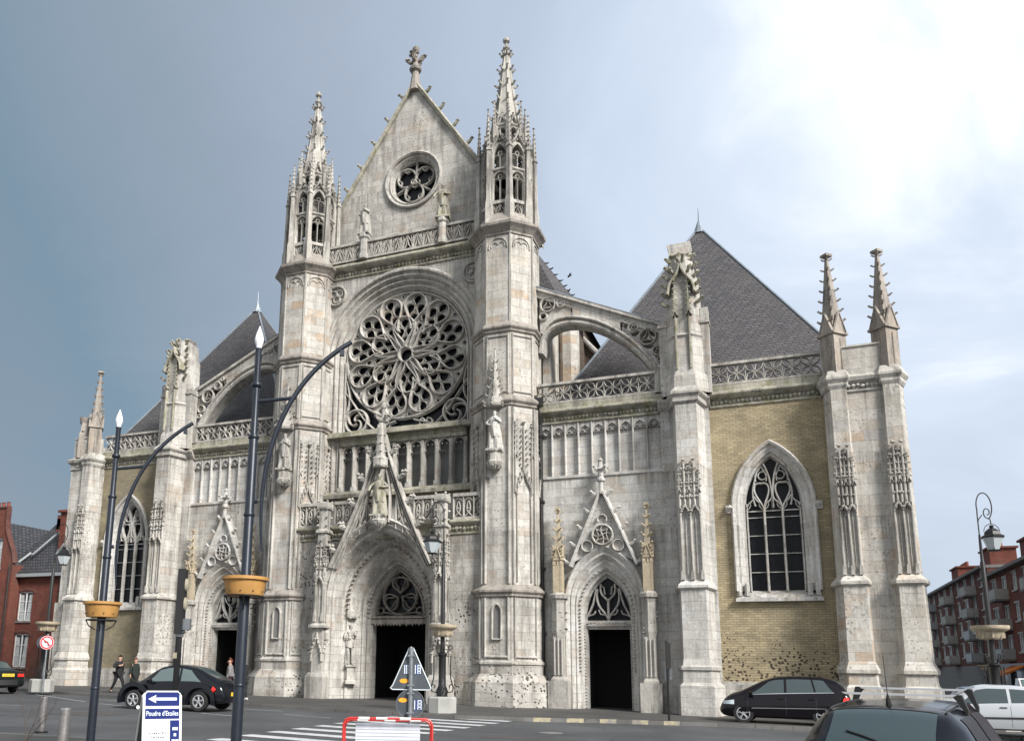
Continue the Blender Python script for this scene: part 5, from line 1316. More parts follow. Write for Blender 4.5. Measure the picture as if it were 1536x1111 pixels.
def robed(name, x, y, z, h, yaw_, label, mat='statue_stone', pose=0, cat='statue', group=None):
    # carved standing figure in heavy drapery, one mesh per statue
    T = thing(name, (x, y, z), yaw_, label, cat, group); b = MB(); k = h/1.8; n = 30
    rings = []
    for zz, rx, ry, am in ((0, .30, .24, .05), (.06, .31, .25, .06), (.3, .27, .22, .055), (.7, .24, .19, .045), (.95, .22, .17, .03), (1.1, .20, .155, .02), (1.3, .23, .165, .015), (1.42, .22, .14, .01), (1.5, .10, .09, 0), (1.54, .065, .065, 0)):
        rings.append([((rx+am*math.sin(i*5*2*PI/n+zz*1.5)+am*.5*math.sin(i*9*2*PI/n))*math.cos(2*PI*i/n)*k, (ry+am*math.sin(i*5*2*PI/n+zz*1.5))*math.sin(2*PI*i/n)*k, zz*k) for i in range(n)])
    b.loft(rings); b.build('robe', mat, T, smooth=True)
    J = dict(c=((0, 0, 1.36*k), .1*k), nk=((0, -.01*k, 1.5*k), .055*k), h0=((0, -.02*k, 1.58*k), .075*k), h1=((0, -.025*k, 1.67*k), .092*k), h2=((0, -.01*k, 1.74*k), .07*k))
    E = [('c', 'nk'), ('nk', 'h0'), ('h0', 'h1'), ('h1', 'h2')]
    poses = {0: (((-.30, -.05, 1.12), (-.10, -.24, 1.22)), ((.30, -.05, 1.12), (.10, -.24, 1.28))), 1: (((-.36, .0, 1.2), (-.2, -.25, 1.05)), ((.30, -.1, 1.18), (.05, -.26, 1.38))), 2: (((-.4, -.02, 1.25), (-.42, -.2, 1.0)), ((.36, -.02, 1.2), (.15, -.25, 1.15)))}[pose]
    for n_, sg, (el, wr) in (('l', -1, poses[0]), ('r', 1, poses[1])):
        J['s'+n_] = ((sg*.18*k, 0, 1.40*k), .075*k); J['e'+n_] = (tuple(v*k for v in el), .065*k); J['w'+n_] = (tuple(v*k for v in wr), .04*k)
        hv = Vector(wr)+Vector((-sg*.06, -.02, .03)); J['p'+n_] = (tuple(hv*k), .042*k); E += [('c', 's'+n_), ('s'+n_, 'e'+n_), ('e'+n_, 'w'+n_), ('w'+n_, 'p'+n_)]
    skin_mesh('figure', J, E, mat, T)
    d = MB()
    d.lump((0, .02*k, 1.70*k), .115*k, 9, (1, 1, .95)); d.lump((0, -.12*k, 1.65*k), .025*k, 5, (.7, 1, 1.4)); d.lump((0, -.085*k, 1.56*k), .06*k, 7, (1, .8, 1.3))
    d.box(-.34*k, .34*k, -.27*k, .27*k, -.06*k, .02*k); d.build('hair_and_base', mat, T, smooth=False)
    c = MB(); c.loft([[(q*.24*k+dx, (-.2+dy)*k, z_*k) for q, dy in ((-1, .12), (-.5, 0), (0, -.05), (.5, 0), (1, .12), (.5, .16), (-.5, .16))] for z_, dx, dy in ((.55, .03, 0), (.8, 0, 0), (1.0, -.03, 0), (1.2, 0, 0))]); c.build('cloak', mat, T, smooth=True)
    return T
robed('statue', -2.2, -.2, 23.92, 1.75, 0, 'weathered stone statue on the pedestal left of the gable balustrade', pose=1)
robed('statue', 2.2, -.2, 23.92, 1.9, .2, 'darker stone statue on the pedestal right of the gable balustrade', 'limestone_mossy', 2)
robed('statue', 5.44, -1.72, 11.2, 1.85, .1, 'pale stone bishop statue under a canopy on the right tower', 'limestone_white', 1)
robed('statue', -5.44, -1.72, 11.2, 1.85, 0, 'stone statue in a niche on the left tower behind the lamp post', pose=0)
robed('statue', -.02, -2.02, 8.52, 1.98, .1, 'tall stone statue with lichen on its crown inside the portal gable', 'limestone_mossy', 2)
def bare_statue():
    # thin standing figure with a loin cloth, in the portal jamb
    T = thing('statue', (-2.0, -.68, 1.76), .9, 'slender bare-chested stone statue standing in the left jamb of the main portal', 'statue'); k = 1.12
    J = {'pel': ((0, 0, .95), .11), 'w': ((0, 0, 1.08), .09), 'c': ((0, 0, 1.3), (.14, .10)), 'n': ((0, -.02, 1.46), .05), 'h0': ((0.02, -.04, 1.54), .065), 'h1': ((.03, -.05, 1.62), .085), 'h2': ((.03, -.03, 1.69), .06),
         'lh': ((-.09, 0, .88), .085), 'lk': ((-.10, -.06, .5), .055), 'la': ((-.09, 0, .08), .038), 'lt': ((-.1, -.12, .04), .035), 'rh': ((.09, 0, .88), .085), 'rk': ((.10, -.02, .5), .055), 'ra': ((.1, .0, .08), .038), 'rt': ((.12, -.12, .04), .035),
         'ls': ((-.17, 0, 1.4), .055), 'le': ((-.28, -.02, 1.14), .042), 'lw': ((-.08, -.18, 1.1), .03), 'lp': ((-.01, -.2, 1.12), .035), 'rs': ((.17, 0, 1.4), .055), 're': ((.27, -.04, 1.16), .042), 'rw': ((.1, -.18, 1.26), .03), 'rp': ((.04, -.2, 1.3), .035)}
    J = {a: (tuple(v*k for v in p), tuple(v*k for v in r) if isinstance(r, tuple) else r*k) for a, (p, r) in J.items()}
    skin_mesh('figure', J, [('pel', 'w'), ('w', 'c'), ('c', 'n'), ('n', 'h0'), ('h0', 'h1'), ('h1', 'h2'), ('pel', 'lh'), ('lh', 'lk'), ('lk', 'la'), ('la', 'lt'), ('pel', 'rh'), ('rh', 'rk'), ('rk', 'ra'), ('ra', 'rt'), ('c', 'ls'), ('ls', 'le'), ('le', 'lw'), ('lw', 'lp'), ('c', 'rs'), ('rs', 're'), ('re', 'rw'), ('rw', 'rp')], 'statue_stone', T)
    b = MB(); b.loft([[(r*k*math.cos(2*PI*i/12), r*.85*k*math.sin(2*PI*i/12), (z+.04*math.sin(i*2))*k) for i in range(12)] for r, z in ((.19, .72), (.17, .9), (.14, 1.04))]); b.build('loin_cloth', 'statue_stone', T, smooth=True)
    h = MB(); h.lump((.03*k, .0, 1.66*k), .11*k, 9); h.lump((.03*k, .04, 1.56*k), .08*k, 8); h.build('hair', 'statue_stone', T)
bare_statue()

def pz(x, y): return ground(x, y)+.115
person((-10.95, -5.9, pz(-11, -6)), R(-12), 1.66, 'man in a dark jacket striding left of the woman in a long coat', .36, hoist='R', arms=((-.2, .1, 0), (.25, 0, .1)))
person((-10.05, -5.9, pz(-10, -6)), R(-12), 1.56, 'woman with auburn hair in a long black coat behind the rounded black car', .26, coat='cloth_darkgreen', hair='hair_auburn', long=True, lean=.04, arms=((.02, 0, .0), (.02, 0, 0)))
person((-4.55, -6.4, pz(-4, -6)), R(-150), 1.66, 'person in a grey jacket standing in front of the dark left side door', .08, coat='cloth_grey', legs='cloth_plum', hair='hair_auburn', arms=((.05, 0, .1), (.05, 0, .1)))
person((-3.35, -7.2, pz(-3, -7)), R(170), 1.70, 'person in black with white shoes half hidden by the tall lamp pole', .15, coat='cloth_black', shoes='shoe_white', arms=((.05, 0, .1), (.05, 0, .1)))
person((29.2, 12.0, ground(29, 0)+.115), R(-100), 1.72, 'distant person in dark clothes standing behind the silver hatchback', .05, hair='hair_auburn')

# ================================================================== BIRDS
def bird(loc, rz, fly, label):
    T = thing('bird', loc, rz, label, 'bird', 'birds around the nave roof'); T.scale = (.62,)*3; b = MB()
    b.tube([(-.2, 0, .0), (-.12, 0, .02), (0, 0, .04), (.1, 0, .07), (.15, 0, .12), (.2, 0, .11), (.24, 0, .1)], [.012, .045, .07, .055, .04, .025, .006], 8)
    b.build('body', 'bird_dark', T, smooth=True)
    for s in (-1, 1):
        w = MB()
        if fly: w.loft([[(x, s*y, z) for x, z in ((-.07, z0), (.08, z0+.01), (.07, z0+.02), (-.07, z0+.015))] for y, z0 in ((.04, .06), (.2, .16), (.42, .08))])
        else: w.loft([[(x, s*y, z) for y, z in ((.055, .09), (.075, .03), (.05, .0))] for x in (.06, -.05, -.2)])
        w.build('wing', 'bird_dark', T)
    return T
bird((7.2, 6.0, 22.75), .5, True, 'dark bird in flight beside the nave roof edge')
for i, (x, z) in enumerate(((5.95, 23.72), (6.2, 23.35), (6.45, 22.95), (6.72, 22.55), (6.95, 22.2), (7.15, 21.9), (7.35, 21.6))):
    bird((x, 6.0, z), random.uniform(-1, 1), False, ('topmost', 'second highest', 'third highest', 'middle', 'third lowest', 'second lowest', 'lowest')[i]+' of the small dark birds along the slate roof edge')
bird((8.3, .55, 19.02), .3, False, 'small dark bird perched alone on the lead capping of the flying buttress')

# ================================================================== STREET FURNITURE
def modern_lamp(x, y, label, rz, sc=1.):
    z0 = ground(x, y)+.1; T = thing('street_lamp', (x, y, z0), rz, label, 'street lamp'); T.scale = (sc, sc, sc)
    b = MB(); b.lathe(0, 0, [(.15, 0), (.15, .05), (.085, .1), (.085, 3.0), (.078, 3.02), (.074, 5.2), (.056, 5.26), (.052, 6.72), (.06, 6.78)], 16, 0, False)
    for z in (1.2, 3.9, 5.2, 6.1): b.lathe(0, 0, [(.08, z), (.09, z+.02), (.09, z+.05), (.08, z+.07)], 16, 0, False)
    b.build('pole', 'pole_blue_grey', T, smooth=True)
    g = MB(); g.lathe(0, 0, [(.045, 6.78), (.045, 6.82), (.07, 6.88), (.078, 6.94), (.062, 7.02), (.03, 7.11), (.008, 7.18)], 14, 0, False); g.build('globe', 'opal_glass', T, smooth=True)
    a = MB(); pts = bez([(.20, 0, 3.45), (-.02, 0, 4.6), (.28, 0, 5.6), (.80, 0, 6.5), (1.62, 0, 6.98)][0:5], 22) if False else None
    P = []
    for i in range(25):
        t = i/24; q = [Vector(v) for v in ((.23, 0, 3.35), (.04, 0, 4.9), (.45, 0, 6.25), (1.55, 0, 7.02))]
        while len(q) > 1: q = [u*(1-t)+v*t for u, v in zip(q, q[1:])]
        P.append(tuple(q[0]))
    a.tube(P, [.018+.024*min(1, 3*i/24) for i in range(25)], 10)
    a.tube([(0, 0, 5.85), (.66, 0, 5.96)], .032, 8); a.tube([(.0, 0, 4.15), (.12, 0, 4.17)], .04, 8)
    a.box(1.36, 1.44, -.03, .03, 6.76, 6.86); a.build('arm', 'pole_blue_grey', T, smooth=True)
    r = MB(); r.tube([(.3*math.cos(2*PI*i/20), .3*math.sin(2*PI*i/20), 2.62) for i in range(21)], .012, 6, False)
    for s in (-1, 1): r.tube([(s*.30, 0, 2.62), (s*.24, 0, 2.5), (s*.1, 0, 2.42)], .012, 6); r.tube([(0, s*.30, 2.62), (0, s*.24, 2.5), (0, s*.1, 2.42)], .012, 6)
    r.build('planter_bracket', 'iron_black', T)
    return T
def basket(x, y, z, label, mat, sc=1.):
    T = thing('planter', (x, y, z), random.random(), label, 'planter', 'planters clamped round the modern lamp posts')
    b = MB(); k = sc; b.lathe(0, 0, [(.29*k, 0), (.30*k, .03), (.335*k, .24*k), (.37*k, .25*k), (.37*k, .30*k), (.33*k, .30*k), (.30*k, .22*k), (.14*k, .2*k)], 22, 0, False); b.build('bowl', mat, T, smooth=True)
    s = MB(); s.lathe(0, 0, [(.10, .2*k), (.31*k, .21*k), (.0+.31*k, .23*k), (.10, .25*k)], 18, 0, False); s.build('soil', 'bark', T)
    e = MB()
    for i in range(10): a = 2*PI*i/10; e.lump((.318*k*math.cos(a), .318*k*math.sin(a), .07*k), .014, 5)
    e.build('rivets', 'bark', T)
    return T
modern_lamp(8.72, -24.6, 'nearer tall blue-grey lamp post with curved arm and white tip, right of the sign board', R(32))
modern_lamp(5.37, -24.15, 'farther tall blue-grey lamp post with curved arm and white tip, left of the sign board', R(38), .86)
basket(8.72, -24.6, ground(8.7, 0)+.1+2.62, 'ochre round planter clamped to the nearer lamp post in front of the left side door', 'planter_ochre')
basket(5.37, -24.15, ground(5, 0)+.1+2.3, 'ochre round planter clamped to the farther lamp post by the left church window', 'planter_ochre', .9)

def ornate_lamp(x, y, rz, label, h=7.5, sgn=1):
    z0 = ground(x, y)+.115; T = thing('ornate_street_lamp', (x, y, z0), rz, label, 'street lamp'); k = h/7.5
    b = MB(); b.lathe(0, 0, [(.48*k, 0), (.48*k, .50*k), (.42*k, .55*k)], 8, 22.5); b.build('stone_base', 'concrete_pale', T)
    p = MB(); p.lathe(0, 0, [(.2*k, .55*k), (.2*k, .75*k), (.13*k, .85*k), (.13*k, 1.9*k), (.17*k, 2.0*k), (.09*k, 2.1*k), (.075*k, 2.7*k), (.07*k, 5.2*k), (.05*k, 5.25*k), (.04*k, 5.8*k), (.03*k, 6.1*k)], 10, 0, False); p.build('post', 'iron_black', T, smooth=True)
    s = MB()
    for a in range(4):
        c, d = math.cos(PI/2*a), math.sin(PI/2*a); G = lambda r, z: (r*c*k, r*d*k, z*k)
        s.tube([G(.1, .95), G(.22, .68), G(.36, .72), G(.40, .86), G(.34, .98), G(.25, .92), G(.27, .84)], .022*k, 6)
        s.tube([G(.40, .86), G(.33, 1.08), G(.30, 1.2), G(.30, 1.95), G(.16, 1.95)], .022*k, 6)
        s.tube([G(.12, 2.0), G(.2, 2.12), G(.24, 2.3), G(.34, 2.32), G(.36, 2.22), G(.3, 2.18)], .018*k, 6)
    s.build('scrollwork', 'iron_black', T, smooth=True)
    a = MB()
    loop = []
    for i in range(26):      # oval loop springing from the post
        an = R(195-i*262/25); loop.append(((.25+.25*math.cos(an))*k, 0, (7.03+.45*math.sin(an))*k))
    a.tube([(0, 0, 5.2*k), (0, 0, 6.75*k)]+loop, .02*k, 6)
    sp_ = []
    for i in range(16):
        an = R(-60-i*27); rr_ = .15*(1-i/22); sp_.append(((.33+rr_*math.cos(an))*k, 0, (6.83+1.35*rr_*math.sin(an))*k))
    a.tube(sp_, .018*k, 6); a.tube([(0, 0, 6.5*k), (.03*k, 0, 6.6*k), (.16*k, 0, 6.75*k)], .016*k, 6)
    a.tube([(.40*k, 0, 6.62*k), (.42*k, 0, 6.46*k)], .018*k, 6)
    a.tube([((.42+.26*math.cos(R(t)))*k, 0, (6.2+.26*math.sin(R(t)))*k) for t in range(0, 181, 20)], .012*k, 6)
    a.build('crook', 'iron_black', T, smooth=True)
    D_ = .58
    L = MB(); L.lathe(.42*k, 0, [(.30*k, (5.42+D_)*k), (.31*k, (5.46+D_)*k), (.22*k, (5.52+D_)*k), (.2*k, (5.62+D_)*k), (.1*k, (5.72+D_)*k), (.04*k, (5.75+D_)*k), (.07*k, (5.80+D_)*k), (.03*k, (5.84+D_)*k)], 6, 0)
    for i in range(6):
        t = 2*PI*i/6; L.tube([((.42+.29*math.cos(t))*k, .29*math.sin(t)*k, (5.43+D_)*k), ((.42+.15*math.cos(t))*k, .15*math.sin(t)*k, (5.02+D_)*k)], .014*k, 5)
    L.lathe(.42*k, 0, [(.15*k, (5.0+D_)*k), (.17*k, (5.03+D_)*k), (.12*k, (5.05+D_)*k)], 6, 0); L.build('lantern_frame', 'iron_black', T)
    g = MB(); g.lathe(.42*k, 0, [(.145*k, (5.04+D_)*k), (.275*k, (5.42+D_)*k)], 6, 0); g.build('lantern_glass', 'lantern_glass', T)
    return T
def bowl(x, y, z, label, k=1.):
    T = thing('planter', (x, y, z), 0, label, 'planter', 'stone-coloured planters clamped round the ornate lamps'); b = MB()
    b.lathe(0, 0, [(.28*k, 0), (.33*k, .06*k), (.36*k, .22*k), (.50*k, .30*k), (.52*k, .34*k), (.52*k, .42*k), (.46*k, .42*k), (.40*k, .33*k), (.1, .3*k)], 20, 0, False)
    for i in range(8):
        t = 2*PI*i/8; b.box(.35*k*math.cos(t)-.03, .35*k*math.cos(t)+.03, .35*k*math.sin(t)-.03, .35*k*math.sin(t)+.03, .04*k, .24*k)
    b.build('bowl', 'planter_stone', T, smooth=True)
ornate_lamp(5.5, -7.85, R(-150), 'black wrought-iron lamp on a stone block between the main portal and the right tower')
ornate_lamp(-13.4, -7.9, R(20), 'black wrought-iron lamp on a stone block at the far left corner of the church')
ornate_lamp(23.15, -1.6, R(24), 'black wrought-iron lamp with hanging lantern at the right corner of the church', 8.15)
ornate_lamp(28.6, 3.0, R(10), 'black wrought-iron lamp farther right, in front of the apartment block')
ornate_lamp(31.5, 44.0, R(160), 'distant wrought-iron lamp in the side street by the far apartments', 7.0)
bowl(5.5, -7.85, ground(5, 0)+.115+2.62, 'stone-coloured planter on the lamp beside the main portal')
bowl(-13.4, -7.9, ground(-13, 0)+.115+2.62, 'stone-coloured planter above the no-left-turn sign')
bowl(23.15, -1.6, ground(22, 0)+.115+3.0, 'stone-coloured planter on the lamp nearest the right church corner', 1.1)
bowl(28.6, 3.0, ground(28, 0)+.115+2.62, 'stone-coloured planter in front of the apartment shopfront')
bowl(31.5, 44.0, ground(31, 0)+2.6, 'small distant planter in the side street', .95)

# no-left-turn sign fixed in front of the left lamp
def turn_sign():
    x, y = -12.75, -8.45; T = thing('road_sign', (x, y, ground(x, y)+.115), R(30), 'round red and white no left turn sign beside the left church corner', 'road sign'); F = lambda u, z, d: (u*.66, -d, 2.12+(z-2.12)*.66)
    b = MB(); b.tube([(0, .05, 0), (0, .05, 2.5)], .04, 8); b.build('post', 'galvanised', T)
    b = MB(); b.extrude(circ(0, 2.12, .46, 28), -.01, .015, F); b.build('disc', 'sign_red', T)
    b = MB(); b.extrude(circ(0, 2.12, .44, 28), .015, .018, F); b.build('rim', 'white_sign', T)
    b = MB(); b.extrude(circ(0, 2.12, .415, 28), .018, .021, F); b.build('ring', 'sign_red', T)
    b = MB(); b.extrude(circ(0, 2.12, .32, 28), .021, .024, F); b.build('field', 'white_sign', T)
    b = MB(); b.stroke([(.1, 1.88), (.1, 2.05), (.04, 2.16), (-.08, 2.18)], .045, .024, .028, F); b.extrude([(-.2, 2.18), (-.06, 2.30), (-.06, 2.06)], .024, .028, F); b.build('turn_arrow', 'black_print', T)
    b = MB(); b.stroke([(-.24, 2.33), (.24, 1.91)], .035, .028, .032, F); b.build('red_bar', 'sign_red', T)
    b = MB(); b.extrude(circ(-.3, 2.12, .42, 24), -.16, -.13, F); b.build('second_disc', 'sign_grey_back', T)
turn_sign()

def signal():
    x, y = 6.69, -23.62; T = thing('traffic_light', (x, y, ground(x, y)+.1), R(23), 'black traffic signal pole seen edge-on in front of the rounded black car', 'traffic light')
    b = MB(); b.tube([(0, 0, 0), (0, 0, 2.05)], .055, 10); b.box(-.06, .05, -.05, .05, 1.5, 1.72); b.build('pole', 'iron_black', T)
    b = MB(); b.box(-.07, .06, -.10, .10, 2.05, 3.2); b.build('signal_head', 'black_plastic', T)
    b = MB()
    for z in (2.92, 2.58): b.loft([[(x_, -.01+w_*math.cos(2*PI*i/12), z+.0+1.6*w_*math.sin(2*PI*i/12)) for i in range(12)] for x_, w_ in ((.05, .075), (.085, .07), (.11, .045))])
    b.build('lens_hoods', 'traffic_yellow', T, smooth=True)
    b = MB(); b.box(-.07, .0, -.056, .058, 1.62, 1.72); b.build('sticker', 'traffic_yellow', T)
    b = MB(); b.box(.06, .19, -.05, .05, 2.12, 2.32); b.tube([(.0, 0, 2.05), (.1, 0, 2.1)], .03, 6); b.build('push_button_box', 'galvanised', T)
    b = MB(); b.lathe(0, 0, [(.07, 2.0), (.07, 2.06)], 10, 0, False); b.build('collar', 'galvanised', T)
signal()

def signs_on_post():
    x, y = 11.66, -24.66; T = thing('road_sign', (x, y, ground(x, y)+.1), R(23.5+0), 'grey backs of a triangular and a round sign on one post behind the barrier', 'road sign'); F = lambda u, z, d: (u, -d, z)
    b = MB(); b.tube([(0, -.035, 0), (0, -.035, 1.87)], .034, 12); b.build('post', 'galvanised', T)
    tri = [(-.255, 1.335), (-.285, 1.30), (-.26, 1.28), (.26, 1.28), (.285, 1.30), (.27, 1.34), (.03, 1.855), (0, 1.87), (-.03, 1.855)]
    b = MB(); b.extrude(tri, 0, .012, F); t = b.build('triangular_plate', 'sign_grey_back', T)
    b = MB(); b.stroke(tri, .009, -.008, .022, F, True); b.build('rim', 'white_sign', t)
    b = MB(); b.extrude(circ(0, 1.08, .195, 30), 0, .012, F); c = b.build('round_plate', 'sign_grey_back', T)
    b = MB(); b.stroke(circ(0, 1.08, .197, 30), .007, -.008, .022, F, True); b.build('rim', 'galvanised', c)
    b = MB(); b.box(-.10, .10, -.062, -.05, 1.75, 1.77) if False else None
    for z in (1.74, 1.33, 1.22, .95): b.box(-.05, .05, -.075, -.005, z, z+.022)
    b.build('clamps', 'galvanised', T)
    for (ox, oz, w, h) in ((.055, 1.49, .085, .145), (-.095, 1.49, .06, .14), (.052, 1.0, .11, .145)):
        b = MB(); b.extrude([(ox, oz), (ox+w, oz), (ox+w, oz+h), (ox, oz+h)], .012, .015, F); s_ = b.build('sticker', 'sticker_blue', T)
        b = MB()
        for i in range(3):
            b.extrude([(ox+w*.45, oz+h*(.1+.3*i)), (ox+w*.95, oz+h*(.1+.3*i)), (ox+w*.95, oz+h*(.12+.3*i)), (ox+w*.45, oz+h*(.12+.3*i))], .015, .018, F)
            b.stroke([(ox+w*.5, oz+h*(.08+.3*i)), (ox+w*.5, oz+h*(.3+.3*i)), (ox+w*.92, oz+h*(.3+.3*i)), (ox+w*.92, oz+h*(.08+.3*i))], .007, .015, .018, F)
        b.stroke([(ox+w*.08, oz+.01), (ox+w*.08, oz+h-.01)], .006, .015, .018, F); b.build('sticker_print', 'white_sign', s_)
    for (ox, oz) in ((-.095, 1.40), (-.105, 1.135)):
        b = MB(); b.extrude([(ox+.055*math.cos(2*PI*i/14)*(1.15), oz+.032*math.sin(2*PI*i/14)) for i in range(14)], .012, .016, F); b.build('orange_sticker', 'sticker_orange', T)
signs_on_post()

def barrier():
    x, y = 11.55, -25.15; T = thing('safety_barrier', (x, y, ground(x, y)+.1), R(24.5), 'red and white tubular barrier with a pale ribbed panel round the sign post', 'barrier')
    for d, off in ((0, 0), (.13, .03)):
        r = .016; w = .60-off*.4; h = .90-off
        pts = [(-w, d, 0), (-w, d, h-.08), (-w+.03, d, h-.02), (-w+.08, d, h), (w-.08, d, h), (w-.03, d, h-.02), (w, d, h-.08), (w, d, 0)]
        b = MB(); b.tube(pts, r, 8); b.tube([(-w, d, .25), (w, d, .25)], .012, 6); b.build('tube_frame', 'red_paint', T, smooth=True)
        b = MB()
        for x0 in ((-.40, -.16, .16) if d == 0 else (-.42, -.05, .30)): b.tube([(x0, d, h), (x0+.15, d, h)], r+.003, 8)
        b.build('white_bands', 'white_paint', T, smooth=True)
    b = MB(); b.box(-.44, .44, .10, .112, .28, .83)
    for i in range(12): b.box(-.44, .44, .094, .10, .30+.045*i, .312+.045*i)
    b.build('panel', 'panel_mesh', T)
    b = MB()
    for s in (-1, 1): b.box(s*.60-.03, s*.60+.03, -.22, .3, 0, .03)
    b.build('feet', 'galvanised', T)
barrier()

def text(name, s, size, mat, parent, M, ext=.002, sx=1.):
    cu = bpy.data.curves.new(name, 'FONT'); cu.body = s; cu.size = size; cu.extrude = ext; cu.align_x = 'CENTER'; cu.align_y = 'CENTER'
    o = bpy.data.objects.new(name, cu); COL.objects.link(o); dg = bpy.context.evaluated_depsgraph_get(); me = bpy.data.meshes.new_from_object(o.evaluated_get(dg)); bpy.data.objects.remove(o)
    for v in me.vertices: v.co = M @ Vector((v.co.x*sx, v.co.y, v.co.z))
    o = bpy.data.objects.new(name, me); COL.objects.link(o); me.materials.clear(); me.materials.append(MATS[mat]); o.parent = parent; return o
def aboard():
    x, y = 7.50, -24.92; z0 = ground(x, y)+.1; T = thing('pavement_sign', (x, y, z0), R(54), 'blue and white folding pavement sign with a left-pointing arrow between the two lamp posts', 'sign board')
    H = 1.10; tl = .07
    def F(u, z, d): return (u, -.02-(H-z)*tl*3.2-d, z)      # leaning front leaf
    def G(u, z, d): return (u, .02+(H-z)*tl*4.5+d, z)
    w = .29
    fr = [(-w, 0), (-w, H-.06), (-w+.05, H), (w-.05, H), (w, H-.06), (w, 0)]
    b = MB(); b.stroke(fr, .014, -.015, .015, F); b.stroke([(-w, .12), (w, .12)], .012, -.01, .012, F); b.stroke([(a+(-.0), z) for a, z in fr], .013, -.012, .012, G); b.build('frame', 'white_paint', T)
    b = MB(); b.extrude([(-w+.01, .1), (w-.01, .1), (w-.01, H-.02), (-w+.01, H-.02)], -.004, .004, F); b.build('front_board', 'white_sign', T)
    b = MB(); b.extrude([(-w+.01, .1), (w-.01, .1), (w-.01, H-.02), (-w+.01, H-.02)], -.003, .003, G); b.build('back_board', 'aboard_grey', T)
    b = MB()
    for (a, c, z0_, z1_) in ((-.265, .265, .885, 1.105), (-.265, .265, .69, .845), (.12, .265, .14, .67)): b.extrude([(a, z0_), (c, z0_), (c, z1_), (a, z1_)], .005, .008, F)
    b.build('blue_panels', 'blue_sign', T)
    b = MB(); b.extrude([(-.22, .99), (-.10, 1.05), (-.11, 1.01), (.22, 1.01), (.22, .97), (-.11, .97), (-.10, .93)], .0085, .011, F); b.build('arrow', 'white_sign', T)
    ang = math.atan(tl*3.2)
    def M(u, z): 
        return Matrix.Translation(Vector(F(u, z, .0105))) @ Matrix.Rotation(PI/2-ang, 4, 'X')
    text('heading_lettering', "Poudre d'Etoiles", .105, 'white_sign', T, M(0, .77), sx=.72)
    b = MB(); rs = random.Random(3)      # small print too fine to read in the photograph
    for z, h, us, ue in ((.47, .028, -.22, .06), (.41, .022, -.17, .02), (.35, .028, -.24, .07)):
        u = us
        while u < ue:
            l_ = rs.uniform(.012, .03); b.extrude([(u, z), (u+l_, z), (u+l_, z+h*rs.uniform(.6, 1)), (u, z+h*rs.uniform(.6, 1))], .0045, .007, F); u += l_+rs.uniform(.006, .014)
    b.build('small_print', 'black_print', T)
    b = MB()
    for z, us, ue in ((.52, .16, .23), (.43, .18, .21), (.34, .15, .24)):
        u = us
        while u < ue: b.extrude([(u, z), (u+.014, z), (u+.014, z+.045), (u, z+.045)], .0085, .011, F); u += .022
    b.build('side_print', 'white_sign', T)
    b = MB(); b.lathe(-.30, .12, [(.03, .0), (.03, .02)], 12, 0, False) if False else b.extrude(circ(-.335, .86, .028, 12), -.16, -.15, F); b.build('hinge_disc', 'white_sign', T)
aboard()

def bollard(x, y, h, label):
    T = thing('bollard', (x, y, ground(x, y)+.1), 0, label, 'bollard', 'steel bollards at the kerb'); b = MB(); b.lathe(0, 0, [(.075, .02), (.075, h-.02), (.06, h)], 18, 0, False); b.build('post', 'steel_bright', T, smooth=True)
    b = MB(); b.lathe(0, 0, [(.13, 0), (.13, .03), (.08, .04)], 18, 0, False); b.build('foot_plate', 'iron_black', T)
bollard(2.07, -22.15, .74, 'brushed steel bollard at the left edge, beside the bare twigs')
bollard(6.78, -26.15, .86, 'brushed steel bollard between the farther lamp post and the pavement sign')

def twigs():
    T = thing('bare_shrub', (3.35, -23.7, ground(3, 0)+.1), 0, 'bare leafless twigs rising beside the left steel bollard', 'shrub')
    def br(p, d, L, r, lv, b):
        pts = [Vector(p)]; d = Vector(d)
        for i in range(5):
            d = (d+Vector((random.uniform(-.12, .12), random.uniform(-.12, .12), random.uniform(-.02, .1)))).normalized(); pts.append(pts[-1]+d*L/5)
            if lv < 2 and i in (1, 3): br(pts[-1], d+Vector((random.uniform(-.7, .7), random.uniform(-.5, .5), 0)), L*.45, r*.6, lv+1, b)
            if lv > 0: b.lump(tuple(pts[-1]), r*1.9, 4)
        b.tube(pts, [r*(1-i*.15) for i in range(6)], 5)
    b = MB()
    for d in ((-.25, .1, .9), (.5, 0, .8), (.75, .1, .65)): br((0, 0, 0), d, .78, .011, 0, b)
    b.build('branches', 'bark', T)
twigs()

def thin_post():
    x, y = 12.95, -5.9; T = thing('sign_post', (x, y, ground(x, y)+.115), R(75), 'thin dark post with a narrow edge-on plate at the kerb right of the side door', 'sign post')
    b = MB(); b.tube([(0, 0, 0), (0, 0, 2.65)], .04, 8); b.build('post', 'iron_black', T)
    b = MB(); b.box(-.2, .2, -.06, -.04, 1.7, 2.6); b.build('plate', 'black_plastic', T)
    b = MB(); b.box(.04, .10, -.1, .1, 1.35, 1.75); b.build('timetable_box', 'galvanised', T)
thin_post()
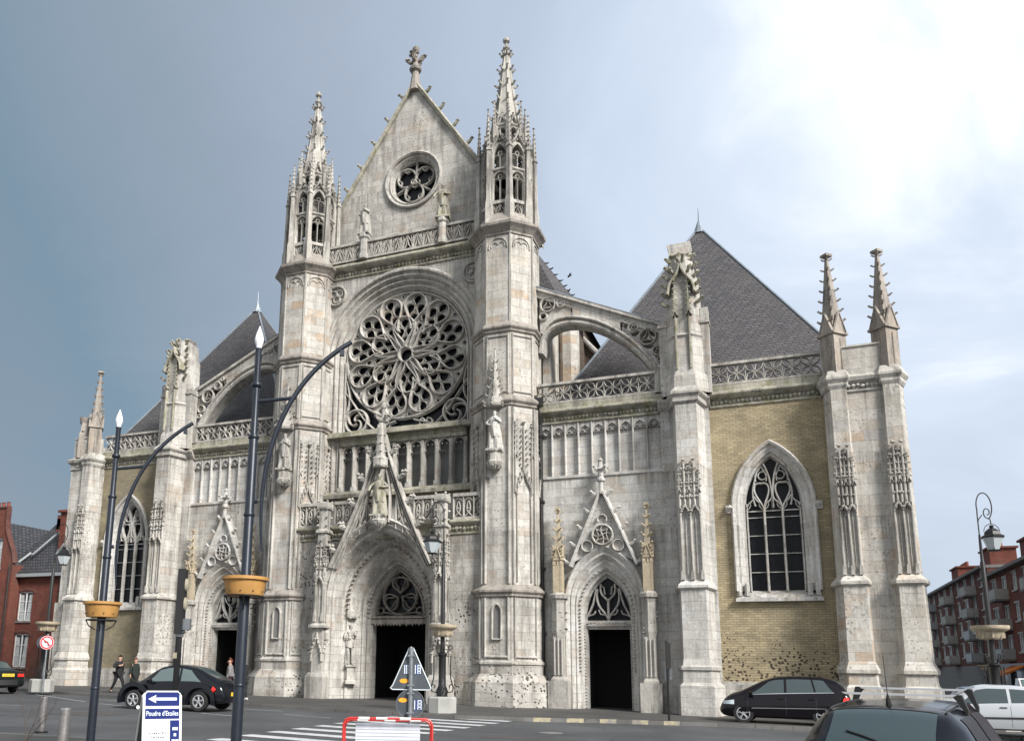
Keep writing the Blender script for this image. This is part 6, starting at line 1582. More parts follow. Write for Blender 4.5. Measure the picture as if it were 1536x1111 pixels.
# ================================================================== CARS
def smooth(a, k=2):
    for _ in range(k): a = [a[0]]+[(a[i-1]+2*a[i]+a[i+1])/4 for i in range(1, len(a)-1)]+[a[-1]]
    return a
class Car:
    # local axes: +X front, +Y left, Z up; keys: x, zt roof, wt roof half width, zb belt, wb belt half width, wm widest, zs underside
    def __init__(s, keys, n=90, wheels=(), wr=.31, sm=2):
        s.x0, s.x1 = keys[0][0], keys[-1][0]; s.n = n
        s.xs = [s.x0+(s.x1-s.x0)*i/n for i in range(n+1)]
        def col(j):
            o = []
            for x in s.xs:
                for a, b in zip(keys, keys[1:]):
                    if a[0] <= x <= b[0]+1e-9: t = (x-a[0])/(b[0]-a[0]); o.append(a[j]*(1-t)+b[j]*t); break
            return smooth(o, sm)
        s.zt, s.wt, s.zb, s.wb, s.wm, s.zs = [col(j) for j in range(1, 7)]; s.wheels = wheels; s.wr = wr
    def at(s, arr, x):
        f = max(0, min(s.n-1e-6, (x-s.x0)/(s.x1-s.x0)*s.n)); i = int(f); return arr[i]*(1-(f-i))+arr[i+1]*(f-i)
    def half(s, x):
        zt, wt, zb, wb, wm, zs = [s.at(a, x) for a in (s.zt, s.wt, s.zb, s.wb, s.wm, s.zs)]
        h = max(zt-zb, .0); r = min(.09, h*.35+.02)
        return [(0, zs), (wm*.8, zs), (wm*.96, zs+.05), (wm, zs+(zb-zs)*.3), (wm*1.0, zs+(zb-zs)*.62), (wb+(wm-wb)*.45, zb-.07), (wb, zb), (wb+(wt-wb)*.33, zb+h*.33), (wb+(wt-wb)*.66, zb+h*.66), (wt, zt-r*.6), (wt-r*.45, zt-r*.12), (wt*.70, zt+.012), (wt*.36, zt+.026), (0, zt+.03)]
    def side(s, x, t, sg, off=.006):        # t: 0 belt .. 1 roof edge
        H = s.half(x)[6:10]; zz = H[0][1]+(H[3][1]-H[0][1])*t; y, z = H[3]
        for a, b in zip(H, H[1:]):
            if a[1] <= zz <= b[1]+1e-9: q = (zz-a[1])/(b[1]-a[1]+1e-9); y = a[0]+(b[0]-a[0])*q; z = zz; break
        return (x, sg*(y+off), z+off*.3)
    def body(s, x, z, sg, off=.004):
        H = s.half(x)[2:7]
        for a, b in zip(H, H[1:]):
            if a[1] <= z <= b[1]: t = (z-a[1])/(b[1]-a[1]+1e-9); return (x, sg*(a[0]+(b[0]-a[0])*t+off), z)
        return (x, sg*(H[-1][0]+off), z)
    def top(s, x, v, off=.006):             # v: -1 .. 1 across
        H = s.half(x)[10:]; w = abs(v)*H[0][0]
        for a, b in zip(H, H[1:]):
            if b[0] <= w <= a[0]+1e-9: t = (a[0]-w)/(a[0]-b[0]+1e-9); z = a[1]+(b[1]-a[1])*t; break
        d = .02; sl = (s.at(s.zt, min(s.x1, x+d))-s.at(s.zt, max(s.x0, x-d)))/(2*d); n = Vector((-sl, 0, 1)).normalized()
        return (x+n.x*off, (1 if v > 0 else -1)*w, z+n.z*off)
    def build(s, T, mat):
        b = MB(); rings = []
        for x in s.xs:
            H = s.half(x); rings.append([(x, y, z) for y, z in H]+[(x, -y, z) for y, z in H[1:-1][::-1]])
        b.loft(rings); o = b.build('body', mat, T, smooth=True)
        cut = MB()
        for wx in s.wheels:
            for sg in (-1, 1):
                w = s.at(s.wm, wx); cut.loft([[(wx+(s.wr+.05)*math.cos(2*PI*i/24), sg*(w-.30)+q*sg, s.wr+.01+(s.wr+.05)*math.sin(2*PI*i/24)) for i in range(24)] for q in (0, .6)])
        c = cut.build('cut', mat)
        md = o.modifiers.new('b', 'BOOLEAN'); md.operation = 'DIFFERENCE'; md.object = c; md.solver = 'EXACT'
        dg = bpy.context.evaluated_depsgraph_get(); me = bpy.data.meshes.new_from_object(o.evaluated_get(dg)); o.modifiers.clear(); o.data = me; me.set_sharp_from_angle(angle=R(38)); bpy.data.objects.remove(c)
        return o
    def side_patch(s, b, xa, xb, ta, tb, sg, n=14):
        # xa, xb: functions of t giving front and rear edge
        rows = []
        for j in range(7):
            t = ta+(tb-ta)*j/6; rows.append([s.side(xa(t)+(xb(t)-xa(t))*i/n, t, sg) for i in range(n+1)])
        for p, q in zip(rows, rows[1:]): b.quadstrip(p, q) if sg > 0 else b.quadstrip(q, p)
    def top_patch(s, b, xa, xb, v=.86, n=10, off=.006, taper=0.):
        rows = []
        for i in range(n+1):
            t = i/n; x = xa+(xb-xa)*t; vv = v-taper*t; rows.append([s.top(x, -vv+2*vv*j/10, off) for j in range(11)])
        for p, q in zip(rows, rows[1:]): b.quadstrip(p, q)
def wheel(T, x, y, r, sg, spokes=5, k=1.):
    W_ = MB(); F = lambda u, z, d: (x+u, y+sg*d, r+z)
    # tyre ring
    prof = [(r*.64, -.19), (r*.97, -.19), (r, -.15), (r, -.03), (r*.96, 0), (r*.70, .0), (r*.66, -.02)]
    W_.loft([[F(a*math.cos(2*PI*i/28), a*math.sin(2*PI*i/28), d) for i in range(28)] for a, d in prof], cap=True); w = W_.build('wheel', 'tyre', T, smooth=True)
    m_ = MB(); m_.profile(lambda o: [((r*.66+o)*math.cos(2*PI*i/28), (r*.66+o)*math.sin(2*PI*i/28)) for i in range(29)], [(.005, .004), (-.02, .008), (-.03, -.03)], F)
    for i in range(spokes):
        a = 2*PI*i/spokes+.3
        for e in (-.13, .13): m_.stroke([(r*.14*math.cos(a), r*.14*math.sin(a)), (r*.64*math.cos(a+e), r*.64*math.sin(a+e))], r*.055, -.03, .004, F)
    m_.extrude(circ(0, 0, r*.18, 12), -.03, .006, F); m_.build('rim', 'alloy', w)
    d_ = MB(); d_.extrude(circ(0, 0, r*.63, 20), -.10, -.05, F); d_.build('brake_disc', 'black_plastic', w)
def strip(c, b, pts, sg, w=.006, off=.005):
    P = [c.body(x, z, sg, off) if z < c.half(x)[6][1] else None for x, z in pts]
    P = [p for p in P if p]
    b.quadstrip([(x, y, z-w) for x, y, z in P], [(x, y, z+w) for x, y, z in P])
def plate(T, x, z, w=.26, h=.055, dirx=-1, y=0):
    b = MB(); b.box(x-.012, x+.012, y-w, y+w, z-h, z+h); p = b.build('number_plate', 'plate_yellow', T)
    q = MB()
    for i in range(7): q.box(x+dirx*.014-.002, x+dirx*.014+.002, y-w*.8+i*w*.23, y-w*.8+i*w*.23+.022, z-h*.6, z+h*.6)
    q.build('plate_marks', 'black_print', p)
def mirror(T, c, x, mat, sg):
    p = c.side(x, .08, sg); b = MB(); b.loft([[(p[0]+dx, p[1]+sg*dy, p[2]+dz) for dy, dz in ((0, -.02), (.16*k+.03, -.05*k), (.19*k+.03, .06*k), (.1*k, .11*k), (0, .06*k))] for dx, k in ((-.05, 1), (.03, .95), (.08, .5))]); b.build('wing_mirror', mat, T, smooth=True)

def hatch(loc, rz, label, mat, glass, L=4.27, H=1.58, W=.89, three=False, name='parked_car', trim=True):
    T = thing(name, loc, rz, label, 'car'); a = L/2
    if three:   # small three-door
        K = [(-a, .78, .45, .72, .62, .66, .42), (-a+.06, .98, .52, .92, .68, .77, .30), (-a+.16, 1.18, .54, .99, .70, .80, .24), (-a+.42, 1.36, .55, 1.0, .73, .82, .20), (-a+.8, H-.06, .57, .98, .76, W, .19), (-a+1.4, H-.01, .58, .95, .78, W, .18), (.15, H, .57, .92, .79, W, .18), (.45, H-.06, .56, .90, .79, W, .18), (1.15, 1.02, .60, .90, .78, W, .18), (1.5, .90, .60, .86, .74, W-.03, .2), (a-.12, .74, .50, .70, .62, .70, .25), (a, .55, .40, .52, .5, .56, .38)]
    else:
        K = [(-a, .80, .50, .74, .66, .70, .42), (-a+.05, 1.02, .55, .96, .72, .80, .30), (-a+.2, 1.28, .58, 1.06, .75, .84, .25), (-a+.45, H-.12, .60, 1.07, .78, .87, .22), (-a+.9, H-.02, .62, 1.05, .80, W, .2), (-.4, H, .63, 1.02, .82, W, .19), (.25, H-.04, .61, .99, .82, W, .19), (.62, H-.17, .60, .97, .81, W, .19), (1.32, 1.06, .64, .93, .79, W, .19), (1.7, .94, .60, .86, .73, W-.04, .2), (a-.1, .74, .50, .68, .62, .72, .24), (a, .50, .42, .48, .52, .56, .34)]
    wx = (-L*.29, L*.31); r = .31 if three else .325
    c = Car(K, wheels=wx, wr=r); c.build(T, mat)
    for x in wx:
        for sg in (-1, 1): wheel(T, x, sg*(c.at(c.wm, x)-.01), r, sg, 7 if three else 5)
    ws0, ws1 = (.42, 1.08) if three else (.42, 1.25); rw0, rw1 = (-a+.12, -a+.62) if three else (-a+.14, -a+.52)
    g = MB(); c.top_patch(g, ws0, ws1, .9); g.build('windscreen', glass, T, smooth=True)
    g = MB(); c.top_patch(g, rw0, rw1, .88); g.build('rear_window', glass, T, smooth=True)
    for sg in (-1, 1):
        A = (lambda t: -a+.46+.30*t) if three else (lambda t: -a+.50+.32*t); F_ = (lambda t: 1.08-.70*t) if three else (lambda t: 1.18-.80*t)
        cuts = [(A, lambda t: -.42 if three else -.98), (lambda t: -.34, F_)] if three else [(A, lambda t: -1.02+.1*t), (lambda t: -.96+.1*t, lambda t: -.12), (lambda t: -.04, F_)]
        for f, h in cuts:
            g = MB(); c.side_patch(g, f, h, .07, .93, sg); g.build('side_window', 'car_glass', T, smooth=True)
        b = MB()
        for x in ([-.38, .95] if three else [-1.0, -.08, 1.12]): b.quadstrip(*[[c.body(x+e, .28+.6*i/8, sg, .002) for i in range(9)] for e in (-.005, .005)])
        b.build('door_gaps', 'black_print', T)
        b = MB(); 
        if trim:
            b.quadstrip(*[[c.body(-1.3+2.3*i/20, zz+.05-.05*i/20, sg, .010) for i in range(21)] for zz in ((.50, .525) if not three else (.48, .54))])
        if not three: b.quadstrip(*[[c.side(-a+.5+(a+.6)*i/20, t, sg, .011) for i in range(21)] for t in (.0, .05)])
        b.build('side_trim', 'chrome' if not three else 'black_plastic', T)
        b = MB(); 
        for x in ([.0-.2] if three else [-.85, .08]):
            p = c.body(x, .84, sg, .02); b.box(p[0]-.09, p[0]+.09, min(p[1], p[1]-sg*.03), max(p[1], p[1]-sg*.03), p[2]-.015, p[2]+.015)
        b.build('door_handle', mat if not three else 'black_plastic', T)
        mirror(T, c, 1.0 if not three else .9, mat, sg)
        b = MB(); P = [[c.body(a-.12-.38*i/6, z, sg, .008) for i in range(7)] for z in (.62, .72)]; P[1] = [(x, y, z+.05*i/6) for i, (x, y, z) in enumerate(P[1])]; b.quadstrip(*P); 
        b.lump((a-.22, sg*.55, .66), .11, 8, (1.1, 1.1, .5)); b.build('headlight', 'headlight', T, smooth=True)
        b = MB(); b.quadstrip([c.body(-a+.06+.2*i/5, .80, sg, .008) for i in range(6)], [c.body(-a+.08+.14*i/5, .93, sg, .008) for i in range(6)]); b.lump((-a+.12, sg*.64, .87), .09, 7, (.9, .9, 1.1)); b.build('tail_light', 'tail_red', T, smooth=True)
        b = MB(); b.lump((a-.16, sg*.55, .37), .05, 7); b.build('fog_light', 'headlight', T, smooth=True)
    plate(T, -a-.004, .62, dirx=-1); plate(T, a+.0, .42, dirx=1)
    return T, c
CX_ = 16.95
hatch((16.55, -3.75, ground(17, 0)+.118), R(180-3), 'black five-door hatchback parked at the kerb below the brick bay', 'car_plum', 'car_glass', L=4.1)
hatch((22.35, -4.6, ground(22, 0)+.118), R(180-2), 'silver three-door hatchback parked beyond the right church corner', 'car_silver', 'car_glass', L=3.85, H=1.48, W=.82, three=True)

def beetle():
    T = thing('parked_car', (-2.55, -12.0, ground(-2.5, 0)+.008), R(180+7), 'rounded black two-door car driving left, seen between the two lamp posts', 'car'); a = 2.05
    K = [(-a, .62, .40, .58, .52, .56, .40), (-a+.07, .82, .46, .74, .60, .64, .30), (-a+.25, .98, .50, .86, .64, .70, .24), (-1.3, 1.20, .52, .92, .66, .72, .2), (-.9, 1.38, .55, .93, .67, .73, .19), (-.4, 1.475, .57, .92, .69, .74, .18), (.05, 1.49, .57, .91, .70, .74, .18), (.45, 1.40, .56, .90, .70, .74, .18), (.85, 1.18, .56, .90, .69, .74, .18), (1.12, .98, .54, .88, .65, .72, .2), (1.5, .88, .44, .80, .56, .66, .22), (1.85, .72, .36, .66, .46, .54, .26), (a, .48, .30, .44, .36, .42, .34)]
    wx = (-1.22, 1.28); r = .32
    c = Car(K, wheels=wx, wr=r, sm=4); c.build(T, 'car_black')
    for x in wx:
        for sg in (-1, 1):
            wheel(T, x, sg*.84, r, sg, 5)
            # big separate round wings
            f = MB(); rows = []
            for j in range(7):
                q = j/6; rad = (r+.06)+.16*math.sin(PI*min(1, q*1.15+.12))**.6*(1-.45*q) if j else r+.055
                y = sg*(.865-.30*q**1.6+(0 if j else 0)); rows.append([(x+(rad+.06*(1-q))*1.08*math.cos(R(-12+204*i/22)), y, r+(rad+.02)*1.12*math.sin(R(-12+204*i/22))) for i in range(23)])
            for p, q_ in zip(rows, rows[1:]): f.quadstrip(p, q_)
            f.quadstrip(rows[0], [(x+(r+.045)*math.cos(R(-12+204*i/22)), sg*.62, r+(r+.045)*math.sin(R(-12+204*i/22))) for i in range(23)])
            f.build('wing', 'car_black', T, smooth=True)
    g = MB(); c.top_patch(g, .42, .98, .9); g.build('windscreen', 'car_glass', T, smooth=True)
    g = MB(); c.top_patch(g, -1.62, -.85, .82); g.build('rear_window', 'car_glass', T, smooth=True)
    for sg in (-1, 1):
        for f, h in ((lambda t: -1.22+.52*t, lambda t: -.42), (lambda t: -.34, lambda t: .92-.52*t)):
            g = MB(); c.side_patch(g, f, h, .08, .92-.0, sg); g.build('side_window', 'car_glass_pale', T, smooth=True)
        b = MB()
        for x in (-.40, .78): b.quadstrip(*[[c.body(x+e, .26+.6*i/8, sg, .002) for i in range(9)] for e in (-.005, .005)])
        b.build('door_gaps', 'black_print', T)
        b = MB(); b.box(-.62, .62, *sorted((sg*.72, sg*.80)), .18, .27); b.build('sill_board', 'black_plastic', T)
        mirror(T, c, .72, 'car_black', sg)
        b = MB(); b.lump((-1.68, sg*.74, .70), .12, 12, (.8, .75, .85)); b.build('tail_light', 'tail_red', T, smooth=True)
        b = MB(); b.lump((1.70, sg*.68, .66), .13, 12, (.7, .7, 1)); b.build('headlight', 'headlight', T, smooth=True)
    b = MB(); b.loft([[(-a-.03+.3*abs(y)**2.4, y, z) for z in (.34, .5, .55)]+[(-a+.12+.3*abs(y)**2.4, y, z) for z in (.55, .34)] for y in [v*.1 for v in range(-8, 9)]]); b.build('rear_bumper', 'car_black', T, smooth=True)
    b = MB(); b.loft([[(a+.03-.3*abs(y)**2.4, y, z) for z in (.3, .46, .5)]+[(a-.12-.3*abs(y)**2.4, y, z) for z in (.5, .3)] for y in [v*.1 for v in range(-8, 9)]]); b.build('front_bumper', 'car_black', T, smooth=True)
    plate(T, -a-.05, .56, .24, .06); b = MB(); b.lump((-1.93, 0, .80), .045, 10, (.5, 1, 1)); b.build('round_emblem', 'chrome', T)
beetle()

def saloon(loc, rz, label, mat, name='passing_car', L=4.4):
    T = thing(name, loc, rz, label, 'car'); a = L/2
    K = [(-a, .80, .55, .76, .66, .70, .38), (-a+.08, .96, .60, .92, .74, .80, .28), (-a+.75, 1.02, .60, .95, .77, .84, .22), (-a+1.25, 1.34, .56, .95, .78, .84, .2), (-.3, 1.40, .57, .94, .79, .85, .19), (.3, 1.36, .56, .92, .79, .85, .19), (1.05, .98, .60, .90, .78, .84, .19), (a-.15, .80, .55, .76, .66, .76, .22), (a, .6, .5, .56, .56, .62, .32)]
    wx = (-L*.29, L*.30); c = Car(K, wheels=wx, wr=.30); c.build(T, mat)
    for x in wx:
        for sg in (-1, 1): wheel(T, x, sg*(c.at(c.wm, x)-.01), .30, sg, 6)
    g = MB(); c.top_patch(g, .36, 1.0, .9); g.build('windscreen', 'car_glass', T, smooth=True); g = MB(); c.top_patch(g, -a+.75, -a+1.22, .88); g.build('rear_window', 'car_glass', T, smooth=True)
    for sg in (-1, 1):
        for f, h in ((lambda t: -a+.85+.38*t, lambda t: -.22), (lambda t: -.14, lambda t: .98-.62*t)):
            g = MB(); c.side_patch(g, f, h, .08, .92, sg); g.build('side_window', 'car_glass', T, smooth=True)
        b = MB(); b.box(-a-.015, -a+.05, *sorted((sg*.42, sg*.68)), .72, .84); b.build('tail_light', 'tail_red', T)
        b = MB(); b.lump((a-.1, sg*.5, .66), .09, 7); b.build('headlight', 'headlight', T)
    plate(T, -a-.012, .78, .26, .06); b = MB(); b.loft([[(-a-.05+.25*abs(y)**2, y, z) for z in (.36, .54, .58)]+[(-a+.1, y, z) for z in (.58, .36)] for y in [v*.1 for v in range(-8, 9)]]); b.build('rear_bumper', 'black_plastic', T)
    return T
saloon((-16.2, -8.6, ground(-16, 0)+.008), R(180-14), 'dark saloon car with lit tail lights leaving the frame at the left edge', 'car_green')
def parked(name, loc, rz, label, mat, H=1.45):
    return saloon(loc, rz, label, mat, name, 4.1)
parked('parked_car', (33.2, 27.0, ground(34, 0)), R(100), 'white saloon parked beyond the silver hatchback in the side street', 'car_white')
parked('parked_car', (25.6, 17.0, ground(26, 0)+.01), R(95), 'dark blue saloon parked close behind the right church corner', 'car_blue')
parked('parked_car', (31.6, 16.0, ground(31, 0)+.01), R(172), 'white saloon half hidden behind the railings at the right edge', 'car_white')
def van():
    T = thing('parked_van', (30.2, 25.0, ground(30, 0)), R(-95), 'white pickup van with a square cab facing the camera in the side street', 'van')
    b = MB(); b.loft([[(x, y, z) for y, z in ((-w, .35), (w, .35), (w, zb), (w*.86, zt), (-w*.86, zt), (-w, zb))] for x, w, zb, zt in ((-.2, .92, 1.15, 1.95), (.9, .92, 1.15, 1.95), (1.35, .9, 1.15, 1.5), (1.6, .88, 1.1, 1.18), (2.1, .85, .95, 1.05))]); b.build('cab', 'car_white', T)
    b = MB(); b.box(-2.6, -.2, -.92, .92, .55, 1.0); b.build('load_bed', 'car_white', T)
    b = MB(); b.loft([[(x, y, z) for y in (-.7, .7)] for x, z in ((1.0, 1.90), (1.62, 1.24))], False, False); b.build('windscreen', 'car_glass_pale', T)
    for sg in (-1, 1):
        b = MB(); b.poly([(0, sg*.925, 1.2), (1.3, sg*.925, 1.2), (.95, sg*.81, 1.85), (0, sg*.81, 1.85)]); b.build('side_window', 'car_glass', T)
        b = MB(); b.lump((2.12, sg*.65, .8), .12, 8, (.4, 1, .8)); b.build('headlight', 'headlight', T)
        for x in (-1.8, 1.3): wheel(T, x, sg*.9, .34, sg, 6)
van()

def near_car():
    T = thing('parked_car', (17.85, -24.3, ground(18, 0)), R(74), 'black car with roof bars and aerial in the right foreground, seen from behind', 'car'); a = 2.0; T.scale = (1.05, 1.05, 1.01)
    K = [(-a, .80, .50, .74, .70, .74, .40), (-a+.05, .98, .55, .92, .76, .80, .30), (-a+.18, 1.10, .56, .98, .76, .82, .25), (-a+.52, 1.36, .555, 1.0, .78, .83, .22), (-a+.66, 1.405, .56, 1.0, .79, .83, .2), (-.6, 1.45, .57, .98, .80, .84, .19), (.1, 1.46, .57, .95, .81, .84, .19), (.5, 1.40, .57, .93, .80, .84, .19), (1.2, .98, .60, .90, .78, .83, .19), (1.75, .78, .52, .72, .66, .74, .22), (a, .55, .45, .52, .55, .6, .32)]
    wx = (-1.2, 1.22); c = Car(K, wheels=wx, wr=.30, n=120, sm=2); c.build(T, 'car_black')
    for x in wx:
        for sg in (-1, 1): wheel(T, x, sg*.83, .30, sg, 6)
    g = MB(); c.top_patch(g, -a+.12, -a+.55, .86, off=.008); g.build('rear_window', 'car_glass', T, smooth=True)
    s_ = MB(); rows = []
    for q in (.86, .92): pass
    P = [c.top(-a+.12, -.88+1.76*i/14, .004) for i in range(15)]
    s_.tube([c.top(-a+.57, -.86+1.72*i/14, .002) for i in range(15)], .009, 5); s_.build('window_seal', 'black_plastic', T)
    w = MB(); w.tube([c.top(-a+.13, -.1, .02), c.top(-a+.2, .25, .02), c.top(-a+.26, .55, .02)], .009, 6); w.build('wiper', 'black_plastic', T)
    g = MB(); c.top_patch(g, .5, 1.15, .9); g.build('windscreen', 'car_glass', T, smooth=True)
    for sg in (-1, 1):
        for f, h in ((lambda t: -a+.6+.2*t, lambda t: -.62), (lambda t: -.54, lambda t: .3), (lambda t: .36, lambda t: 1.12-.66*t)):
            g = MB(); c.side_patch(g, f, h, .07, .92, sg); g.build('side_window', 'tinted_glass', T, smooth=True)
        b = MB(); b.lump((-a+.15, sg*.66, .86), .12, 10, (.6, .9, 1.6)); b.build('tail_light', 'tail_red', T, smooth=True)
        b = MB()
        b.tube([c.top(-a+.6+i*.14, sg*.97, .004) for i in range(15)], .012, 6); b.build('roof_gutter', 'black_plastic', T)
        mirror(T, c, .9, 'car_black', sg)
    for x in (-.72, .12):
        b = MB(); z = c.at(c.zt, x)+(.10 if x < 0 else .14); b.tube([(x, -.55+1.1*i/10, z) for i in range(11)], .0, 4) if False else None
        b.box(x-.035, x+.035, -.56, .56, z-.011, z+.011); B = b.build('roof_bar', 'bar_metal', T)
        for sg in (-1, 1):
            p = c.side(x, .98, sg); q = MB(); q.loft([[(x+e, yy, zz) for yy, zz in ((p[1]+sg*.025, p[2]-.05), (p[1]+sg*.03, p[2]+.02), (sg*.565, z+.012), (sg*.53, z+.013), (sg*.49, z-.012), (sg*.52, z-.05))] for e in (-.055, -.045, .045, .055)]); q.build('bar_foot', 'black_plastic', B, smooth=False)
    b = MB(); p = Vector(c.top(-a+.78, .0, 0)); b.tube([p, p+Vector((-.015, 0, .05)), p+Vector((-.03, 0, .11))], [.03, .022, .008], 8); b.tube([p+Vector((-.03, 0, .10)), p+Vector((-.09, 0, .50))], [.0045, .003], 6); b.build('aerial', 'black_plastic', T, smooth=True)
    plate(T, -a-.01, .62)
near_car()

# ================================================================== HOUSES ON THE LEFT
def win(b_parent, F, u, z, w, h, frame='window_white', curtain=True, bars=2, arched=False, guard=False):
    f = MB()
    for (x0, x1, z0, z1) in ((u-w/2, u-w/2+.07, z, z+h), (u+w/2-.07, u+w/2, z, z+h), (u-w/2, u+w/2, z+h-.07, z+h), (u-w/2, u+w/2, z, z+.08), (u-.045, u+.045, z, z+h)): f.extrude([(x0, z0), (x1, z0), (x1, z1), (x0, z1)], -.12, -.06, F)
    for k in range(1, bars+1): zz = z+h*k/(bars+1); f.extrude([(u-w/2, zz-.02), (u+w/2, zz-.02), (u+w/2, zz+.02), (u-w/2, zz+.02)], -.12, -.075, F)
    o = f.build('window', frame, b_parent)
    g = MB(); g.sheet([(u-w/2, z), (u+w/2, z), (u+w/2, z+h), (u-w/2, z+h)], [], -.11, F); g.build('pane', 'window_glass', o)
    if curtain:
        c = MB(); 
        for s in (-1, 1): c.sheet([(u+s*w*.08, z+.1) if s > 0 else (u-w*.42, z+.1), (u+w*.42, z+.1) if s > 0 else (u-w*.08, z+.1), (u+w*.42, z+h*.9) if s > 0 else (u-w*.2, z+h*.9), (u+w*.2, z+h*.9) if s > 0 else (u-w*.42, z+h*.9)], [], -.105, F)
        c.build('net_curtain', 'curtain', o)
    s = MB(); s.extrude([(u-w/2-.1, z-.14), (u+w/2+.1, z-.14), (u+w/2+.1, z-.02), (u-w/2-.1, z-.02)], -.15, .08, F); s.build('sill', 'concrete_dark', o)
    return o
def house():
    T = thing('brick_house', (-34, 9, .3), 0, 'red brick house with dark tiled roof and a tall chimney beside the left church corner', 'house'); y0 = 0
    F = lambda u, z, d: (u, -d, z)
    wins = [(-.05, 4.25, 1.35, 2.1), (-.05, .95, 1.35, 2.35)]
    b = MB(); b.sheet([(-2.2, -.6), (8.0, -.6), (8.0, 7.5), (-2.2, 7.5)], [[(u-w/2, z), (u+w/2, z), (u+w/2, z+h), (u-w/2, z+h)] for u, z, w, h in wins], 0, F, -.18); b.box(-2.2, -2.0, 0.01, 8, -.6, 7.5); b.box(7.8, 8, .01, 8, -.6, 7.5); b.build('wall', 'red_brick', T)
    for u, z, w, h in wins: win(T, F, u, z, w, h)
    a = MB(); 
    for u, z, w, h in wins: a.stroke([(u-w/2-.2, z+h-.15), (u-w/2-.1, z+h+.08), (u, z+h+.2), (u+w/2+.1, z+h+.08), (u+w/2+.2, z+h-.15)], .13, 0, .05, F)
    a.build('brick_lintel', 'dark_red_brick', T)
    e = MB(); e.box(-2.2, 8.1, -.42, .05, 7.42, 7.66); e.build('gutter', 'zinc', T)
    r = MB(); r.loft([[(x, y, z) for y, z in ((-.40, 7.68), (4.2, 12.2), (8.4, 7.6))] for x in (-2.3, 8.2)], True); r.build('roof', 'dark_tiles', T)
    c = MB(); c.box(.9, 3.0, 1.6, 2.8, 8.5, 12.5); c.box(.72, 3.18, 1.42, 2.98, 12.5, 12.68); 
    C_ = c.build('chimney', 'red_brick', T)
    for i in range(4):
        p = MB(); p.lathe(1.35+.42*i, 2.1, [(.15, 12.68), (.12, 13.25), (.16, 13.3)], 8, 0, False); p.build('chimney_pot', 'chimney_pot', C_)
    v = MB(); v.tube([(1.0, 1.2, 9.0), (3.1, 1.55, 11.7)], .09, 6); v.tube([(-2.0, -.25, 7.9), (-1.0, .9, 9.4)], .1, 6); v.loft([[(x+dx, y, z) for dx in (-.14, .14)] for x, y, z in ((-.55, .6, 9.2), (-.05, 2.1, 10.9), (.15, 3.6, 12.1))], False, False) ; v.build('roof_flashing', 'zinc', T)
    d = MB(); d.tube([(3.3, -.12, 7.4), (3.3, -.12, 0)], .06, 6); d.tube([(6.5, -.12, 7.4), (6.5, -.12, 0)], .06, 6); d.build('downpipe', 'drainpipe', T)
    g = MB(); g.box(-1.4, -.2, 3.4, 4.8, 11.6, 12.75); g.lathe(-.7, 4.2, [(.12, 12.7), (.12, 13.3), (.25, 13.35), (.05, 13.5)], 8, 0, False); g.build('rear_chimney', 'dark_red_brick', T)
house()
def gable_house():
    T = thing('brick_house', (-39.5, 8.2, .8), 0, 'red brick house with a shaped gable cut off by the left frame edge', 'house'); F = lambda u, z, d: (u, -d, z)
    wins = [(.2, 7.6, 1.5, 2.2), (2.8, 7.6, 1.3, 2.2), (2.8, 3.9, 1.3, 2.2), (.2, 3.9, 1.3, 2.2)]
    out = [(-4, -.6), (4.7, -.6), (4.7, 7.9)]+bez([(4.7, 7.9), (4.5, 9.4), (3.6, 9.6), (3.5, 11.2)], 6)[1:]+[(3.5, 12.1), (-2, 12.1), (-4, 9)]
    b = MB(); b.sheet(out, [[(u-w/2, z), (u+w/2, z), (u+w/2, z+h), (u-w/2, z+h)] for u, z, w, h in wins], 0, F, -.18); b.box(4.4, 4.68, .02, 8, -.6, 7.8); b.build('wall', 'red_brick', T)
    for u, z, w, h in wins: win(T, F, u, z, w, h)
    c = MB(); c.stroke([(3.6, 12.15), (-2, 12.15)], .12, -.3, .08, F); c.stroke(bez([(4.75, 7.9), (4.55, 9.4), (3.65, 9.6), (3.55, 11.2)], 6)+[(3.55, 12.1)], .09, -.3, .08, F); c.build('gable_coping', 'dark_red_brick', T)
    r = MB(); r.loft([[(x, y, z) for x, z in ((-4, 7.6), (.5, 11.6), (4.6, 7.6))] for y in (.35, 8)], True); r.build('roof', 'dark_tiles', T)
    p = MB()
    for i in range(3): p.lathe(2.0+.5*i, .5, [(.15, 12.1), (.12, 12.6), (.16, 12.65)], 8, 0, False)
    for i in range(3): p.lathe(4.3+.4*i, 4.5, [(.15, 11.9), (.12, 12.5), (.16, 12.55)], 8, 0, False)
    p.box(4.1, 5.4, 4.2, 4.8, 8, 11.95); p.build('chimney_pots', 'chimney_pot', T)
    d = MB(); d.tube([(4.55, -.12, 7.8), (4.55, -.12, 0)], .06, 6); d.build('downpipe', 'drainpipe', T)
gable_house()
b = MB(); T = thing('cabinet', (-34.3, 4.6, ground(-34, 0)+.115), R(15), 'tall blue street cabinet with a pale top beside the red brick house', 'street cabinet')
b.box(-.5, .5, -.4, .4, 0, 1.9); b.build('cabinet_body', 'cloth_blue', T); b = MB(); b.lathe(0, 0, [(.5, 1.9), (.48, 2.2), (.3, 2.65), (.1, 2.8)], 10, 0, False, fx=.9); b.build('pale_top', 'cloth_lightblue', T, smooth=True)
b = MB(); b.box(-.35, .35, -.42, -.4, .5, 1.6); b.build('door_panel', 'car_blue', T)

